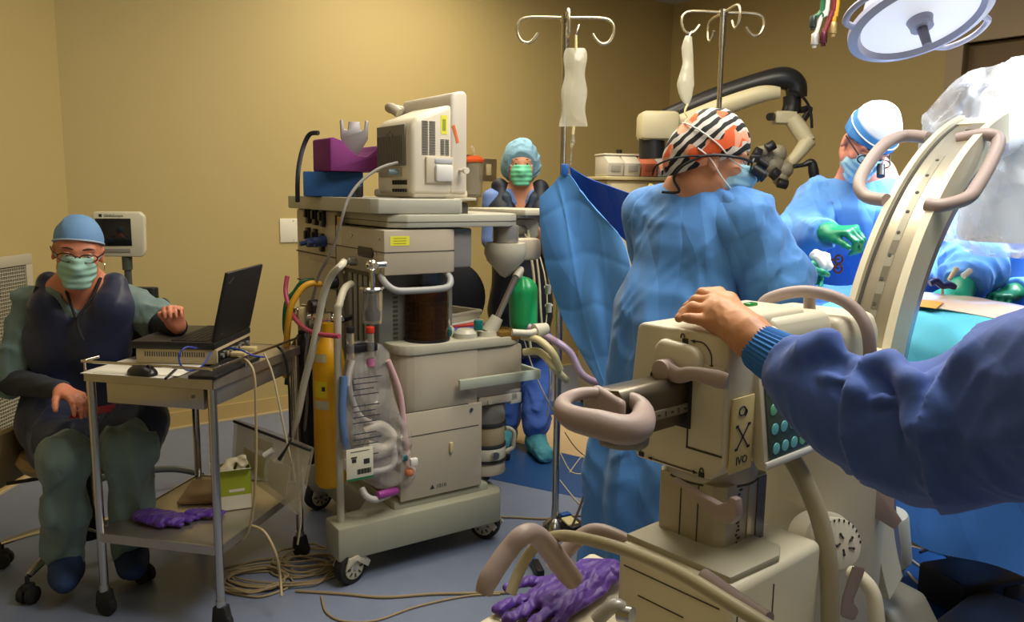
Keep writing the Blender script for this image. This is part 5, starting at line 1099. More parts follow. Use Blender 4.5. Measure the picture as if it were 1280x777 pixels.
s = SDF(.008, .03); s.chain([n2+Vector((-.105, 0, .0)), n2+Vector((-.10, -.02, -.12)), n2+Vector((-.07, -.02, -.24))], [.05, .08, .105], .03, (f, 1.0)); s.chain([n2+Vector((.105, 0, .0)), n2+Vector((.10, -.02, -.12)), n2+Vector((.07, -.02, -.24))], [.05, .08, .105], .03, (f, 1.0))
s.cap(n2+Vector((0, 0, -.26)), p2+Vector((0, 0, -.10)), .145, .165, .05, (f, .85)); s.cap(p2+Vector((0, 0, -.1)), p2+Vector((0, 0, -.36)), .165, .175, .05, (f, .85)); s.disp = wav(28, .007, 72); s.cut('plane', p2+Vector((0, 0, -.36)), (0, 0, 1)); s.build('lead_apron', APD, nu)
s = SDF(.007, .02)
for sg in (-1, 1): s.chain([n2+Vector((sg*.075, .02, .015)), n2+Vector((sg*.072, -.075, -.05)), n2+Vector((sg*.030, -.100, -.17))], [.022, .022, .014], None, (f, .5))
s.build('apron_collar', APT, nu)
s = SDF(.009, .03)
for k, sg in enumerate((-1, 1)): s.chain([Vector((p2.x+sg*.085, Y2, .60)), Vector(((p2.x+sg*.09+an[k].x)/2, Y2, .40)), an[k]+Vector((0, 0, .03))], [.09, .082, .078])
s.disp = wav(50, .010, 73); s.build('scrub_trousers', mat('scrub_blue', rgb(60, 96, 176), .8, bump=.3, bscale=22, bdist=.012), nu)
BT = mat('shoe_cover_teal', rgb(74, 150, 166), .7, bump=.5, bscale=70, bdist=.006)
for k, sg in enumerate((-1, 1)):
    s = SDF(.006, .03); a = an[k]; z = Vector((a.x, a.y, .05)); s.cap(z+Vector((0, .03, 0)), z+Vector((sg*.04, -.16, -.006)), .055, .048); s.cap(z, Vector((a.x, a.y, .12)), .055, .055); s.disp = wav(75, .006, 74+k); s.cut('plane', (0, 0, .004), (0, 0, 1)); s.build('shoe_cover', BT, nu)
s = cap_sdf(H2, R2_, .97, .022, .005, top=.004, puff=((.105, .075, .080), -.020)); s.cut('plane', H2+f*.085+u*.050, (u*.55-f*.85)); s.disp = wav(95, .006, 77)
s.build('bouffant_cap', mat('bouffant_blue', rgb(130, 172, 194), .8, bump=.5, bscale=90, bdist=.005), nu)
mask_part(nu, H2, R2_, .95, mat('mask_mint', rgb(118, 214, 172), .65), cone=.012)
for sg in (-1, 1): strap(nu, [H2+r*sg*.052+f*.07-u*.01, H2+r*sg*.073+f*.01+u*.02], WT, .002)
# ---------------------------------------------------------------- surgeon across the table
H3 = P(1084, 178, 2.95); f3 = Vector((.10, -.72, -.66)).normalized(); R3_ = basis(f3); R3_ = Matrix.Rotation(.22, 3, Vector((0, 1, 0))) @ R3_; r, f, u = R3_.col[0], R3_.col[1], R3_.col[2]
X3 = 1.28; Y3 = 3.28; n3 = Vector((X3+.06, Y3-.20, 1.455))
s3 = empty('person', (X3, Y3, 0), 0, 'surgeon in blue gown and blue-white cap bending over the table behind the curved arm', 'person')
fw3 = Vector((-.35, -.93, 0)).normalized(); rt3 = Vector((fw3.y, -fw3.x, 0))
p3 = Vector((X3+.05, Y3+.10, .95)); b = SDF(.0065, .03); head_prims(b, H3, R3_, 1.0); b.cap(H3-u*.07-f*.03, n3, .052, .06); b.cap(n3, p3, .11, .12, .05, (fw3, .8))
ar = n3+rt3*.17+Vector((0, 0, -.08)); al = n3-rt3*.17+Vector((0, 0, -.08)); 
if P(1020, 300, 2.9).x > ar.x: pass
er = P(998, 300, 2.98); w3r = P(1034, 290, 2.78); el3 = al+Vector((.02, -.12, -.26)); w3l = P(1130, 345, 2.75)
lft, rgt = (ar, al) if ar.x < al.x else (al, ar)
b.cap(n3, lft, .05, .055); b.cap(n3, rgt, .05, .055); b.cap(lft, er, .05, .04); b.cap(er, w3r, .04, .028); b.cap(rgt, el3, .05, .04); b.cap(el3, w3l, .04, .028)
for sg in (-1, 1): b.chain([p3+rt3*sg*.09, Vector((p3.x, p3.y, .5))+rt3*sg*.1, Vector((p3.x, p3.y, .07))+rt3*sg*.1, Vector((p3.x, p3.y, .045))+rt3*sg*.1+fw3*.15], [.085, .06, .042, .04])
b.build('body', mat('skin_pink', rgb(214, 140, 116), .5, sss=.08), s3)
eyes(s3, H3, R3_, 1.0, down=.3)
g = SDF(.010, .06); g.cap(n3+Vector((0, 0, -.03)), n3+Vector((0, 0, -.10)), .085, .14, .06); g.cap(lft, rgt, .09, .09, .06); g.cap(n3+Vector((0, .02, -.16)), p3, .17, .19, .08, (fw3, .85)); g.cap(p3, Vector((p3.x, p3.y, .2)), .20, .24, .05)
g.disp = wav(28, .012, 81); g.cut('plane', (0, 0, .14), (0, 0, 1)); g.cut('ell-', n3+Vector((0, 0, .06))+fw3*.03, (.07, .07, .085)); g.build('surgical_gown', GOWN, s3)
gown_sleeve(s3, lft, er, w3r, .095, .090, .055, 83, amp=.012); gown_sleeve(s3, rgt, el3, w3l, .09, .085, .05, 84)
gloved_hand(s3, w3r, P(1062, 288, 2.70), Vector((.1, .3, -.9)), -1, (.8, .85, .9, 1.0), 1.12, fa=er, spread=.01, thumb=(.35, .5)); gloved_hand(s3, w3l, P(1110, 352, 2.66), Vector((.1, .3, -.9)), 1, (.4, .5, .6, .7), fa=el3)
s = cap_sdf(H3, R3_, 1.0, .014, .004, top=.018); s.cut('plane', H3+f*.09+u*.030, (u*.97-f*.22)); s.disp = wav(60, .003, 85)
cp3 = bpy.data.materials.new('cap_blue_white'); cp3.use_nodes = True; nt = cp3.node_tree; bs = nt.nodes['Principled BSDF']; bs.inputs['Roughness'].default_value = .75
geo = nt.nodes.new('ShaderNodeTexCoord'); sx = nt.nodes.new('ShaderNodeVectorMath'); sx.operation = 'DOT_PRODUCT'; sx.inputs[1].default_value = u[:]; nt.links.new(geo.outputs['Object'], sx.inputs[0])
lz = (H3-Vector((X3, Y3, 0))).dot(u); mr = nt.nodes.new('ShaderNodeMapRange'); mr.inputs['From Min'].default_value = lz+.072; mr.inputs['From Max'].default_value = lz+.080; nt.links.new(sx.outputs['Value'], mr.inputs['Value'])
mx = nt.nodes.new('ShaderNodeMix'); mx.data_type = 'RGBA'; mx.inputs['A'].default_value = (*rgb(60, 130, 196), 1); mx.inputs['B'].default_value = (*rgb(208, 214, 222), 1); nt.links.new(mr.outputs[0], mx.inputs['Factor']); nt.links.new(mx.outputs['Result'], bs.inputs['Base Color'])
s.build('surgical_cap', cp3, s3)
c0 = H3+(-f*.012+u*.052); m_ = MB(); m_.tube([c0+r*(.089*math.cos(a))+f*(.109*math.sin(a)) for a in [i*math.pi/7 for i in range(14)]], .0026, n=6, closed=True, sub=3); m_.build('cap_string', WT, s3, world=True)
mask_part(s3, H3, R3_, 1.02, MB_); m_ = MB()
for sg in (-1, 1):
    c = H3+r*sg*.033+f*.106; m_.tube([c+r*.029*math.cos(a)+u*.019*math.sin(a) for a in [i*math.pi/6 for i in range(12)]], .0026, n=6, closed=True, sub=2); m_.tube([H3+r*sg*.062+f*.098+u*.006, H3+r*sg*.088+u*.004], .003, n=6)
    m_.cyl(H3+r*sg*.030+f*.108-u*.004, H3+r*sg*.030+f*.150-u*.02, .014, n=16)
m_.build('loupe_glasses', DK, s3, world=True)
# ---------------------------------------------------------------- assistant at far right, face hidden behind the covered detector
X4, Y4 = 1.86, 3.10; H4 = Vector((X4-.02, Y4-.08, 1.60)); f4 = Vector((-.3, -.8, -.5)).normalized(); R4_ = basis(f4); r, f, u = R4_.col[0], R4_.col[1], R4_.col[2]
n4 = Vector((X4, Y4, 1.42)); s4 = empty('person', (X4, Y4, 0), 0, 'gowned assistant at the far right, bright green glove guiding the drill over the patient', 'person')
fw4 = Vector((-.45, -.89, 0)); p4 = Vector((X4+.02, Y4+.06, .95)); b = SDF(.007, .03); head_prims(b, H4, R4_, 1.0); b.cap(H4-u*.07-f*.03, n4, .052, .06); b.cap(n4, p4, .11, .12)
l4 = n4+Vector((-.16, .05, -.08)); g4 = n4+Vector((.16, -.07, -.08)); e4 = P(1216, 330, 2.80); w4 = P(1202, 360, 2.62); e5 = g4+Vector((.02, -.14, -.28)); w5 = P(1268, 365, 2.72)
b.cap(l4, e4, .05, .04); b.cap(e4, w4, .04, .03); b.cap(g4, e5, .05, .04); b.cap(e5, w5, .04, .03)
for sg in (-1, 1): b.chain([p4+Vector((sg*.09, 0, 0)), Vector((p4.x+sg*.1, p4.y, .5)), Vector((p4.x+sg*.1, p4.y, .07)), Vector((p4.x+sg*.1, p4.y-.14, .045))], [.085, .06, .042, .04])
b.build('body', SKIN, s4); eyes(s4, H4, R4_, 1.0)
g = SDF(.011, .06); g.cap(n4+Vector((0, 0, -.03)), n4+Vector((0, 0, -.10)), .085, .15); g.cap(l4, g4, .09, .09); g.cap(n4+Vector((0, 0, -.16)), p4, .18, .20, .08); g.cap(p4, Vector((p4.x, p4.y, .2)), .21, .25); g.disp = wav(28, .012, 91); g.cut('plane', (0, 0, .14), (0, 0, 1)); g.cut('ell-', n4+Vector((0, 0, .06)), (.07, .07, .085)); g.build('surgical_gown', GOWN, s4)
gown_sleeve(s4, l4, e4, w4, .10, .105, .062, 93, amp=.011); gown_sleeve(s4, g4, e5, w5, .09, .085, .05, 94)
gloved_hand(s4, w4, P(1170, 376, 2.58), Vector((-.1, -.1, -1)), 1, (.6, .65, .7, .75), 1.35, spread=.01, fa=e4, mt=mat('glove_bright_green', rgb(20, 150, 118), .35, bump=.2, bscale=60, bdist=.004))
gloved_hand(s4, w5, P(1245, 372, 2.66), Vector((-.1, -.1, -1)), -1, (.7, .8, .9, .9), 1.0, spread=.02, fa=e5, mt=mat('glove_dark_green', rgb(12, 92, 58), .4))
s = cap_sdf(H4, R4_, 1.0, .014, .006, top=.01); s.cut('plane', H4+f*.09+u*.035, (u*.97-f*.22)); s.build('surgical_cap', CAPB, s4); mask_part(s4, H4, R4_, 1.0, MB_)

for par, pts in ((s3, [(Vector((p3.x, p3.y, .05))+rt3*sg*.1, Vector((p3.x, p3.y, .045))+rt3*sg*.1+fw3*.16) for sg in (-1, 1)]), (s4, [(Vector((p4.x+sg*.1, p4.y, .05)), Vector((p4.x+sg*.1, p4.y-.16, .045))) for sg in (-1, 1)]), (ow, [(Vector((pv.x, pv.y, .05))+rt*0, Vector((pv.x, pv.y, .045))+fw*.18)]*0+[(Vector((pv.x, pv.y, .05))+Vector((fw.y, -fw.x, 0))*sg*.115, Vector((pv.x, pv.y, .045))+Vector((fw.y, -fw.x, 0))*sg*.12+fw*.18) for sg in (-1, 1)])):
    for a, b_ in pts:
        s = SDF(.008, .03); s.cap(a, b_, .056, .050); s.cap(a, a+Vector((0, 0, .10)), .056, .055); s.disp = wav(60, .004, 90); s.cut('plane', (0, 0, .004), (0, 0, 1)); s.build('shoe_cover', BT, par)
# ================================================================ MOBILE C-ARM
CC = mat('carm_cream', rgb(214, 206, 178), .40, bump=.02, bscale=300, var=.02, coat=.1); CG_ = mat('carm_grip_mauve', rgb(166, 148, 140), .45, bump=.05, bscale=300)
CM = mat('arm_gunmetal', rgb(108, 100, 86), .32, .75, bump=.05, bscale=30, var=.1); CB = mat('column_metal', rgb(178, 170, 150), .36, .35, var=.05); BRS = mat('brushed_rail', rgb(196, 186, 160), .30, .75, bump=.03, bscale=200)
yC = math.atan2(.66, .75); NC = Vector((.362, 1.30, 0)); FC = Fr(NC, yC)     # local x: away to the right, local y: away to the left
cx = empty('c_arm_machine', NC, yC, 'cream mobile x-ray C-arm with steel arc, gripped from above by a bare hand', 'x-ray machine')
# control head
bz, tz = .908, 1.168
m_ = MB()
m_.prism([(0.0, bz+.035), (.03, bz+.004), (.19, bz+.004), (.205, bz+.035), (.213, 1.02), (.200, tz-.008), (.19, tz), (.02, tz), (0.002, tz-.010)], 'x', 0.0, .17, .012, seg=3)
hd = m_.build('head_cover', CC, cx)
m_ = MB(); m_.prism([(.012, bz+.04), (.19, bz+.04), (.20, 1.02), (.185, tz+.008), (.02, tz+.012), (.006, tz-.01), (-.006, 1.0)], 'x', .165, .36, .014, seg=3); m_.build('rear_cover', mat('carm_cream_rear', rgb(206, 200, 176), .4), cx)
m_ = MB(); m_.box2((.10, .03, tz-.01), (.30, .17, tz+.022), .014, seg=3); m_.build('top_lid', CC, cx)
# narrower front panel with groove outlines
m_ = MB(); m_.box2((-.0035, .006, bz+.055), (.004, .075, tz-.055), .003, mt=CC); m_.build('front_plate', CC, cx)
m_ = MB(); m_.box2((-.0042, .004, bz+.052), (-.001, .077, bz+.054)); m_.box2((-.0042, .075, bz+.052), (-.001, .0765, tz-.052)); m_.build('groove', SEAM, cx, smooth=False)
# arm socket and sliding arm
ay, az = .115, FC.u(848, 500, -.01)[2]
m_ = MB(); m_.prism([(ay-.046, az-.048), (ay+.036, az-.048), (ay+.046, az-.035), (ay+.046, az+.035), (ay+.036, az+.050), (ay-.034, az+.050), (ay-.046, az+.036)], 'x', -.006, .004, .001); m_.build('socket', mat('socket_black', (.012, .012, .012), .6), cx)
m_ = MB(); m_.prism([(ay-.036, az-.040), (ay+.030, az-.042), (ay+.040, az-.026), (ay+.038, az+.034), (ay-.026, az+.044), (ay-.038, az+.030)], 'x', -.175, -.004, .004); arm = m_.build('sliding_arm', CM, cx)
m_ = MB(); m_.box2((-.170, ay-.0405, az-.018), (-.006, ay-.0365, az-.002), .0005, mt=mat('scale_silver', rgb(150, 146, 130), .35, .5)); m_.build('scale_strip', BRS, arm)
for k in range(9): m_ = MB(); m_.box((-.158+k*.0180, ay-.0412, az-.010), (.0015 if k % 2 else .006, .001, .009 if k % 2 else .003)); m_.build('scale_mark', SEAM, arm)
# grip on the arm end
m_ = MB(); m_.prism([(ay-.042, az-.046), (ay+.040, az-.040), (ay+.046, az+.020), (ay+.02, az+.046), (ay-.042, az+.030)], 'x', -.186, -.168, .008, seg=3); m_.build('grip_block', CG_, cx)
gp = [P(804, 516, 1.235), P(794, 502, 1.26), P(765, 493, 1.28), P(732, 491, 1.27), P(709, 498, 1.24), P(703, 509, 1.19), P(716, 522, 1.15), P(748, 530, 1.13), P(780, 537, 1.13), P(799, 532, 1.16)]
m_ = MB(); m_.tube(gp, [.018, .014, .0095, .010, .011, .014, .019, .0215, .0225, .0225], n=18, closed=True, sub=4); m_.build('grip_loop', CG_, cx, world=True)
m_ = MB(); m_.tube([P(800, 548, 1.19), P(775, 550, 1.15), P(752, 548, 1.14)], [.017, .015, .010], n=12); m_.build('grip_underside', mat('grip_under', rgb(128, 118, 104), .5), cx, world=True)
# locking lever and its boss
q = FC.u(835, 450, 0); m_ = MB(); b0_ = FC.u(818, 440, -.02)[1]; b1_ = FC.u(876, 440, -.02)[1]; m_.prism([(b1_, az+.048), (b0_, az+.048), (b0_+.003, az+.088), (b0_-.012, az+.106), (b1_+.014, az+.100), (b1_+.002, az+.086)], 'x', -.024, .0, .012, seg=3); m_.build('boss', CC, cx)
c0 = FC.loc(P(834, 461, 1.36)); c0.x = -.032
tip = P(908, 478, 1.245); tl = FC.loc(tip)
m_ = MB(); m_.cyl((-.050, c0.y, c0.z), (-.020, c0.y, c0.z), .0185, n=24, bev=.003); m_.tube([(-.038, c0.y-.004, c0.z), (-.042, c0.y-.035, c0.z-.003), (-.046, (c0.y+tl.y)/2, (c0.z+tl.z)/2+.004), (-.048, tl.y+.018, tl.z+.002), (-.046, tl.y, tl.z+.001)], [.0175, .014, .0115, .0155, .013], n=14, flat=((1, 0, 0), .5)); m_.build('lock_lever', CG_, cx)
# arrows and padlocks (front plane x=0)
def arrow(par, pts, x, r=.0013, heads=True):
    m_ = MB(); m_.tube([(x, y, z) for y, z in pts], r, n=6, flat=((1, 0, 0), .4))
    for (a, b_) in ((pts[1], pts[0]), (pts[-2], pts[-1])):
        d = Vector((b_[0]-a[0], b_[1]-a[1])).normalized(); n_ = Vector((-d.y, d.x)); e_ = Vector(b_); t_ = [e_+d*.006, e_-d*.004+n_*.0035, e_-d*.004-n_*.0035]
        m_.prism([t[:] for t in t_], 'x', x-.0004, x+.0004)
    return m_.build('printed_arrow', INK, par)
def padlock(par, x, y, z, open_=False, s=1.0):
    m_ = MB(); m_.box((x, y, z), (.0008, .012*s, .009*s)); k = .006 if open_ else 0
    m_.tube([(x, y+(.0035+k)*s, z+.004*s), (x, y+(.0035+k)*s, z+.009*s), (x, y+k*s, z+.012*s), (x, y+(k-.0035)*s, z+.009*s), (x, y+(k-.0035)*s, z+(.004 if not open_ else .006)*s)], .0011*s, n=6); return m_.build('printed_padlock', INK, par)
def fp(px, py, x=-.0): q = FC.u(px, py, x); return (q[1], q[2])
arrow(cx, [fp(867, 426), fp(880, 429), fp(889, 442), fp(890, 459)], -.0042+.003)
q = fp(857, 426); padlock(cx, -.001, q[0], q[1], True)
arrow(cx, [fp(813, 572), fp(840, 581), fp(869, 590)], -.0012)
q = fp(802, 567); padlock(cx, -.001, q[0], q[1], True); q = fp(877, 593); padlock(cx, -.001, q[0], q[1])
# right side: yellowed label with hand-drawn marks, key panel
def sp(px, py, y=-.0): q = FC.v(px, py, y); return (q[0], q[2])
a = sp(922, 490); b_ = sp(950, 600); m_ = MB(); m_.box2((.008, -.0065, .930), (.074, -.002, 1.062), .002); lb = m_.build('paper_label', mat('label_yellowed', rgb(210, 190, 128), .55), cx)
BLI = mat('ink_navy', rgb(24, 22, 60), .6)
m_ = MB(); cx0, cz0 = .041, .992
for (dx, dz) in ((1, 1), (1, -1)):
    m_.tube([(cx0-.016*dx, -.0070, cz0-.019*dz), (cx0, -.0072, cz0), (cx0+.016*dx, -.0070, cz0+.019*dz)], .0013, n=6)
    for s_ in (-1, 1):
        for e_ in (-.0022, .0022): m_.ball((cx0+s_*.018*dx+e_, -.0070, cz0+s_*.020*dz), (.0028, .0006, .0028), 8)
m_.build('drawn_crossed_bones', BLI, lb)
text('IVO', .021, face_m((.041, -.0072, .950), (1, 0, 0), (0, 0, 1)), BLI, 'handwriting', lb)
m_ = MB(); m_.tube([(.036+.010*math.cos(a_), -.0070, 1.038+.008*math.sin(a_)) for a_ in [i*.9 for i in range(7)]], .0013, n=6, closed=True, sub=2); m_.tube([(.040, -.0070, 1.045), (.050, -.0070, 1.036), (.044, -.0070, 1.028)], .0013, n=6); m_.build('drawn_swirl', BLI, lb)
# slanted key panel housing
PMx = T((.072, -.012, 0)); 
m_ = MB(); m_.prism([(-.014, .925), (.006, .925), (.016, .935), (.03, 1.10), (-.014, 1.12)], 'x', .080, .32, .006); 
me_ = m_.build('panel_housing', CC, cx)
# housing front lies on local -y; y runs from -.014 (front) into the head
for v_ in me_.data.vertices: v_.co.y = -.030+ (v_.co.z-.925)/.19*.026 + (v_.co.y+.014)*.8
def pn_(x, z, off=0): return (x, -.030+(z-.925)/.19*.026-.001-off, z)
tilt = Matrix.Rotation(-math.atan2(.026, .19), 3, 'X')
m_ = MB(); m_.box(pn_(.200, 1.015, .001), (.215, .003, .145), .003, rot=tilt); kp = m_.build('key_panel', mat('panel_dark_green', rgb(66, 84, 74), .25, coat=.4), cx)
KG = mat('key_green', rgb(110, 176, 130), .3, emit=.12); KP = mat('key_violet', rgb(150, 130, 180), .3, emit=.12); KT = mat('key_teal', rgb(100, 170, 170), .3, emit=.12)
for j in range(4):
    for i in range(6):
        km = (KG, KG, KP, KT)[(i//3+j) % 4 if i > 2 else (0 if j > 1 else 3)]
        m_ = MB(); p_ = pn_(.112+i*.030, .962+j*.034, .003); m_.cyl(p_, (p_[0], p_[1]-.0025, p_[2]), .0105, n=16, bev=.001); k_ = m_.build('key', km, kp)
m_ = MB(); m_.box(pn_(.175, .938, .003), (.20, .006, .012), .003, rot=tilt); m_.build('panel_lip', mat('lip_white', rgb(222, 220, 206), .35), cx)
q = FC.z(938, 383, tz+.02); m_ = MB(); m_.box((q[0], q[1], tz+.024), (.030, .016, .008), .003); m_.build('level_vial', mat('vial_green', rgb(30, 140, 60), .2, coat=.5), cx)
# rear tube handle
RH = [P(948, 392, 1.62), P(960, 374, 1.62), P(1000, 364, 1.60), P(1040, 370, 1.58), P(1068, 386, 1.56), P(1084, 412, 1.54), P(1087, 450, 1.54), P(1080, 485, 1.56)]
m_ = MB(); m_.tube(RH, .0125, n=14); m_.tube([P(1012, 366, 1.60), P(1012, 384, 1.62), P(1014, 404, 1.64)], .012, n=12); m_.build('rear_handle', CG_, cx, world=True)
m_ = MB(); m_.prism([(-.02, .98), (.20, .98), (.21, 1.10), (.19, 1.165), (.0, 1.165), (-.015, 1.13)], 'x', .36, .52, .014, seg=3); m_.build('carriage', CC, cx)
# lift column with swivel collar and lever
cpx = .112; cpy = .100
m_ = MB(); m_.cyl((cpx, cpy, .885), (cpx, cpy, .93), .085, n=40, bev=.004, mt=CB); m_.cyl((cpx, cpy, .8835), (cpx, cpy, .887), .0855, n=40, mt=SEAM); m_.build('swivel_collar', CB, cx)
m_ = MB(); m_.prism([(.035, .040), (.052, .022), (.175, .022), (.188, .035), (.188, .160), (.175, .172), (.052, .172), (.035, .158)], 'z', .680, .890, .003, mt=CB)
for y in (.072, .110): m_.box2((.0335, y, .692), (.0365, y+.0015, .884), mt=SEAM)
for k in range(24): m_.box2((.080+.003*(k % 3), .0205, .700+k*.0076), (.085+.004*(k % 2)+.003*(k % 3), .024, .7035+k*.0076), mt=SEAM)
m_.box2((.115, .0195, .69), (.128, .024, .886), mt=BRS); m_.box2((.145, .0195, .69), (.172, .024, .886), mt=mat('bluish_steel', rgb(110, 116, 130), .3, .7)); m_.build('lift_column', CB, cx)
lv = [FC.loc(P(850, 600, 1.38)), FC.loc(P(880, 618, 1.33)), FC.loc(P(905, 632, 1.285))]
m_ = MB(); m_.prism([(.0, .0), (.10, -.004), (.118, .012), (.122, .026), (.132, .026), (.136, -.006), (.126, -.03), (.09, -.036)], 'y', -.005, .005, .002)
bmm = m_.bm
A_ = P(842, 596, 1.37); B_ = P(925, 640, 1.215); dd = (B_-A_); ex = Vector((dd.x, dd.y, 0)).normalized(); 
for v_ in bmm.verts: t_ = v_.co.copy(); v_.co = A_+dd*(t_.x/.136)+Vector((-ex.y, ex.x, 0))*t_.y*1.6+Vector((0, 0, t_.z*.8))
m_.build('brake_lever', CG_, cx, world=True)
# cabinet under the column
cb0 = FC.loc(P(914, 739, 1.215)); tc_ = .69; 
ox, oy = cb0.x-.0, cb0.y
TZ = P(914, 739, 1.215).z
m_ = MB(); m_.box2((ox, oy, .10), (ox+.30, oy+.245, TZ), .016, seg=3); m_.build('cabinet', CC, cx)
m_ = MB(); m_.prism([(ox+.02, oy+.015), (ox+.16, oy+.008), (ox+.20, oy+.03), (ox+.20, oy+.20), (ox+.17, oy+.24), (ox+.02, oy+.24)], 'z', TZ-.004, TZ+.012, .005); m_.build('column_foot', mat('foot_olive', rgb(170, 164, 138), .45), cx)
m_ = MB(); m_.box2((ox-.0015, oy+.02, TZ-.040), (ox+.002, oy+.225, TZ-.038)); m_.box2((ox-.0015, oy+.09, TZ-.085), (ox+.002, oy+.19, TZ-.083)); m_.box2((ox+.02, oy-.0015, .40), (ox+.022, oy+.002, TZ-.03)); m_.box2((ox+.13, oy-.0015, .40), (ox+.132, oy+.002, TZ-.03)); m_.build('seam', SEAM, cx, smooth=False)
# low deck
dz = .60
def dloc(px, py): q = FC.z(px, py, dz); return (q[0], q[1])
dA, dB, dC_, dD = [G(*q_, dz) for q_ in ((739, 686), (590, 777))] + [P(1010, 700, 1.9), P(700, 900, .95)]
ed = (dA-dB); ed.z = 0; ed.normalize()                     # left end of the deck, running away to the right
al_ = Vector((.66, -.75, 0)).normalized()                  # along the deck, toward the camera's right
q0, q1 = dB-ed*.12, dA
poly_ = [q0, q1, q1+al_*.62, q0+al_*.62]
m_ = MB(); m_.prism([(FC.loc(p_).x, FC.loc(p_).y) for p_ in poly_], 'z', .33, dz, .018, seg=3); m_.build('deck', CC, cx)
for (x, y) in ((ox-.18, oy+.0), (ox-.15, oy+.30), (ox+.24, oy-.02), (ox+.22, oy+.28)):
    m_ = MB(); m_.cyl((x, y-.025, .06), (x, y+.025, .06), .06, n=28, bev=.006, mt=DKR); m_.box((x, y, .16), (.10, .09, .12), .02, mt=CC); m_.build('caster', DKR, cx)
m_ = MB(); m_.box2((ox-.25, oy-.05, .12), (ox+.27, oy+.30, .31), .02); m_.build('base_skirt', mat('carm_base_cream', rgb(196, 188, 160), .45), cx)
# tubular hoop in front of the cabinet and mauve grips
HO = mat('hoop_olive', rgb(168, 158, 124), .42)
m_ = MB(); m_.tube([P(638, 742, 1.38), P(650, 712, 1.40), P(668, 684, 1.40), P(695, 670, 1.36), P(730, 673, 1.30), P(790, 690, 1.20), P(850, 716, 1.12), P(910, 752, 1.05), P(975, 792, 1.0)], .0105, n=14); m_.build('cable_hoop', HO, cx, world=True)
m_ = MB(); m_.tube([P(604, 742, 1.20), P(612, 722, 1.21), P(635, 688, 1.235), P(655, 668, 1.25), P(672, 670, 1.30), P(690, 690, 1.35), P(708, 714, 1.39), P(718, 726, 1.40)], [.013, .017, .0165, .017, .018, .020, .021, .018], n=16); m_.build('push_grip', CG_, cx, world=True)
m_ = MB(); m_.tube([P(690, 712, 1.44), P(706, 690, 1.45), P(730, 668, 1.46), P(752, 664, 1.45), P(790, 680, 1.42), P(815, 694, 1.40)], .015, n=14); m_.build('push_grip', CG_, cx, world=True)
m_ = MB(); m_.tube([P(880, 720, 1.18), P(915, 745, 1.12), P(960, 775, 1.06)], .013, n=12); m_.build('push_grip', CG_, cx, world=True)
m_ = MB(); q = P(782, 772, 1.12); m_.tube([P(745, 776, 1.12), P(766, 757, 1.12), P(778, 760, 1.12)], .011, n=10, mt=mat('lever_silver', rgb(176, 172, 162), .35, .3)); m_.cyl(q+Vector((-.01, .0, .008)), q+Vector((.008, -.012, .01)), .013, n=16, mt=STL); m_.build('foot_lever', STL, cx, world=True)
m_ = MB(); q0, q1 = G(652, 760, dz+.002), G(690, 733, dz+.002); mid = (q0+q1)/2; m_.box((mid.x, mid.y, dz+.0015), ((q1-q0).length, .022, .002), rot=math.atan2((q1-q0).y, (q1-q0).x)); m_.build('warning_label', mat('label_red', rgb(216, 70, 74), .5), cx, world=True, label='red and white warning sticker')
m_ = MB(); q = G(634, 772, dz+.002); m_.box((q.x+.005, q.y+.005, dz+.0014), (.045, .03, .0016), rot=.7); m_.build('white_label', mat('lip_white', rgb(222, 220, 206)), cx, world=True)
glove_pile('purple_glove', 'large crumpled purple glove on the cream deck in the foreground', (G(706, 752, dz).x, G(706, 752, dz).y, dz+.0005), .85, 1.12, 15,
 [[(-.04, .036, .016), (-.09, .052, .012), (-.112, .056, .011)], [(-.05, .012, .018), (-.10, .018, .013), (-.125, .020, .012)], [(-.05, -.013, .018), (-.10, -.018, .013), (-.122, -.022, .012)], [(-.04, -.036, .016), (-.085, -.050, .012), (-.105, -.056, .011)], [(.03, .04, .018), (-.01, .078, .014), (-.045, .092, .011)]], [(-.03, .012, .04, .01, .040, .046, .016), (-.03, -.014, .04, -.012, .040, .044, .016), (.05, .01, .10, -.012, .044, .040, .024), (.10, .02, .11, -.03, .018, .016, .030)], dz)
# big hose, rear housing, wheel dial
m_ = MB(); m_.tube([P(965, 560, 1.50), P(985, 568, 1.48), P(1005, 600, 1.46), P(1025, 650, 1.44), P(1036, 710, 1.42), P(1038, 800, 1.40)], .0175, n=16); m_.build('main_hose', mat('hose_khaki', rgb(160, 150, 122), .4), cx, world=True)
rh0 = FC.loc(P(1000, 640, 1.95))
m_ = MB(); m_.lathe([(0, .25), (.17, .25), (.19, .29), (.20, .60), (.195, 1.05), (0, 1.05)], (rh0.x, rh0.y, 0), n=48); m_.build('rear_housing', CC, cx)
m_ = MB(); m_.cyl((rh0.x, rh0.y, .0), (rh0.x, rh0.y, .25), .09, n=24); m_.build('rear_pedestal', mat('carm_base_cream', rgb(196, 188, 160)), cx)
dc = P(1050, 680, 1.64); dn = Vector((.25, -.9, .30)).normalized()
m_ = MB(); m_.cyl(dc-dn*.05, dc, .056, n=40, bev=.006); m_.cyl(dc-dn*.10, dc-dn*.030, .066, n=40, bev=.004); dial = m_.build('angle_dial', mat('dial_white', rgb(210, 204, 184), .4), cx, world=True)
tx = Vector((0, 0, 1)).cross(dn).normalized(); tu = dn.cross(tx)
for k in range(9):
    a = math.radians(60+k*14-60); e_ = dc+dn*.001+(tx*math.cos(a)+tu*math.sin(a))*.051; m_ = MB(); m_.box(e_, (.003, .002, .006), rot=Matrix.Rotation(0, 3, 'X')); m_.build('dial_mark', SEAM, dial, world=True)
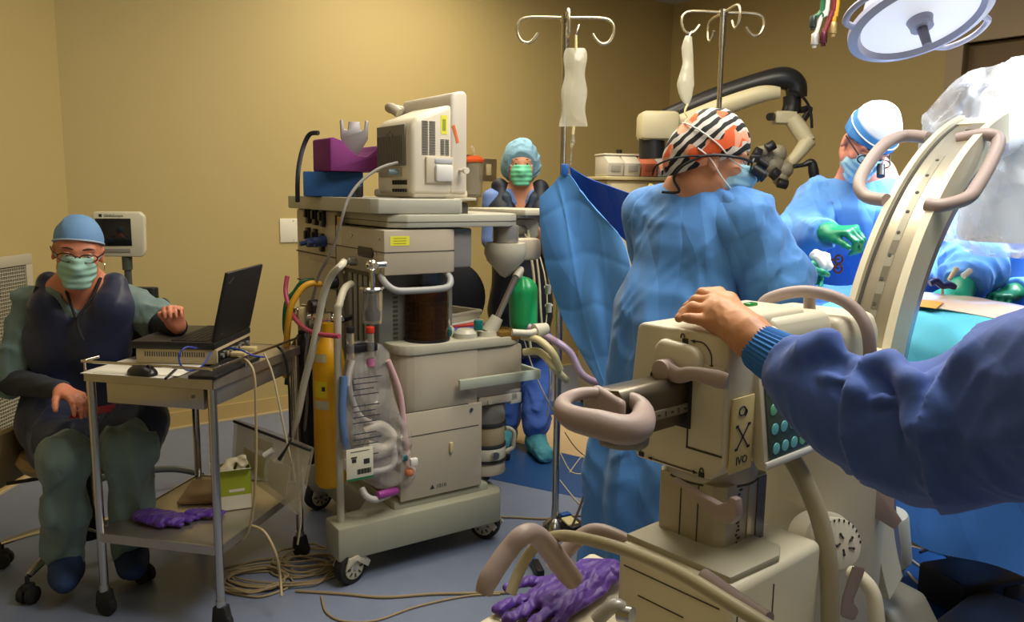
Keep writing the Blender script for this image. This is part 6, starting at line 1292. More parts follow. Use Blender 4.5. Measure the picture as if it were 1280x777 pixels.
for (a, b2) in ((20, 30), (100, 112), (170, 185), (240, 255), (310, 330)):
    m_ = MB(); p_ = lambda g_, rr_: dc+dn*.002+(tx*math.cos(math.radians(g_))+tu*math.sin(math.radians(g_)))*rr_+tx*.012; m_.tube([p_(a, .012), p_(b2, .021)], .0018, n=6); m_.ball(p_(b2, .023), .003, 8); m_.build('dial_symbol', INK, dial, world=True)
m_ = MB(); m_.tube([P(1063, 716, 1.60), P(1076, 722, 1.58), P(1092, 745, 1.56), P(1098, 800, 1.54)], .016, n=14); m_.build('rear_hose', CC, cx, world=True)
m_ = MB(); LVp = [(1066, 706), (1082, 710), (1078, 722), (1066, 752), (1074, 762), (1068, 776), (1050, 770), (1052, 748), (1060, 722)]
t_ = bmesh.new(); fa = [t_.verts.new(P(x, y, 1.54)) for x, y in LVp]; bb2 = [t_.verts.new(P(x, y, 1.56)) for x, y in LVp]; t_.faces.new(fa); t_.faces.new(bb2[::-1])
for i in range(len(fa)): t_.faces.new((fa[i], fa[(i+1) % len(fa)], bb2[(i+1) % len(fa)], bb2[i]))
bmesh.ops.recalc_face_normals(t_, faces=t_.faces[:]); bmesh.ops.bevel(t_, geom=t_.edges[:], offset=.003, segments=2, affect='EDGES'); m_._merge(t_); m_.build('cable_clip', CG_, cx, world=True)
# ---------------------------------------------------------------- the arc
yT_ = math.atan2(.64, .77)-math.pi/2; RA, zc = .79, .85; rear = Vector((.82, 1.85, 0)); hA = Vector((.77, .64, 0)).normalized(); nA = Vector((-hA.y, hA.x, 0)); cen = rear+hA*RA+Vector((0, 0, zc))
def arcp(th, rad=0.0, side=0.0): return cen+(-hA*math.cos(th)+Vector((0, 0, math.sin(th))))*(RA+rad)+nA*side
def arc_strip(m_, th0, th1, r0, r1, s0, s1, n=48, mt=None):
    t = bmesh.new(); rings = []
    for i in range(n+1):
        th = th0+(th1-th0)*i/n; rings.append([t.verts.new(arcp(th, a, b_)) for a, b_ in ((r0, s0), (r1, s0), (r1, s1), (r0, s1))])
    for A, B in zip(rings, rings[1:]):
        for q in range(4): t.faces.new((A[q], A[(q+1) % 4], B[(q+1) % 4], B[q]))
    t.faces.new(rings[0][::-1]); t.faces.new(rings[-1]); bmesh.ops.recalc_face_normals(t, faces=t.faces[:]); m_._merge(t, mt)
T0, T1 = math.radians(-34), math.radians(75)
m_ = MB(); arc_strip(m_, T0, T1, -.055, .000, -.056, .056); m_.build('arc_track', BRS, cx, world=True)
m_ = MB(); arc_strip(m_, T0, T1, -.065, .012, .046, .062); m_.build('arc_side_rail', CC, cx, world=True)
m_ = MB(); arc_strip(m_, T0, T1, -.065, .012, -.064, -.044); m_.build('arc_side_rail', CC, cx, world=True)
m_ = MB(); arc_strip(m_, T0, T1, -.090, -.058, -.062, -.048); m_.build('arc_inner_flange', mat('flange_lilac', rgb(150, 148, 170), .25, .6), cx, world=True)
m_ = MB(); arc_strip(m_, T0, T1, -.002, .003, .036, .043); m_.build('arc_groove', SEAM, cx, world=True)
m_ = MB(); arc_strip(m_, math.radians(-12), math.radians(56), -.001, .0015, -.009, .009, mt=mat('scale_grey', rgb(150, 146, 128), .4, .3)); sc_o = m_.build('arc_scale', BRS, cx, world=True)
for k in range(9):
    m_ = MB(); arc_strip(m_, math.radians(-10+k*5.2), math.radians(-7.2+k*5.2), .0, .0022, -.008, .008, n=3); m_.build('scale_segment', mat('scale_dark', rgb(112, 106, 88), .4, .3), sc_o, world=True)
for k in range(15):
    th = math.radians(-10+k*4.6); p_ = arcp(th, .0015, .002); d_ = (arcp(th+.01)-arcp(th)).normalized(); m_ = MB(); m_.cyl(p_-(cen-p_).normalized()*-.001, p_+(p_-cen).normalized()*.0015, .0045, n=8); m_.build('scale_rivet', SEAM, sc_o, world=True)
m_ = MB(); arc_strip(m_, math.radians(66), math.radians(69), .0, .006, -.044, -.004, n=4); m_.build('end_stop', mat('stop_grey', rgb(120, 112, 98), .5), cx, world=True)
m_ = MB(); arc_strip(m_, math.radians(70), math.radians(75), .0, .004, -.040, .040, n=4); m_.build('arc_end_plate', CC, cx, world=True)
for sg, pts in ((1, [P(1160, 172, 2.17), P(1130, 170, 2.22), P(1104, 182, 2.20), P(1082, 210, 2.16), P(1074, 232, 2.12), P(1084, 246, 2.08), P(1108, 250, 2.02)]), (-1, [P(1196, 174, 2.12), P(1232, 168, 2.08), P(1248, 175, 2.06), P(1240, 200, 2.02), P(1222, 232, 1.96), P(1208, 248, 1.93), P(1176, 257, 1.92), P(1158, 255, 1.94)])):
    m_ = MB(); m_.tube(pts, .0165, n=16, sub=5); m_.build('arc_handle', CG_, cx, world=True)
# lower end: tube housing under the table
m_ = MB(); p_ = arcp(math.radians(-31), -.04); m_.cyl(p_, p_+hA*.12+Vector((0, 0, .04)), .035, n=32, bev=.01); m_.build('tube_housing', mat('carm_base_cream', rgb(196, 188, 160)), cx, world=True)
m_ = MB(); q = FC.loc(P(1105, 650, 2.0)); m_.cyl(P(1108, 640, 1.96), P(1110, 700, 1.97), .052, .058, n=28, bev=.01); m_.build('arc_end_cover', mat('arc_cover_grey', rgb(158, 158, 146), .4), cx, world=True)
m_ = MB(T((1.03, 2.02, 0), yT_)); m_.prism([(-.16, 0), (.14, 0), (.14, .20), (.05, .34), (-.10, .36), (-.16, .25)], 'y', -.10, .10, .02); m_.build('wheel_cover', mat('wheel_cover_grey', rgb(136, 134, 122), .45), cx, world=True)
m_ = MB(); t0 = P(1088, 600, 1.80); m_.prism([(0, 0), (.05, .02), (.055, -.06), (.075, -.085), (.06, -.11), (0, -.08)], 'y', -.01, .01, .003)
for v_ in m_.bm.verts: v_.co = t0+Vector((v_.co.x*.9, v_.co.y-v_.co.x*.3, v_.co.z))
m_.build('arc_latch', CG_, cx, world=True)
for (px, py, c_, nm) in ((1084, 664, rgb(60, 120, 96), 'green_mark'), (1085, 687, rgb(224, 160, 40), 'yellow_mark')):
    q = P(px, py, 1.895); m_ = MB(); m_.cyl(q, q+Vector((.01, -.02, 0))*.2, .0065, n=10); m_.build(nm, mat(nm, c_, .5), cx, world=True)
# detector (image intensifier) at the top end
DC = Vector((1.56, 2.47, 0))
m_ = MB(); m_.lathe([(0, 1.27), (.165, 1.27), (.175, 1.29), (.175, 1.42), (.15, 1.50), (.14, 1.72), (.10, 1.76), (0, 1.76)], DC, n=48); m_.tube([arcp(math.radians(69), -.035), arcp(math.radians(74), -.06), DC+Vector((-.08, -.06, 1.62))], [.05, .06, .08], n=14); m_.build('image_detector', mat('detector_white', rgb(226, 226, 226), .45), cx, world=True)
# sterile plastic cover: thin crumpled translucent bag
cov = SDF(.008, .08); cov.cap(DC+Vector((-.02, -.02, 1.66)), DC+Vector((.02, -.02, 1.52)), .15, .23); cov.cap(DC+Vector((.02, 0, 1.50)), DC+Vector((.05, 0, 1.40)), .245, .235, .1)
cov.cap((1.36, 2.42, 1.64), DC+Vector((-.02, 0, 1.55)), .12, .18); cov.cap((1.30, 2.38, 1.52), DC+Vector((0, 0, 1.45)), .10, .18); cov.rbox(DC+Vector((.03, 0, 1.36)), (.22, .22, .10), None, .10, .06)
cw1 = wav(26, .022, 101); cw2 = wav(62, .009, 102); cov.disp = lambda X, Y, Z: cw1(X, Y, Z)+cw2(X, Y, Z)
cov.cut('plane', DC+Vector((0, 0, 1.225)), (0, 0, 1)); PLS = mat('sterile_plastic', (.92, .94, .98), .16, alpha=.30, bump=.4, bscale=22, bdist=.02, crump=(9, .7, .04), spec=.9)
co = cov.build('sterile_cover', PLS, None); MWc = recenter(co); tag(co, 'crumpled clear plastic sterile cover bagging the x-ray detector at upper right', 'plastic cover')
# ================================================================ OPERATOR: bare hand and blue gown sleeve entering from the right
SLV = mat('sleeve_blue', rgb(66, 96, 170), .78, bump=.12, bscale=60, var=.05, bdist=.004, sheen=.15, crump=(10, .30, .014))
SHo = Vector((1.02, .62, 1.30)); ELo = P(1130, 520, 1.12); WRo = P(944, 426, 1.27)
op = empty('person', (1.25, .45, 0), 0, 'person at the right edge, only a bare hand and blue gown sleeve in view', 'person')
hnd = SDF(.0022, .006)
dW = (P(893, 392, 1.345)-WRo); nH = Vector((-.35, .25, -.9))
d = dW.normalized(); n = (nH-d*nH.dot(d)).normalized(); t = d.cross(n)*-1
if PX(WRo+t*.1)[1] > PX(WRo)[1]: t = -t      # t: towards the thumb / far side, up in the picture
kn = []
# metacarpals
Kp = [(900, 372, 1.42), (884, 377, 1.39), (872, 388, 1.36), (868, 402, 1.335)]
Fp = [[(884, 369, 1.44), (880, 372, 1.455), (879, 380, 1.46)], [(868, 382, 1.41), (860, 388, 1.415), (856, 394, 1.41)], [(860, 390, 1.375), (852, 394, 1.375), (849, 399, 1.37)], [(880, 415, 1.31), (886, 421, 1.30), (888, 426, 1.30)]]
K = [P(*k) for k in ((896, 372, 1.405), (889, 377, 1.385), (884, 388, 1.365), (886, 402, 1.345))]
rK = (.0118, .0122, .0118, .0108)
for i in range(4):
    b0 = WRo.lerp(K[i], .12)+t*(.016, .006, -.005, -.015)[i]; hnd.cap(b0, K[i], .0205, rK[i]+.0015, .016)
hnd.cap(P(938, 418, 1.285), P(905, 392, 1.35), .026, .024, .02)
FG = [[K[0], P(878, 367, 1.43), P(872, 374, 1.437), P(874, 381, 1.435)],
      [K[1], P(870, 376, 1.41), P(860, 384, 1.412), P(857, 392, 1.405)],
      [K[2], P(866, 384, 1.385), P(855, 391, 1.385), P(849, 397, 1.378)],
      [K[3], P(872, 398, 1.352), P(861, 396, 1.352), P(853, 395, 1.35)]]
FG[3] = [K[3], P(874, 399, 1.350), P(864, 398, 1.350), P(856, 397, 1.352)]
for i, ch in enumerate(FG): hnd.chain(ch, [rK[i], (.0105, .0108, .0104, .0092)[i], (.0095, .0096, .0093, .0084)[i], (.0082, .0084, .0082, .0074)[i]], .0045)
hnd.chain([P(928, 398, 1.32), P(912, 376, 1.39), P(898, 367, 1.425), P(886, 365, 1.44)], [.018, .014, .0115, .0095], .010)
hnd.cap(P(986, 456, 1.20), WRo, .030, .0265, .02, None); hnd.cap(WRo, P(930, 412, 1.295), .0275, .028, .02)
hw = wav(150, .0007, 111); hnd.disp = hw
ho = hnd.build('body', mat('skin_hand', rgb(198, 140, 96), .48, sss=.1, bump=.18, bscale=130, var=.06, vscale=40, bdist=.002), op)
# hidden body beyond the frame
ob = SDF(.012, .05); ob.cap(ELo, SHo, .05, .055); ob.cap((1.20, .45, 1.35), (1.25, .42, .9), .13, .14); ob.cap((1.2, .45, 1.38), (1.2, .47, 1.50), .055, .05)
Ho = Vector((1.16, .50, 1.62)); Ro = basis(Vector((-.5, .85, -.1))); head_prims(ob, Ho, Ro, 1.0)
for sg in (-1, 1): ob.chain([Vector((1.25+sg*.09, .42, .88)), Vector((1.25+sg*.1, .44, .5)), Vector((1.25+sg*.1, .42, .08)), Vector((1.22+sg*.1, .55, .05))], [.085, .06, .045, .04])
ob.build('torso', SKIN, op); eyes(op, Ho, Ro)
s = cap_sdf(Ho, Ro, 1.0, .014, .008); s.cut('plane', Ho+Ro.col[1]*.09+Ro.col[2]*.035, (Ro.col[2]*.97-Ro.col[1]*.22)); s.build('surgical_cap', CAPB, op); mask_part(op, Ho, Ro, 1.0, MB_)
g = SDF(.012, .06); g.cap((1.20, .45, 1.32), (1.25, .43, .95), .165, .19); g.cap((1.05, .55, 1.32), (1.34, .38, 1.32), .09, .09); g.cap((1.25, .43, .95), (1.25, .43, .25), .20, .25); g.disp = wav(26, .01, 120); g.cut('ell-', (1.2, .47, 1.46), (.075, .075, .09)); g.build('surgical_gown', SLV, op)
# knit cuff
cA = P(944, 431, 1.27); cB = P(990, 458, 1.20)
m_ = MB()
ax_ = (cB-cA).normalized(); up_ = (Vector((0, 0, 1))-ax_*ax_.z).normalized(); sd_ = ax_.cross(up_)
def cf(u_, v_):
    a = 2*math.pi*u_; rr_ = .0325+.0085*v_+.0010*math.sin(a*34)*(1 if v_ < .98 else 0); 
    if v_ < .06: rr_ -= .005*(1-v_/.06)
    return cA.lerp(cB, v_)+(up_*math.cos(a)*1.12+sd_*math.sin(a))*rr_
m_.grid(cf, 136, 12, closed_u=True); m_.build('knit_cuff', mat('cuff_blue', rgb(44, 112, 184), .85, bump=.3, bscale=90, bdist=.002), op, world=True)
# sleeve: lofted by picture-like sections along the arm, folds modelled in the surface
Cs = [(983, 454, 1.21, .040), (998, 464, 1.19, .049), (1022, 482, 1.16, .060), (1062, 508, 1.12, .071), (1110, 524, 1.09, .079), (1165, 544, 1.06, .089), (1220, 534, 1.03, .097), (1290, 514, .97, .104), (1400, 490, .88, .115), (1560, 470, .75, .12)]
sl = SDF(.0038, .03)
pts = [P(a_, b_, c_) for a_, b_, c_, _ in Cs]; rs = [x[3]*1.0 for x in Cs]
sl.chain(pts, rs, .03); sl.chain([pts[-1], (.86, .66, 1.28), (1.04, .58, 1.31)], [.118, .112, .105], .03)
def rd(l, ra, k=.022):      # (px, py, height above the sleeve's surface)
    q_ = []
    for x, y, h_ in l:
        c_ = min(Cs, key=lambda t_: abs(t_[0]-x)); i_ = Cs.index(c_)
        o_ = Cs[i_+1] if (x > c_[0] and i_+1 < len(Cs)) else Cs[max(i_-1, 0)]
        t_ = 0 if o_[0] == c_[0] else (x-c_[0])/(o_[0]-c_[0]); yc = c_[1]+(o_[1]-c_[1])*t_; Yc = c_[2]+(o_[2]-c_[2])*t_; r_ = c_[3]+(o_[3]-c_[3])*t_
        v_ = (y-yc)/1000*Yc; dpt_ = math.sqrt(max(r_*r_-v_*v_, (.25*r_)**2)); q_.append(P(x, y, Yc-dpt_*.92-h_))
    sl.chain(q_, ra, k)
rd([(996, 450, .0), (1010, 438, .004), (1034, 430, .006), (1056, 446, .002)], [.014, .018, .018, .010])
rd([(1004, 446, .006), (994, 480, .006), (1004, 515, .004), (1040, 560, .002)], [.010, .013, .013, .008])
rd([(1012, 470, .004), (1036, 472, .006), (1060, 476, .004)], [.006, .009, .007], .010)
rd([(1066, 448, .004), (1070, 490, .008), (1067, 540, .008), (1064, 588, .002)], [.009, .012, .012, .006], .012)
rd([(1078, 455, .004), (1112, 455, .010), (1140, 480, .012), (1150, 530, .012), (1166, 590, .008), (1180, 622, .0)], [.010, .017, .019, .019, .015, .008], .016)
rd([(1168, 470, .006), (1172, 510, .010), (1170, 560, .008), (1176, 600, .002)], [.010, .013, .012, .006], .012)
rd([(1176, 474, .004), (1220, 458, .006), (1275, 435, .006)], [.012, .018, .020], .02)
rd([(1190, 600, .004), (1225, 560, .008), (1270, 530, .008), (1310, 515, .006)], [.008, .013, .015, .012], .016)
rd([(1192, 536, .002), (1230, 520, .005), (1262, 505, .003)], [.004, .007, .005], .008)
rd([(1080, 505, .002), (1104, 498, .004), (1130, 500, .002)], [.004, .007, .004], .008)
rd([(1082, 548, .002), (1108, 552, .004), (1130, 566, .002)], [.004, .007, .004], .008)
rd([(1020, 500, .002), (1040, 520, .005), (1058, 552, .002)], [.004, .008, .004], .008)
aD = (pts[6]-pts[2]).normalized(); a0s = pts[0].dot(aD)
sk_ = [(P(1063, 510, 1.02)).dot(aD)-a0s, (P(1166, 540, .95)).dot(aD)-a0s]
sw1 = wav(17, .0065, 131); sw2 = wav(47, .0042, 137); sw3 = wav(105, .0017, 134)
def sld(X, Y, Z):
    s_ = X*aD.x+Y*aD.y+Z*aD.z-a0s; d_ = sw1(X, Y, Z)+sw2(X, Y, Z)+sw3(X, Y, Z)
    for k_ in sk_:
        t_ = s_-k_+.02*np.sin(Z*18); d_ = d_-.0065*np.where(t_ > 0, np.exp(-np.clip(t_, 0, 1)/.035), 0)
    return d_
sl.disp = sld
sl.cut('plane', pts[0]-(pts[1]-pts[0]).normalized()*.010, pts[1]-pts[0])
sl.build('gown_sleeve', SLV, op)
# ================================================================ OPERATING TABLE, PATIENT, DRAPES
dT = Vector((hA.y, -hA.x, 0))                 # along the table, from far left to near right
yT = math.atan2(dT.y, dT.x); TC = Vector((1.44, 2.36, 0)); FT = Fr(TC, yT)      # local x along the table, local y across (away)
tb = empty('operating_table', TC, yT, 'operating table under the drapes, grey steel column and padded top', 'operating table')
m_ = MB(); m_.box2((-1.0, -.26, .76), (1.0, .26, .80), .01, mt=STL); m_.box2((-1.0, -.25, .80), (1.0, .25, .86), .02, mt=DK); m_.build('table_top', DK, tb)
m_ = MB(); m_.box2((.25, -.14, .10), (.60, .14, .76), .02); m_.build('column', STL, tb)
m_ = MB(); m_.box2((-.05, -.25, .0), (.95, .25, .10), .02); m_.build('base', mat('table_base', rgb(120, 122, 124), .4, .3), tb)
pt = empty('person', TC+dT*0, yT, 'patient lying on the operating table, covered by drapes except a strip of skin', 'person')
pb = SDF(.010, .06); W_ = lambda x, y, z: FT.M @ Vector((x, y, z))
pb.cap(W_(-.42, 0, .95), W_(-.05, 0, .95), .12, .13, .06, ((0, 0, 1), .75)); pb.cap(W_(-.35, -.10, .95), W_(-.1, -.12, .94), .09, .10); pb.cap(W_(-.35, .10, .95), W_(-.1, .12, .94), .09, .10); pb.cap(W_(-.05, -.04, .945), W_(.15, 0, .945), .13, .13, .06, ((0, 0, 1), .75))
hp_ = W_(-.68, 0, .95); pb.cap(W_(-.45, 0, .94), hp_, .06, .06); head_prims(pb, hp_, basis(Vector((0, 0, -1)), up=-dT), .95)
for sg in (-1, 1):
    pb.chain([W_(.15, sg*.09, .94), W_(.55, sg*.10, .92), W_(.95, sg*.10, .90), W_(1.02, sg*.10, .92)], [.09, .065, .045, .04]); pb.chain([W_(-.36, sg*.19, .93), W_(-.62, sg*.26, .91), W_(-.82, sg*.16, .90)], [.05, .042, .03])
pb.build('body', mat('skin_lit', rgb(226, 176, 150), .5, sss=.1), pt)
DRP = mat('drape_blue', rgb(60, 118, 196), .8, bump=.12, bscale=9, bdist=.02, var=.05, crump=(5, .35, .04)); DRC = mat('drape_cyan', rgb(88, 190, 214), .75, bump=.1, bscale=12, bdist=.02, crump=(6, .3, .03))
FZ = mat('drape_film', rgb(226, 200, 176), .3, coat=.5, bump=.1, bscale=30, bdist=.004)
def topz(x, y):
    d2 = (y/.30)**2; return .875+.165*math.sqrt(max(0, 1-min(1, d2)))+.03*math.exp(-((x+.15)/.3)**2)
# long side drape with near and far falls
def sheet(u_, v_, hem, x0, x1, seed):
    x = x0+(x1-x0)*u_; s_ = -1+2*v_; sg = -1 if s_ < 0 else 1; a = abs(s_)
    wob = .5+.5*math.sin(x*9+seed)+.3*math.sin(x*21+2*seed)
    if a < .35: y = sg*a/.35*.30; z = topz(x, y)
    elif a < .45: k = (a-.35)/.10; y = sg*(.30+.05*k); z = .875-.05*k*k
    else: k = (a-.45)/.55; y = sg*(.35+.035*k+.028*k*math.sin(x*11+seed)+.012*k*math.sin(x*27)); z = .825-(.825-hem(x))*k
    return W_(x, y, z+.012)
m_ = MB(); m_.grid(lambda a, b_: sheet(a, b_, lambda x: .44-.10*x+.02*math.sin(x*6), -.95, 1.05, 1.0), 90, 70, .004); o = m_.build('table_drape', DRP, None); recenter(o); tag(o, 'big blue drape covering the operating table and hanging down its near side', 'drape')
o = MB(); o.grid(lambda a, b_: W_(-.45+1.3*a, -.31+.20*b_, topz(-.45+1.3*a, -.31+.20*b_)+.024+.004*math.sin(a*30+b_*12)), 40, 24, .003); o = o.build('cyan_drape', DRC); recenter(o); tag(o, 'bright cyan drape on the near edge of the operating field', 'drape')
o = MB(); o.grid(lambda a, b_: W_(-.40+.66*a, -.15+.30*b_, topz(-.40+.66*a, -.15+.30*b_)+.030+.004*math.sin(a*17)*math.sin(b_*9)), 36, 20, .003); o = o.build('incise_film', FZ); recenter(o); tag(o, 'pale shiny adhesive film over the skin at the operating site', 'film')
o = MB(); o.grid(lambda a, b_: W_(-.30+.20*a, -.17+.05*b_, topz(-.30+.2*a, -.17+.05*b_)+.038), 12, 6, .002); o = o.build('iodine_patch', mat('iodine', rgb(226, 160, 52), .4)); recenter(o); tag(o, 'small yellow-orange prepped strip at the left of the pale film', 'film edge')
for k, (x_, y_, z_, r_, sx_, nm, lb) in enumerate(((-.60, .02, 1.10, .16, .8, 'folded_drape', 'folded blue towels heaped at the head end beside the green gloves'),)):
    s = SDF(.008, .05); s.cap(W_(x_-.14, y_-.06, 1.01), W_(x_+.20, y_+.06, 1.02), .10, .09, .05, ((0, 0, 1), .8)); s.cap(W_(x_-.05, y_+.16, 1.01), W_(x_+.12, y_-.16, 1.0), .07, .07, .05, ((0, 0, 1), .7)); s.disp = wav(40, .008, 140); o = s.build(nm, DRP); recenter(o); tag(o, lb, 'towel')
# instruments in the field
def tubeobj(name, lab, cat, pts, r, mt_, n=10):
    m_ = MB(); m_.tube(pts, r, n=n, sub=3); o = m_.build(name, mt_); recenter(o); return tag(o, lab, cat)
dr_ = empty('hand_drill', P(1178, 395, 2.56), 0, 'dark blue T-handled guide with pale shaft held upright by the bright green glove', 'instrument')
m_ = MB(); m_.tube([P(1162, 354, 2.50), P(1170, 351, 2.50), P(1178, 357, 2.50), P(1186, 356, 2.50), P(1194, 359, 2.50)], [.010, .012, .010, .012, .009], n=12); m_.build('handle', mat('handle_navy', rgb(24, 34, 96), .3), dr_, world=True)
m_ = MB(); m_.cyl(P(1178, 358, 2.50), P(1178, 394, 2.53), .0042, n=12); m_.build('shaft', mat('shaft_pale', rgb(230, 216, 196), .3), dr_, world=True)
tubeobj('white_cannula', 'white tapered cannula leaning up out of the bright green glove', 'instrument', [P(1186, 350, 2.52), P(1196, 335, 2.53)], [.006, .009], mat('wipe_white', rgb(204, 192, 160)))
tubeobj('white_syringe', 'small white syringe body beside the bright green glove', 'instrument', [P(1204, 345, 2.55), P(1213, 338, 2.56)], .010, mat('lip_white', rgb(222, 220, 206)))
gz = SDF(.004, .01)
for a in ((1020, 316, 2.60, 1034, 322, 2.60), (1026, 322, 2.59, 1036, 334, 2.59), (1018, 320, 2.58, 1026, 330, 2.58)): gz.cap(P(*a[:3]), P(*a[3:]), .014, .013)
gz.disp = wav(120, .004, 150); o = gz.build('gauze_swab', mat('gauze', rgb(236, 222, 226), .8)); recenter(o); tag(o, 'white crumpled gauze held in the green glove of the striped-cap surgeon', 'gauze')
for k, (a_, b_, lb) in enumerate((((1038, 326), (1048, 330), 'rust-brown tipped clamp between the two green gloves'), ((980, 312), (968, 318), 'black-handled clamp left of the green glove'))):
    e = empty('surgical_clamp', P(*a_, 2.75), 0, lb, 'instrument'); A_ = P(*a_, 2.72); B_ = P(*b_, 2.72)
    for sg in (-1, 1):
        m_ = MB(); o_ = Vector((0, 0, sg*.016)); m_.tube([B_+o_, A_+o_*.2, A_-(B_-A_)*.6], .0035, n=8); m_.tube([B_+o_+Vector((.014*math.cos(t), 0, .014*math.sin(t))) for t in [i*math.pi/4 for i in range(8)]], .0035, n=6, closed=True, sub=2); m_.build('clamp_half', mat('clamp_dark', (.04, .03, .03), .3, .5) if k else mat('clamp_rust', rgb(96, 56, 40), .4, .3), e, world=True)
# ================================================================ IV POLES AND BAGS
def pole(name, lab, X, Y, top, arm, yaw, base=True):
    e = empty(name, (X, Y, 0), yaw, lab, 'pole', None); m_ = MB(); m_.cyl((0, 0, .10), (0, 0, 1.25), .0145, n=18, mt=STT); m_.cyl((0, 0, 1.22), (0, 0, top-.14), .0115, n=18, mt=STT); m_.cyl((0, 0, top-.16), (0, 0, top-.02), .015, n=18, mt=STT); m_.build('pole', STT, e)
    m_ = MB(); m_.cyl((0, 0, top-.03), (0, 0, top+.0), .020, n=16); m_.build('hub', CHR, e)
    for k, a in enumerate((0, math.pi/2, math.pi, -math.pi/2)):
        d = Vector((math.cos(a), math.sin(a), 0)); L = arm; z = top-.012; U_ = Vector((0, 0, 1)); m_ = MB()
        m_.tube([d*.01+U_*z, d*L*.75+U_*z, d*L*.98+U_*(z-.015), d*(L*1.03)+U_*(z-.05), d*L*.95+U_*(z-.085), d*L*.80+U_*(z-.095), d*L*.68+U_*(z-.082), d*L*.58+U_*(z-.058)], .0062, n=10); m_.build('hook', mat('hook_silver', rgb(196, 184, 150), .25, .8), e)
    if not base: m_ = MB(); m_.lathe([(0, 0), (.055, 0), (.05, .02), (.018, .05), (.0145, .11), (0, .11)]); m_.build('foot', STT, e)
    if base:
        for i in range(5):
            a = i*2*math.pi/5+.5; m_ = MB(); m_.tube([(0, 0, .13), (.12*math.cos(a), .12*math.sin(a), .12), (.27*math.cos(a), .27*math.sin(a), .07)], .012, n=8); l_ = m_.build('leg', STT, e)
            q = Vector((.27*math.cos(a), .27*math.sin(a), .025)); m_ = MB(); m_.cyl(q-Vector((0, .011, 0)), q+Vector((0, .011, 0)), .025, n=16); m_.build('caster', DKR, l_)
    return e
pA = P(703, 400, 3.2); pole('iv_pole', 'chrome IV pole at the left end of the blue drape, one bag hanging', .192, 3.2, 2.075, .180, .0, base=False)
pB = P(900, 130, 3.72); pole('iv_pole', 'chrome IV pole behind the striped-cap surgeon carrying a twisted fluid bag', .925, 3.72, 2.215, .185, .12)
BAGM = mat('bag_plastic', rgb(230, 226, 200), .10, alpha=.36, bump=.3, bscale=20, bdist=.01, crump=(14, .5, .01), spec=.9)
bg = empty('iv_bag', P(718, 160, 3.12), 0, 'flat clear IV bag hanging beside the left pole', 'IV bag')
def bgf(u_, v_):
    y = 60+ (158-60)*v_; hw = 13+3.5*v_+1.5*math.sin(v_*14); c = 719.5-3.0*v_; th = .018*math.sin(math.pi*min(1, v_*1.1))*(1)
    a = u_*2*math.pi; k = P(c+hw*math.cos(a)*(1 if v_ > .02 else .9), y, 3.10); return k+Vector((0, th*math.sin(a)+.002*math.sin(a), 0))
m_ = MB(); m_.grid(bgf, 28, 24, closed_u=True); m_.build('bag', BAGM, bg, world=True)
m_ = MB(); m_.tube([P(720, 44, 3.10), P(720, 52, 3.10), P(720, 62, 3.10)], .005, n=8); m_.tube([P(717, 158, 3.10), P(716, 168, 3.10)], .006, n=8); m_.build('port', mat('port_cream', rgb(220, 206, 150), .4), bg, world=True)
m_ = MB(); m_.tube([P(724, 31, 3.12), P(722, 38, 3.11), P(720, 46, 3.10)], .003, n=6); m_.build('hanger', CHR, bg, world=True)
tubeobj('drip_line', 'thin clear drip line with chamber below the flat IV bag', 'tubing', [P(716, 168, 3.1), P(716, 178, 3.1), P(714, 186, 3.1), P(713, 205, 3.12)], [.004, .009, .003, .003], mat('clear_plastic', (.85, .83, .75)))
b2 = empty('iv_bag', P(860, 90, 3.62), 0, 'narrow twisted clear fluid bag on the pole behind the surgeon', 'IV bag')
m_ = MB(); m_.tube([P(861, 45, 3.66), P(859, 60, 3.66), P(860, 80, 3.66), P(857, 105, 3.66), P(858, 122, 3.66), P(860, 130, 3.66)], [.014, .026, .024, .040, .026, .006], n=18, flat=((0, 1, 0), .5)); m_.build('bag', BAGM, b2, world=True)
m_ = MB(); m_.tube([P(860, 130, 3.66), P(856, 140, 3.66), P(861, 150, 3.66), P(860, 175, 3.66)], [.006, .004, .0035, .003], n=8); m_.build('drip_line', mat('port_cream', rgb(220, 206, 150)), b2, world=True)
m_ = MB(); m_.tube([P(866, 38, 3.68), P(863, 42, 3.67), P(861, 47, 3.66)], .0035, n=6); m_.build('hanger', CHR, b2, world=True)
# ================================================================ anaesthesia screen drape from the pole to the surgeon
def interp(rows, u_, v_):
    n = len(rows)-1; a = min(int(v_*n), n-1); t = v_*n-a
    def rowp(r_):
        k = len(r_)-1; b_ = min(int(u_*k), k-1); s_ = u_*k-b_
        p0 = r_[max(b_-1, 0)]; p1 = r_[b_]; p2 = r_[b_+1]; p3_ = r_[min(b_+2, k)]
        return .5*((2*p1)+(p2-p0)*s_+(2*p0-5*p1+4*p2-p3_)*s_*s_+(3*p1-p0-3*p2+p3_)*s_**3)
    q0, q1, q2, q3 = rowp(rows[max(a-1, 0)]), rowp(rows[a]), rowp(rows[a+1]), rowp(rows[min(a+2, n)])
    return .5*((2*q1)+(q2-q0)*t+(2*q0-5*q1+4*q2-q3)*t*t+(3*q1-q0-3*q2+q3)*t**3)
def fold(u_, v_, cu, cv):
    h = 0
    for c in cu: h += math.exp(-abs(u_-c)*60)
    for c in cv: h -= math.exp(-abs(v_-c)*60)
    return h
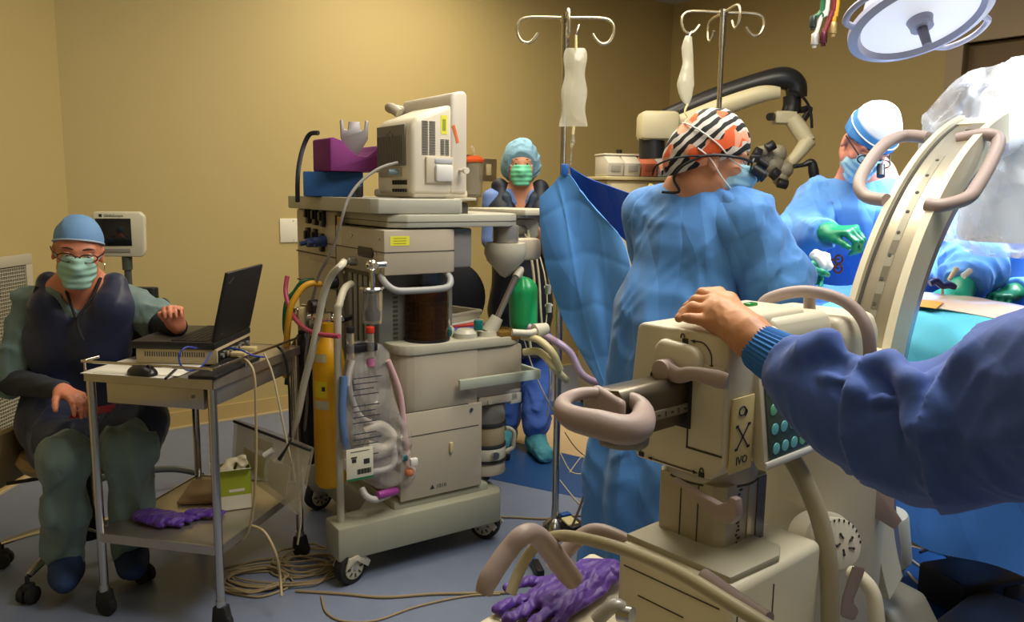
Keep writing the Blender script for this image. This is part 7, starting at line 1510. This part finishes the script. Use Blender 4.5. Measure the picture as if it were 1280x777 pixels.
rows = [[P(675, 246, 3.25), P(690, 232, 3.22), P(708, 216, 3.17), P(728, 240, 3.10), P(744, 262, 3.02)],
        [P(676, 282, 3.24), P(698, 272, 3.16), P(722, 262, 3.10), P(750, 275, 3.00), P(778, 298, 2.86)],
        [P(684, 335, 3.20), P(708, 338, 3.10), P(734, 330, 3.02), P(760, 335, 2.92), P(790, 345, 2.72)],
        [P(703, 395, 3.12), P(722, 400, 3.04), P(744, 392, 2.92), P(764, 400, 2.86), P(788, 410, 2.66)],
        [P(730, 448, 2.96), P(742, 455, 2.90), P(756, 450, 2.84), P(768, 456, 2.78), P(784, 462, 2.62)],
        [P(756, 490, 2.78), P(762, 494, 2.76), P(768, 494, 2.72), P(776, 497, 2.68), P(784, 500, 2.62)]]
SD = mat('screen_drape_blue', rgb(84, 148, 222), .8, bump=.06, bscale=14, bdist=.01, var=.05, crump=(6, .22, .03))
SD.node_tree.nodes['Principled BSDF'].inputs['Transmission Weight'].default_value = 0
def sdf_(u_, v_):
    p = interp(rows, u_, v_); return p+Vector((-.3, -.95, 0))*(.0045*fold(u_, v_, (.35, .72), (.16, .36, .56, .78))+.012*math.sin(u_*7+v_*3)*math.sin(v_*5))
m_ = MB(); m_.grid(sdf_, 70, 90, .0025); o = m_.build('screen_drape', SD, smooth=True); recenter(o); tag(o, 'light blue creased sheet clipped to the left pole and sweeping down to the surgeon', 'drape')
rows2 = [[P(712, 208, 3.24), P(735, 222, 3.20), P(765, 233, 3.05), P(800, 246, 2.85), P(840, 262, 2.62)],
         [P(716, 225, 3.26), P(742, 246, 3.22), P(770, 262, 3.10), P(800, 272, 2.90), P(838, 290, 2.68)],
         [P(730, 250, 3.28), P(756, 274, 3.22), P(782, 300, 3.10), P(804, 310, 2.92), P(834, 330, 2.72)]]
m_ = MB(); m_.grid(lambda a, b_: interp(rows2, a, b_)+Vector((0, -1, 0))*.010*math.sin(a*9+b_*4), 50, 24, .0025); o = m_.build('screen_drape', mat('screen_drape_deep', rgb(30, 92, 196), .7, crump=(6, .3, .03)), smooth=True); recenter(o); tag(o, 'deeper blue folded sheet behind the light one, running to the surgeon\'s shoulder', 'drape')
m_ = MB(); m_.box(P(706, 212, 3.17), (.03, .02, .045), .006); o = m_.build('drape_clip', mat('clip_blue', rgb(40, 100, 180), .4)); recenter(o); tag(o, 'small blue clip pinning the sheet to the left IV pole', 'clip')
# ================================================================ SURGICAL LAMP
ln = Vector((.12, -.42, -.88)).normalized(); LQ = Vector((0, 0, 1)).cross(ln).normalized(); LU = ln.cross(LQ)
LC = P(1149, 23, 2.30); LRM = Matrix((LQ, LU, ln)).transposed()
lp = empty('surgical_lamp', LC, 0, 'round surgical ceiling lamp with glowing white face, at the top right', 'lamp')
LVM = mat('lamp_lavender', rgb(176, 178, 202), .4); RL = .158
LG = mat('lamp_face', rgb(206, 208, 216), .35, emit=.8, bump=.1, bscale=60, bdist=.004)
m_ = MB(); m_.lathe([(0, -.10), (.12, -.09), (RL-.01, -.03), (RL+.028, -.005), (RL+.030, .010), (RL+.006, .018), (RL-.004, .006), (RL-.01, -.004), (0, -.004)], LC, n=72, rot=LRM); m_.build('housing', LVM, lp, world=True)
m_ = MB(); m_.lathe([(0, .004), (RL-.004, .004), (RL-.004, -.002), (0, -.002)], LC, n=72, rot=LRM); lf_ = m_.build('light_face', LG, lp, world=True)
m_ = MB(); m_.cyl(LC+ln*.0, LC+ln*.022, .036, .030, n=24, mt=LVM); m_.cyl(LC+ln*.02, LC+ln*.032, .030, n=24, mt=LVM); m_.cyl(LC+ln*.03+Vector((0, 0, 0)), LC+ln*.085, .014, .012, n=20, mt=mat('lamp_handle', rgb(126, 124, 146), .35)); m_.build('sterile_handle', LVM, lp, world=True)
for a0 in (math.radians(172), math.radians(-12)):
    pts = []
    for k in range(9):
        a = a0-.42+.84*k/8; rr_ = RL+.025+.050*math.sin(math.pi*k/8)**.5; pts.append(LC+LQ*math.cos(a)*rr_+LU*math.sin(a)*rr_+ln*.004)
    m_ = MB(); m_.tube(pts, .0095, n=10, flat=(ln, .8)); m_.build('side_handle', LVM, lp, world=True)
m_ = MB(); m_.tube([LC-ln*.08, LC-ln*.14+Vector((0, 0, .05)), LC+Vector((.15, .15, .45)), LC+Vector((.25, .2, .98))], [.03, .028, .028, .028], n=14); m_.build('arm', mat('lamp_arm', rgb(206, 204, 204), .35), lp, world=True)
# gas hoses dropping from the ceiling
for (x0, x1, x2, y2, c_, nm, lb, nt_) in ((1036, 1028, 1019, 52, rgb(214, 208, 196), 'white_gas_hose', 'white ceiling gas hose, leftmost of the hanging bundle', rgb(200, 196, 190)), (1030, 1026, 1017, 30, rgb(26, 92, 56), 'green_gas_hose', 'dark green ceiling gas hose behind the white one', rgb(60, 70, 66)), (1044, 1040, 1030, 50, rgb(116, 28, 40), 'red_gas_hose', 'dark red ceiling gas hose in the hanging bundle', rgb(90, 40, 50)), (1048, 1043, 1042, 38, rgb(214, 156, 40), 'yellow_gas_hose', 'yellow ceiling gas hose, rightmost of the hanging bundle', rgb(196, 170, 110))):
    Yh = 3.0; tp = P(x0, -10, Yh); e = empty(nm, P(x2, y2, Yh), 0, lb, 'hose')
    m_ = MB(); m_.tube([Vector((tp.x+.02, Yh, 2.99)), tp, P(x1, 15, Yh), P(x2, y2-8, Yh)], .009, n=10); m_.build('hose', mat('ceil_'+nm, c_, .4), e, world=True)
    m_ = MB(); m_.cyl(P(x2, y2-10, Yh), P(x2-1, y2+4, Yh), .013, n=14, bev=.002); m_.cyl(P(x2-1, y2+3, Yh), P(x2-1, y2+8, Yh), .008, n=12); m_.build('connector', mat('conn_'+nm, nt_, .3, .5), e, world=True)
# ================================================================ MICROSCOPE ARM at the back
MBK = mat('microscope_black', (.018, .018, .018), .35); MWH = mat('microscope_cream', rgb(206, 196, 158), .4)
ms_ = empty('surgical_microscope', Vector((P(820, 300, 4.9).x, 4.9, 0)), 0, 'ceiling-high surgical microscope arm, black and cream, reaching over the surgeons', 'microscope')
Ym = 4.6
m_ = MB(); m_.tube([P(812, 158, 4.8), P(850, 140, 4.75), P(905, 118, 4.7), P(960, 101, 4.62), P(982, 98, 4.6), P(994, 106, 4.6), P(996, 122, 4.6)], [.055, .055, .058, .060, .062, .060, .055], n=16); m_.build('black_arm', MBK, ms_, world=True)
m_ = MB(); m_.tube([P(805, 172, 4.7), P(850, 155, 4.66), P(900, 135, 4.6), P(950, 118, 4.52), P(975, 116, 4.5)], [.050, .052, .052, .046, .030], n=16, flat=((0, 1, 0), .8)); m_.build('cream_arm', MWH, ms_, world=True)
m_ = MB(); pz = P(822, 158, 4.66); m_.box(pz, (.22, .20, .16), .03); m_.build('arm_housing', MWH, ms_, world=True)
q = P(868, 160, 4.62); m_ = MB(); m_.cyl(Vector((q.x, 4.62, q.z)), Vector((q.x, 4.62, .15)), .08, n=24); m_.build('stand_column', MBK, ms_, world=True)
m_ = MB(); m_.cyl(P(815, 166, 4.66), P(815, 198, 4.66), .075, n=24); m_.build('lower_joint', MBK, ms_, world=True)
m_ = MB(); m_.box((q.x+.02, 4.58, .08), (.24, .48, .14), .03); m_.build('stand_base', MBK, ms_, world=True)
m_ = MB(); m_.tube([P(990, 120, 4.6), P(990, 132, 4.6), P(988, 140, 4.6)], .050, n=14, mt=MBK); m_.box(P(980, 147, 4.6), (.12, .10, .07), .012, mt=MWH); m_.cyl(P(962, 146, 4.55), P(968, 146, 4.6), .022, n=12, mt=MBK); m_.build('joint', MBK, ms_, world=True)
m_ = MB(); m_.tube([P(990, 148, 4.58), P(1002, 165, 4.56), P(1010, 178, 4.54)], [.045, .048, .045], n=12); m_.tube([P(1010, 176, 4.54), P(998, 192, 4.52), P(984, 208, 4.5)], [.046, .036, .028], n=12); m_.build('bracket', MWH, ms_, world=True)
m_ = MB(); m_.tube([P(1000, 138, 4.6), P(1012, 136, 4.6), P(1004, 150, 4.6)], .018, n=8); m_.tube([P(985, 112, 4.5), P(1000, 118, 4.52), P(1012, 135, 4.55), P(1015, 160, 4.56)], .008, n=8); m_.build('cable', MBK, ms_, world=True)
m_ = MB()
for (px, py, r_) in ((956, 196, .055), (972, 192, .050), (966, 205, .06), (980, 212, .05), (975, 222, .045)): m_.ball(P(px, py, 4.45), r_, 14)
m_.cyl(P(946, 190, 4.4), P(958, 188, 4.4), .03, n=14); m_.build('optics_head', mat('optics_cream', rgb(150, 142, 118), .4), ms_, world=True)
for (a, b_, r_) in (((942, 190), (950, 194), .034), ((958, 186), (968, 180), .026), ((972, 228), (984, 231), .026), ((965, 214), (972, 220), .032)):
    m_ = MB(); m_.cyl(P(*a, 4.36), P(*b_, 4.36), r_, n=16, bev=.004); m_.build('eyepiece', MBK, ms_, world=True)
m_ = MB(); m_.tube([P(992, 208, 4.45), P(1004, 206, 4.45), P(1014, 203, 4.45), P(1017, 214, 4.45), P(1020, 238, 4.45)], [.012, .012, .022, .028, .022], n=10); m_.build('hand_grip', MBK, ms_, world=True)
# ================================================================ supply cart with bins by the far wall
sc2 = P(797, 215, 5.1); sk = empty('supply_cart', (sc2.x, 5.1, 0), .25, 'cream supply cart with a row of clear bins, behind the striped-cap surgeon', 'cart')
CT2 = mat('cart_cream', rgb(196, 182, 138), .45); zb = P(797, 226, 5.1).z
m_ = MB(); m_.box2((-.28, -.2, .10), (.26, .25, zb-.0), .015); m_.build('cart_body', CT2, sk)
m_ = MB(); m_.box2((-.30, -.23, zb), (.28, .27, zb+.022), .006); m_.build('shelf', CT2, sk)
for k in range(3): m_ = MB(); m_.box2((-.26, -.212, zb-.24-k*.3), (.24, -.198, zb-.02-k*.28), .006); d_ = m_.build('drawer', mat('drawer_cream', rgb(206, 192, 150), .45), sk); m_ = MB(); m_.tube([(-.08, -.215, zb-.07-k*.29), (-.07, -.235, zb-.07-k*.29), (.07, -.235, zb-.07-k*.29), (.08, -.215, zb-.07-k*.29)], .006, n=6); m_.build('handle', CT2, d_)
for i in (-1, 1):
    for j in (-1, 1): m_ = MB(); m_.cyl((i*.22-.01, j*.18+.02-.012, .05), (i*.22-.01, j*.18+.02+.012, .05), .05, n=18); m_.build('caster', DKR, sk)
for k in range(5):
    x = -.285+k*.108; cc_ = (rgb(206, 200, 184), rgb(210, 204, 188), rgb(228, 132, 96), rgb(196, 196, 196), rgb(202, 196, 182))[k]
    m_ = MB(); m_.prism([(-.215, zb+.024), (.0, zb+.024), (.0, zb+.145), (-.15, zb+.145), (-.235, zb+.10)], 'x', x, x+.100, .004); b_ = m_.build('bin', mat('bin_%d' % k, cc_, .25), sk)
    m_ = MB(); m_.box2((x+.02, -.232, zb+.05), (x+.08, -.226, zb+.085), .002); m_.build('bin_contents', mat('bin_in_%d' % k, [c_*.55 for c_ in cc_], .5), b_)
m_ = MB(); m_.box2((-.29, -.16, zb+.146), (.26, 0, zb+.158), .004); m_.build('bin_rack', mat('bin_rack', rgb(214, 206, 180), .4), sk)
for (x, y, zz, c_, nm, lb) in ((-.16, -.18, zb+.16, rgb(30, 30, 28), 'black_canister_cap', 'small black knob on the bin rack'),):
    m_ = MB(); m_.cyl((x, -.08, zb+.158), (x, -.08, zb+.185), .018, n=14); m_.build('rack_knob', DK, sk)
for k, (px, py, c_, lb) in enumerate(((815, 236, rgb(214, 196, 96), 'yellow-cream curled packet above the drape at the surgeon\'s back'), (826, 242, rgb(214, 110, 56), 'orange-red packet above the drape at the surgeon\'s back'))):
    m_ = MB(); q = P(px, py, 4.7); m_.box(q, (.06, .04, .05), .012, rot=Matrix.Rotation(.5, 3, 'Y')); o = m_.build('packet', mat('packet_c%d' % k, c_, .5)); recenter(o); tag(o, lb, 'packet')
q = P(812, 240, 4.72); m_ = MB(); m_.box2((q.x-.24, 4.6, 0), (q.x+.10, 4.80, q.z-.03), .01); o = m_.build('linen_hamper', mat('hamper_cream', rgb(196, 182, 138), .5)); recenter(o); tag(o, 'low cream cabinet holding packets in front of the supply cart', 'cabinet')
# ================================================================ things round the back nurse
bo = empty('side_table', P(644, 262, 3.75), 0, 'cream flat-topped equipment arm in front of the standing nurse', 'equipment arm')
a_ = P(610, 262, 3.8); b_ = P(676, 266, 3.6); mid = (a_+b_)/2; m_ = MB(); m_.box(mid, ((b_-a_).length+.03, .26, .028), .006, rot=math.atan2((b_-a_).y, (b_-a_).x)); m_.build('top', mat('cream_top', rgb(214, 208, 184), .35), bo, world=True)
m_ = MB(); m_.box(P(655, 285, 3.7), (.13, .12, .09), .02, mt=CRL); m_.box(P(662, 300, 3.7), (.05, .05, .06), .01, mt=CRM); m_.build('mount', CRL, bo, world=True)
m_ = MB(); m_.tube([P(655, 288, 3.7), P(650, 288, 3.55), P(642, 290, 3.40)], .022, n=14); m_.build('support_arm', mat('pole_grey', rgb(92, 96, 92)), bo, world=True)
oc = empty('black_chair', Vector((P(560, 380, 4.2).x, 4.2, 0)), .3, 'black round-backed office chair glimpsed behind the amber bellows', 'chair'); zc_ = P(560, 395, 4.2).z
m_ = MB(); m_.lathe([(0, -.03), (.16, -.03), (.20, -.01), (.20, .02), (.16, .04), (0, .04)], (0, 0, zc_+.10), n=36, rot=Matrix.Rotation(math.pi/2, 3, 'X')); m_.build('backrest', DK, oc)
m_ = MB(); m_.box((0, -.25, .46), (.42, .42, .07), .03); m_.build('seat', DK, oc); m_ = MB(); m_.cyl((0, -.22, .08), (0, -.22, .43), .03); m_.tube([(0, -.05, .46), (0, .05, .55), (0, .04, zc_+.02)], .018, n=8); m_.build('post', DK, oc)
for i in range(5): a = i*1.257; m_ = MB(); m_.tube([(0, -.22, .09), (.26*math.cos(a), -.22+.26*math.sin(a), .06)], .018, n=8); m_.cyl((.26*math.cos(a)-.02, -.22+.26*math.sin(a), .028), (.26*math.cos(a)+.02, -.22+.26*math.sin(a), .028), .028, n=14); m_.build('leg', DK, oc)
CP = mat('cable_pale', rgb(196, 184, 148))
for k, (pts, r_, lb) in enumerate((
    ([P(660, 288, 3.6), P(664, 320, 3.5), P(668, 360, 3.45), P(660, 400, 3.4), P(664, 440, 3.4)], .006, 'cream cable hanging from the equipment arm, left of the pair'),
    ([P(652, 288, 3.6), P(668, 312, 3.5), P(674, 350, 3.45), P(676, 390, 3.4), P(680, 430, 3.4)], .005, 'cream cable hanging from the equipment arm, right of the pair'),
    ([P(668, 300, 3.5), P(680, 340, 3.35), P(684, 380, 3.3), P(682, 420, 3.25), P(688, 470, 3.25), P(684, 520, 3.3)], .003, 'thin clear line dropping beside the left IV pole'),
    ([P(655, 425, 3.3), P(670, 470, 3.2), P(690, 510, 3.1), P(705, 530, 3.05), P(735, 545, 2.9)], .003, 'thin grey lead slanting behind the left pole'))):
    tubeobj('cable', lb, 'cable', pts, r_, CP if k < 3 else mat('cable_grey', rgb(140, 136, 128)), 8)
for (px, py) in ((685, 362), (686, 385)):
    m_ = MB(); m_.cyl(P(px, py-6, 3.28), P(px, py+5, 3.28), .012, n=12); m_.cyl(P(px-5, py-3, 3.28), P(px+5, py-3, 3.28), .006, n=8); o = m_.build('stopcock', mat('valve_cream', rgb(196, 192, 172))); recenter(o); tag(o, 'upper white stopcock on the thin line by the pole' if py < 370 else 'lower white stopcock on the thin line by the pole', 'stopcock')
# ================================================================ FLOOR CABLES, foot switch
CFL = mat('cable_floor', rgb(150, 132, 98), .5)
def fl(name, lab, pts, r=.0042, mt_=None, n=8):
    m_ = MB(); m_.tube([G(x, y, r+.001+(z if len(q_) > 2 else 0)) for q_ in pts for (x, y, z) in [(q_[0], q_[1], q_[2] if len(q_) > 2 else 0)]], r, n=n); o = m_.build(name, mt_ or CFL); recenter(o); return tag(o, lab, 'cable')
def coil(name, lab, c, rx, ry, turns, seed, r=.0040, tail=None):
    rg = random.Random(seed); pts = []; N_ = turns*12
    ox_, oy_, a0_ = 0, 0, rg.random()*6
    for i in range(N_):
        a = a0_+i*2*math.pi/12; t = i//12; k = 1-.35*rg.random()*(.4)-.06*(t % 4); 
        if i % 12 == 0: ox_ = rg.uniform(-.03, .03); oy_ = rg.uniform(-.03, .03)
        pts.append(Vector((c[0]+ox_+rx*k*math.cos(a), c[1]+oy_+ry*k*math.sin(a), r+.002+.0045*t*rg.uniform(.6, 1.3))))
    if tail: pts += tail
    m_ = MB(); m_.tube(pts, r, n=7, sub=4); o = m_.build(name, CFL); recenter(o); return tag(o, lab, 'cable')
c1 = G(318, 728); coil('coiled_cable', 'loose beige cable coil on the floor between the cart and the machine, left heap', (c1.x, c1.y), .13, .10, 5, 1)
c2_ = G(395, 708); coil('coiled_cable', 'tighter beige cable coil by the machine\'s near caster, right heap', (c2_.x-.02, c2_.y+.02), .13, .10, 6, 2)
c3_ = G(350, 718); coil('coiled_cable', 'wide tangled loops joining the two heaps of beige cable', (c3_.x, c3_.y), .22, .12, 3, 3)
fl('floor_cable', 'beige cable running right along the floor from the coils past the machine caster', [(370, 738), (430, 742), (480, 746), (540, 742), (590, 741), (640, 740)], .005)
fl('floor_cable', 'thinner beige cable looping lowest on the floor below the machine', [(402, 745), (408, 765), (430, 776), (470, 775), (520, 758), (580, 745), (625, 742)], .0038)
fl('floor_cable', 'beige cable along the floor behind the machine\'s right caster', [(560, 648), (610, 646), (640, 646), (680, 648), (710, 645), (740, 643)], .0045)
hose('rising_cable', 'beige cable rising from the floor coil to the cart\'s lower shelf', [P(312, 656, 2.52), P(330, 664, 2.50), P(344, 690, 2.48), P(350, 720, 2.50), P(352, 745, 2.46)], .0048, CBG, 'cable')
for k, pts in enumerate(([(706, 540), (720, 560), (740, 575), (752, 570)], [(700, 565), (715, 590), (738, 588), (745, 572), (730, 568), (712, 590)], [(700, 600), (720, 625), (738, 640)])): fl('floor_cable', ('thin dark lead curling on the sand floor right of the pole', 'thin beige lead looped on the navy floor band beside the pole', 'thin grey lead crossing the floor below the navy band')[k], pts, .003, DK if k == 0 else CP)
tubeobj('standing_cable', 'pair of pale tubes slanting up from the foot switch to the drape', 'tubing', [P(715, 658, 3.0), P(728, 625, 2.9), P(738, 590, 2.85), P(742, 560, 2.84)], .005, CFL)
q = G(714, 664); fs_ = empty('foot_switch', (q.x, q.y, 0), .5, 'small dark foot switch with cream label and blue tip on the floor by the pole', 'foot switch')
m_ = MB(); m_.box((0, 0, .025), (.08, .13, .05), .012); m_.build('body', DK, fs_); m_ = MB(); m_.box((-.015, -.01, .053), (.05, .06, .008), .002, rot=Matrix.Rotation(.15, 3, 'X')); m_.build('label', mat('label_cream', rgb(226, 214, 160), .5), fs_); m_ = MB(); m_.box((0, .05, .056), (.045, .03, .014), .003); m_.build('pedal', mat('pedal_blue', rgb(36, 96, 170), .4), fs_)
# blue waste and equipment near the push grip
q = G(672, 716, .0); bx_ = empty('cable_plug', (q.x+.0, q.y, 0), .2, 'blue and black cable plug lying on the floor behind the mauve push grip', 'plug')
m_ = MB(); m_.box((0, 0, .02), (.03, .10, .03), .006); m_.build('plug_body', DK, bx_); m_ = MB(); m_.box((-.005, .06, .02), (.024, .05, .024), .005); m_.build('plug_tip', mat('pedal_blue', rgb(36, 96, 170)), bx_)
# pump and cables under the table at lower right
q = G(1185, 700, .0); pk = empty('floor_unit', (1.62, 2.62, 0), .3, 'black cable-strewn power unit on the floor under the table drape', 'power unit')
m_ = MB(); m_.box((0, 0, .07), (.30, .20, .12), .015); m_.build('case', DK, pk)
for k in range(2): m_ = MB(); m_.box((-.07+k*.14, -.102, .08), (.09, .006, .05), .002); m_.build('vent', SEAM, pk)
for k, pts in enumerate(([(1140, 700), (1160, 712), (1185, 706), (1210, 720)], [(1135, 715), (1150, 730), (1175, 735), (1205, 760)], [(1150, 690), (1170, 685), (1190, 700)])):
    fl('floor_cable', ('pale cable loop on the floor under the table, upper', 'pale cable loop on the floor under the table, lower', 'short dark cable under the table drape')[k], pts, .005, CP if k < 2 else DK)
# ================================================================ clear plastic bag hanging on the machine rail
PB = mat('bag_film', rgb(206, 200, 190), .12, alpha=.34, bump=.3, bscale=18, bdist=.012, crump=(11, .8, .03), spec=.9)
bgm = empty('supply_bag', FA.M @ Vector((.13, .0, .30)), yA, 'clear printed plastic bag of tubing hanging beside the machine\'s side rail', 'plastic bag')
s = SDF(.006, .04); tpz = FA.v(460, 440, .0)[2]
Lb = lambda px, py, v_: FA.M @ Vector(FA.v(px, py, v_))
s.cap(Lb(450, 440, .06), Lb(472, 440, .06), .035, .035, .04, (tuple(FA.M.to_3x3() @ Vector((0, 1, 0))), .5)); s.cap(Lb(455, 460, .05), Lb(478, 560, .04), .075, .115, .05, (tuple(FA.M.to_3x3() @ Vector((0, 1, 0))), .55)); s.cap(Lb(445, 500, .05), Lb(450, 570, .04), .07, .07, .05, (tuple(FA.M.to_3x3() @ Vector((0, 1, 0))), .6)); s.cap(Lb(480, 585, .04), Lb(505, 590, .04), .07, .05, .05, (tuple(FA.M.to_3x3() @ Vector((0, 1, 0))), .6))
wb = wav(24, .012, 160); wb2 = wav(60, .005, 161); s.disp = lambda X, Y, Z: wb(X, Y, Z)+wb2(X, Y, Z); s.build('film', PB, bgm)
vz = -.052
def bp(px, py, v_=-.045): return FA.v(px, py, v_)
m_ = MB()
for k in range(15):
    a = bp(442, 474+k*7); b_ = bp(478-(k*5) % 11, 474+k*7)
    if k in (4, 9): continue
    m_.box(((a[0]+b_[0])/2, -.040, a[2]), (abs(b_[0]-a[0]), .0006, .0035))
o = m_.build('printed_lines', mat('print_navy', rgb(52, 56, 70), .6), bgm, world=False); o['kind'] = 'stuff'
o.data.transform(MW[bgm.name].inverted() @ FA.M)
a = bp(432, 562); b_ = bp(466, 595); m_ = MB(); cxl = ((a[0]+b_[0])/2, -.050, (a[2]+b_[2])/2); sz = (b_[0]-a[0], a[2]-b_[2])
tm = MW[bgm.name].inverted() @ FA.M
m_ = MB(tm); m_.box(cxl, (sz[0], .0012, sz[1]), .0004); lab_ = m_.build('paper_tag', mat('tag_white', rgb(214, 208, 186), .6), bgm)
m_ = MB(tm)
for (dx, dz_, w_, h_) in ((-.22, .22, .22, .05), (-.22, .12, .16, .12), (.25, .05, .22, .16), (.0, .40, .7, .02)): m_.box((cxl[0]+dx*sz[0], -.0512, cxl[2]+dz_*sz[1]), (w_*sz[0], .0006, h_*sz[1]))
for k in range(14): m_.box((cxl[0]+(-.1+k*.038)*sz[0], -.0512, cxl[2]-.25*sz[1]), (.004*(.5+(k*7 % 3)*.3), .0006, .16*sz[1]))
m_.build('tag_print', INK, lab_)['kind'] = 'stuff'; m_ = MB(tm); m_.box((cxl[0], -.0512, cxl[2]-.47*sz[1]), (sz[0], .0006, .07*sz[1])); m_.build('tag_green_band', mat('band_green', rgb(30, 110, 70), .5), lab_)
for k, (pts, r_, c_, nm) in enumerate((([(440, 450), (436, 480), (450, 520), (485, 540), (492, 580), (460, 590)], .011, rgb(206, 200, 196), 'corrugated_tube'), ([(485, 450), (500, 490), (506, 540), (512, 590)], .010, rgb(214, 176, 176), 'pink_tube'), ([(430, 470), (428, 520), (433, 560)], .014, rgb(96, 128, 176), 'blue_wrap'), ([(455, 540), (475, 532), (490, 545), (480, 560), (458, 556)], .020, rgb(222, 212, 196), 'white_mask'))):
    m_ = MB(tm); m_.tube([FA.v(x, y, .03) for x, y in pts], r_, n=10); m_.build(nm, mat('c_'+nm, c_, .4), bgm)
m_ = MB(tm); q = FA.v(517, 577, -.02); m_.box(q, (.03, .02, .03), .006, mt=mat('c_white_conn', rgb(226, 222, 214), .4)); q = FA.v(512, 590, -.01); m_.ball(q, .017, 12, mt=mat('c_orange_cap', rgb(206, 120, 80), .4)); q = FA.v(505, 572, -.0); m_.box(q, (.025, .02, .025), .006, mt=mat('c_teal_conn', rgb(30, 90, 90), .4)); m_.build('connectors', None, bgm)
# tube with magenta end below the bag
tubeobj('drain_tube', 'short clear corrugated tube with magenta coupling below the plastic bag', 'tubing', [Lb(452, 610, .02), Lb(458, 620, .0), Lb(470, 624, .0), Lb(486, 618, .02)], .012, mat('tube_clear_grey', rgb(186, 184, 176), .3))
m_ = MB(); m_.cyl(Lb(472, 619, -.005), Lb(496, 613, .02), .0145, n=16, bev=.003); o = m_.build('magenta_coupling', mat('magenta', rgb(150, 60, 140), .4)); recenter(o); tag(o, 'magenta coupling ring on the tube end at the machine base', 'coupling')
# flowmeter vials with red and black caps on the rail
fm = empty('sample_vials', FA.M @ Vector((.1, .03, .95)), yA, 'black bracket holding a red-capped and a black-capped vial on the machine rail', 'vial bracket')
tm = MW[fm.name].inverted() @ FA.M
m_ = MB(tm); a = FA.v(434, 438, .02); b_ = FA.v(472, 432, .02); m_.box(((a[0]+b_[0])/2, .03, (a[2]+b_[2])/2), (b_[0]-a[0], .03, .030), .006); m_.build('bracket', DK, fm)
for (px, c_, nm) in ((438, None, 'black_cap'), (463, rgb(196, 52, 36), 'red_cap')):
    a = FA.v(px, 432, .01); m_ = MB(tm); m_.cyl((a[0], .01, a[2]-.045), (a[0], .01, a[2]+.045), .013, n=16); vl = m_.build('vial', mat('clear_plastic', (.85, .83, .75)), fm); m_ = MB(tm); m_.cyl((a[0], .01, a[2]+.045), (a[0], .01, a[2]+.068), .015, n=16, bev=.003); m_.build(nm, DK if c_ is None else mat('cap_red', c_, .4), vl)
    if c_ is not None: m_ = MB(tm); m_.cyl((a[0], .01, a[2]-.07), (a[0], .01, a[2]-.045), .015, n=16); m_.build('pink_collar', mat('c_pink', rgb(190, 110, 150), .4), vl)
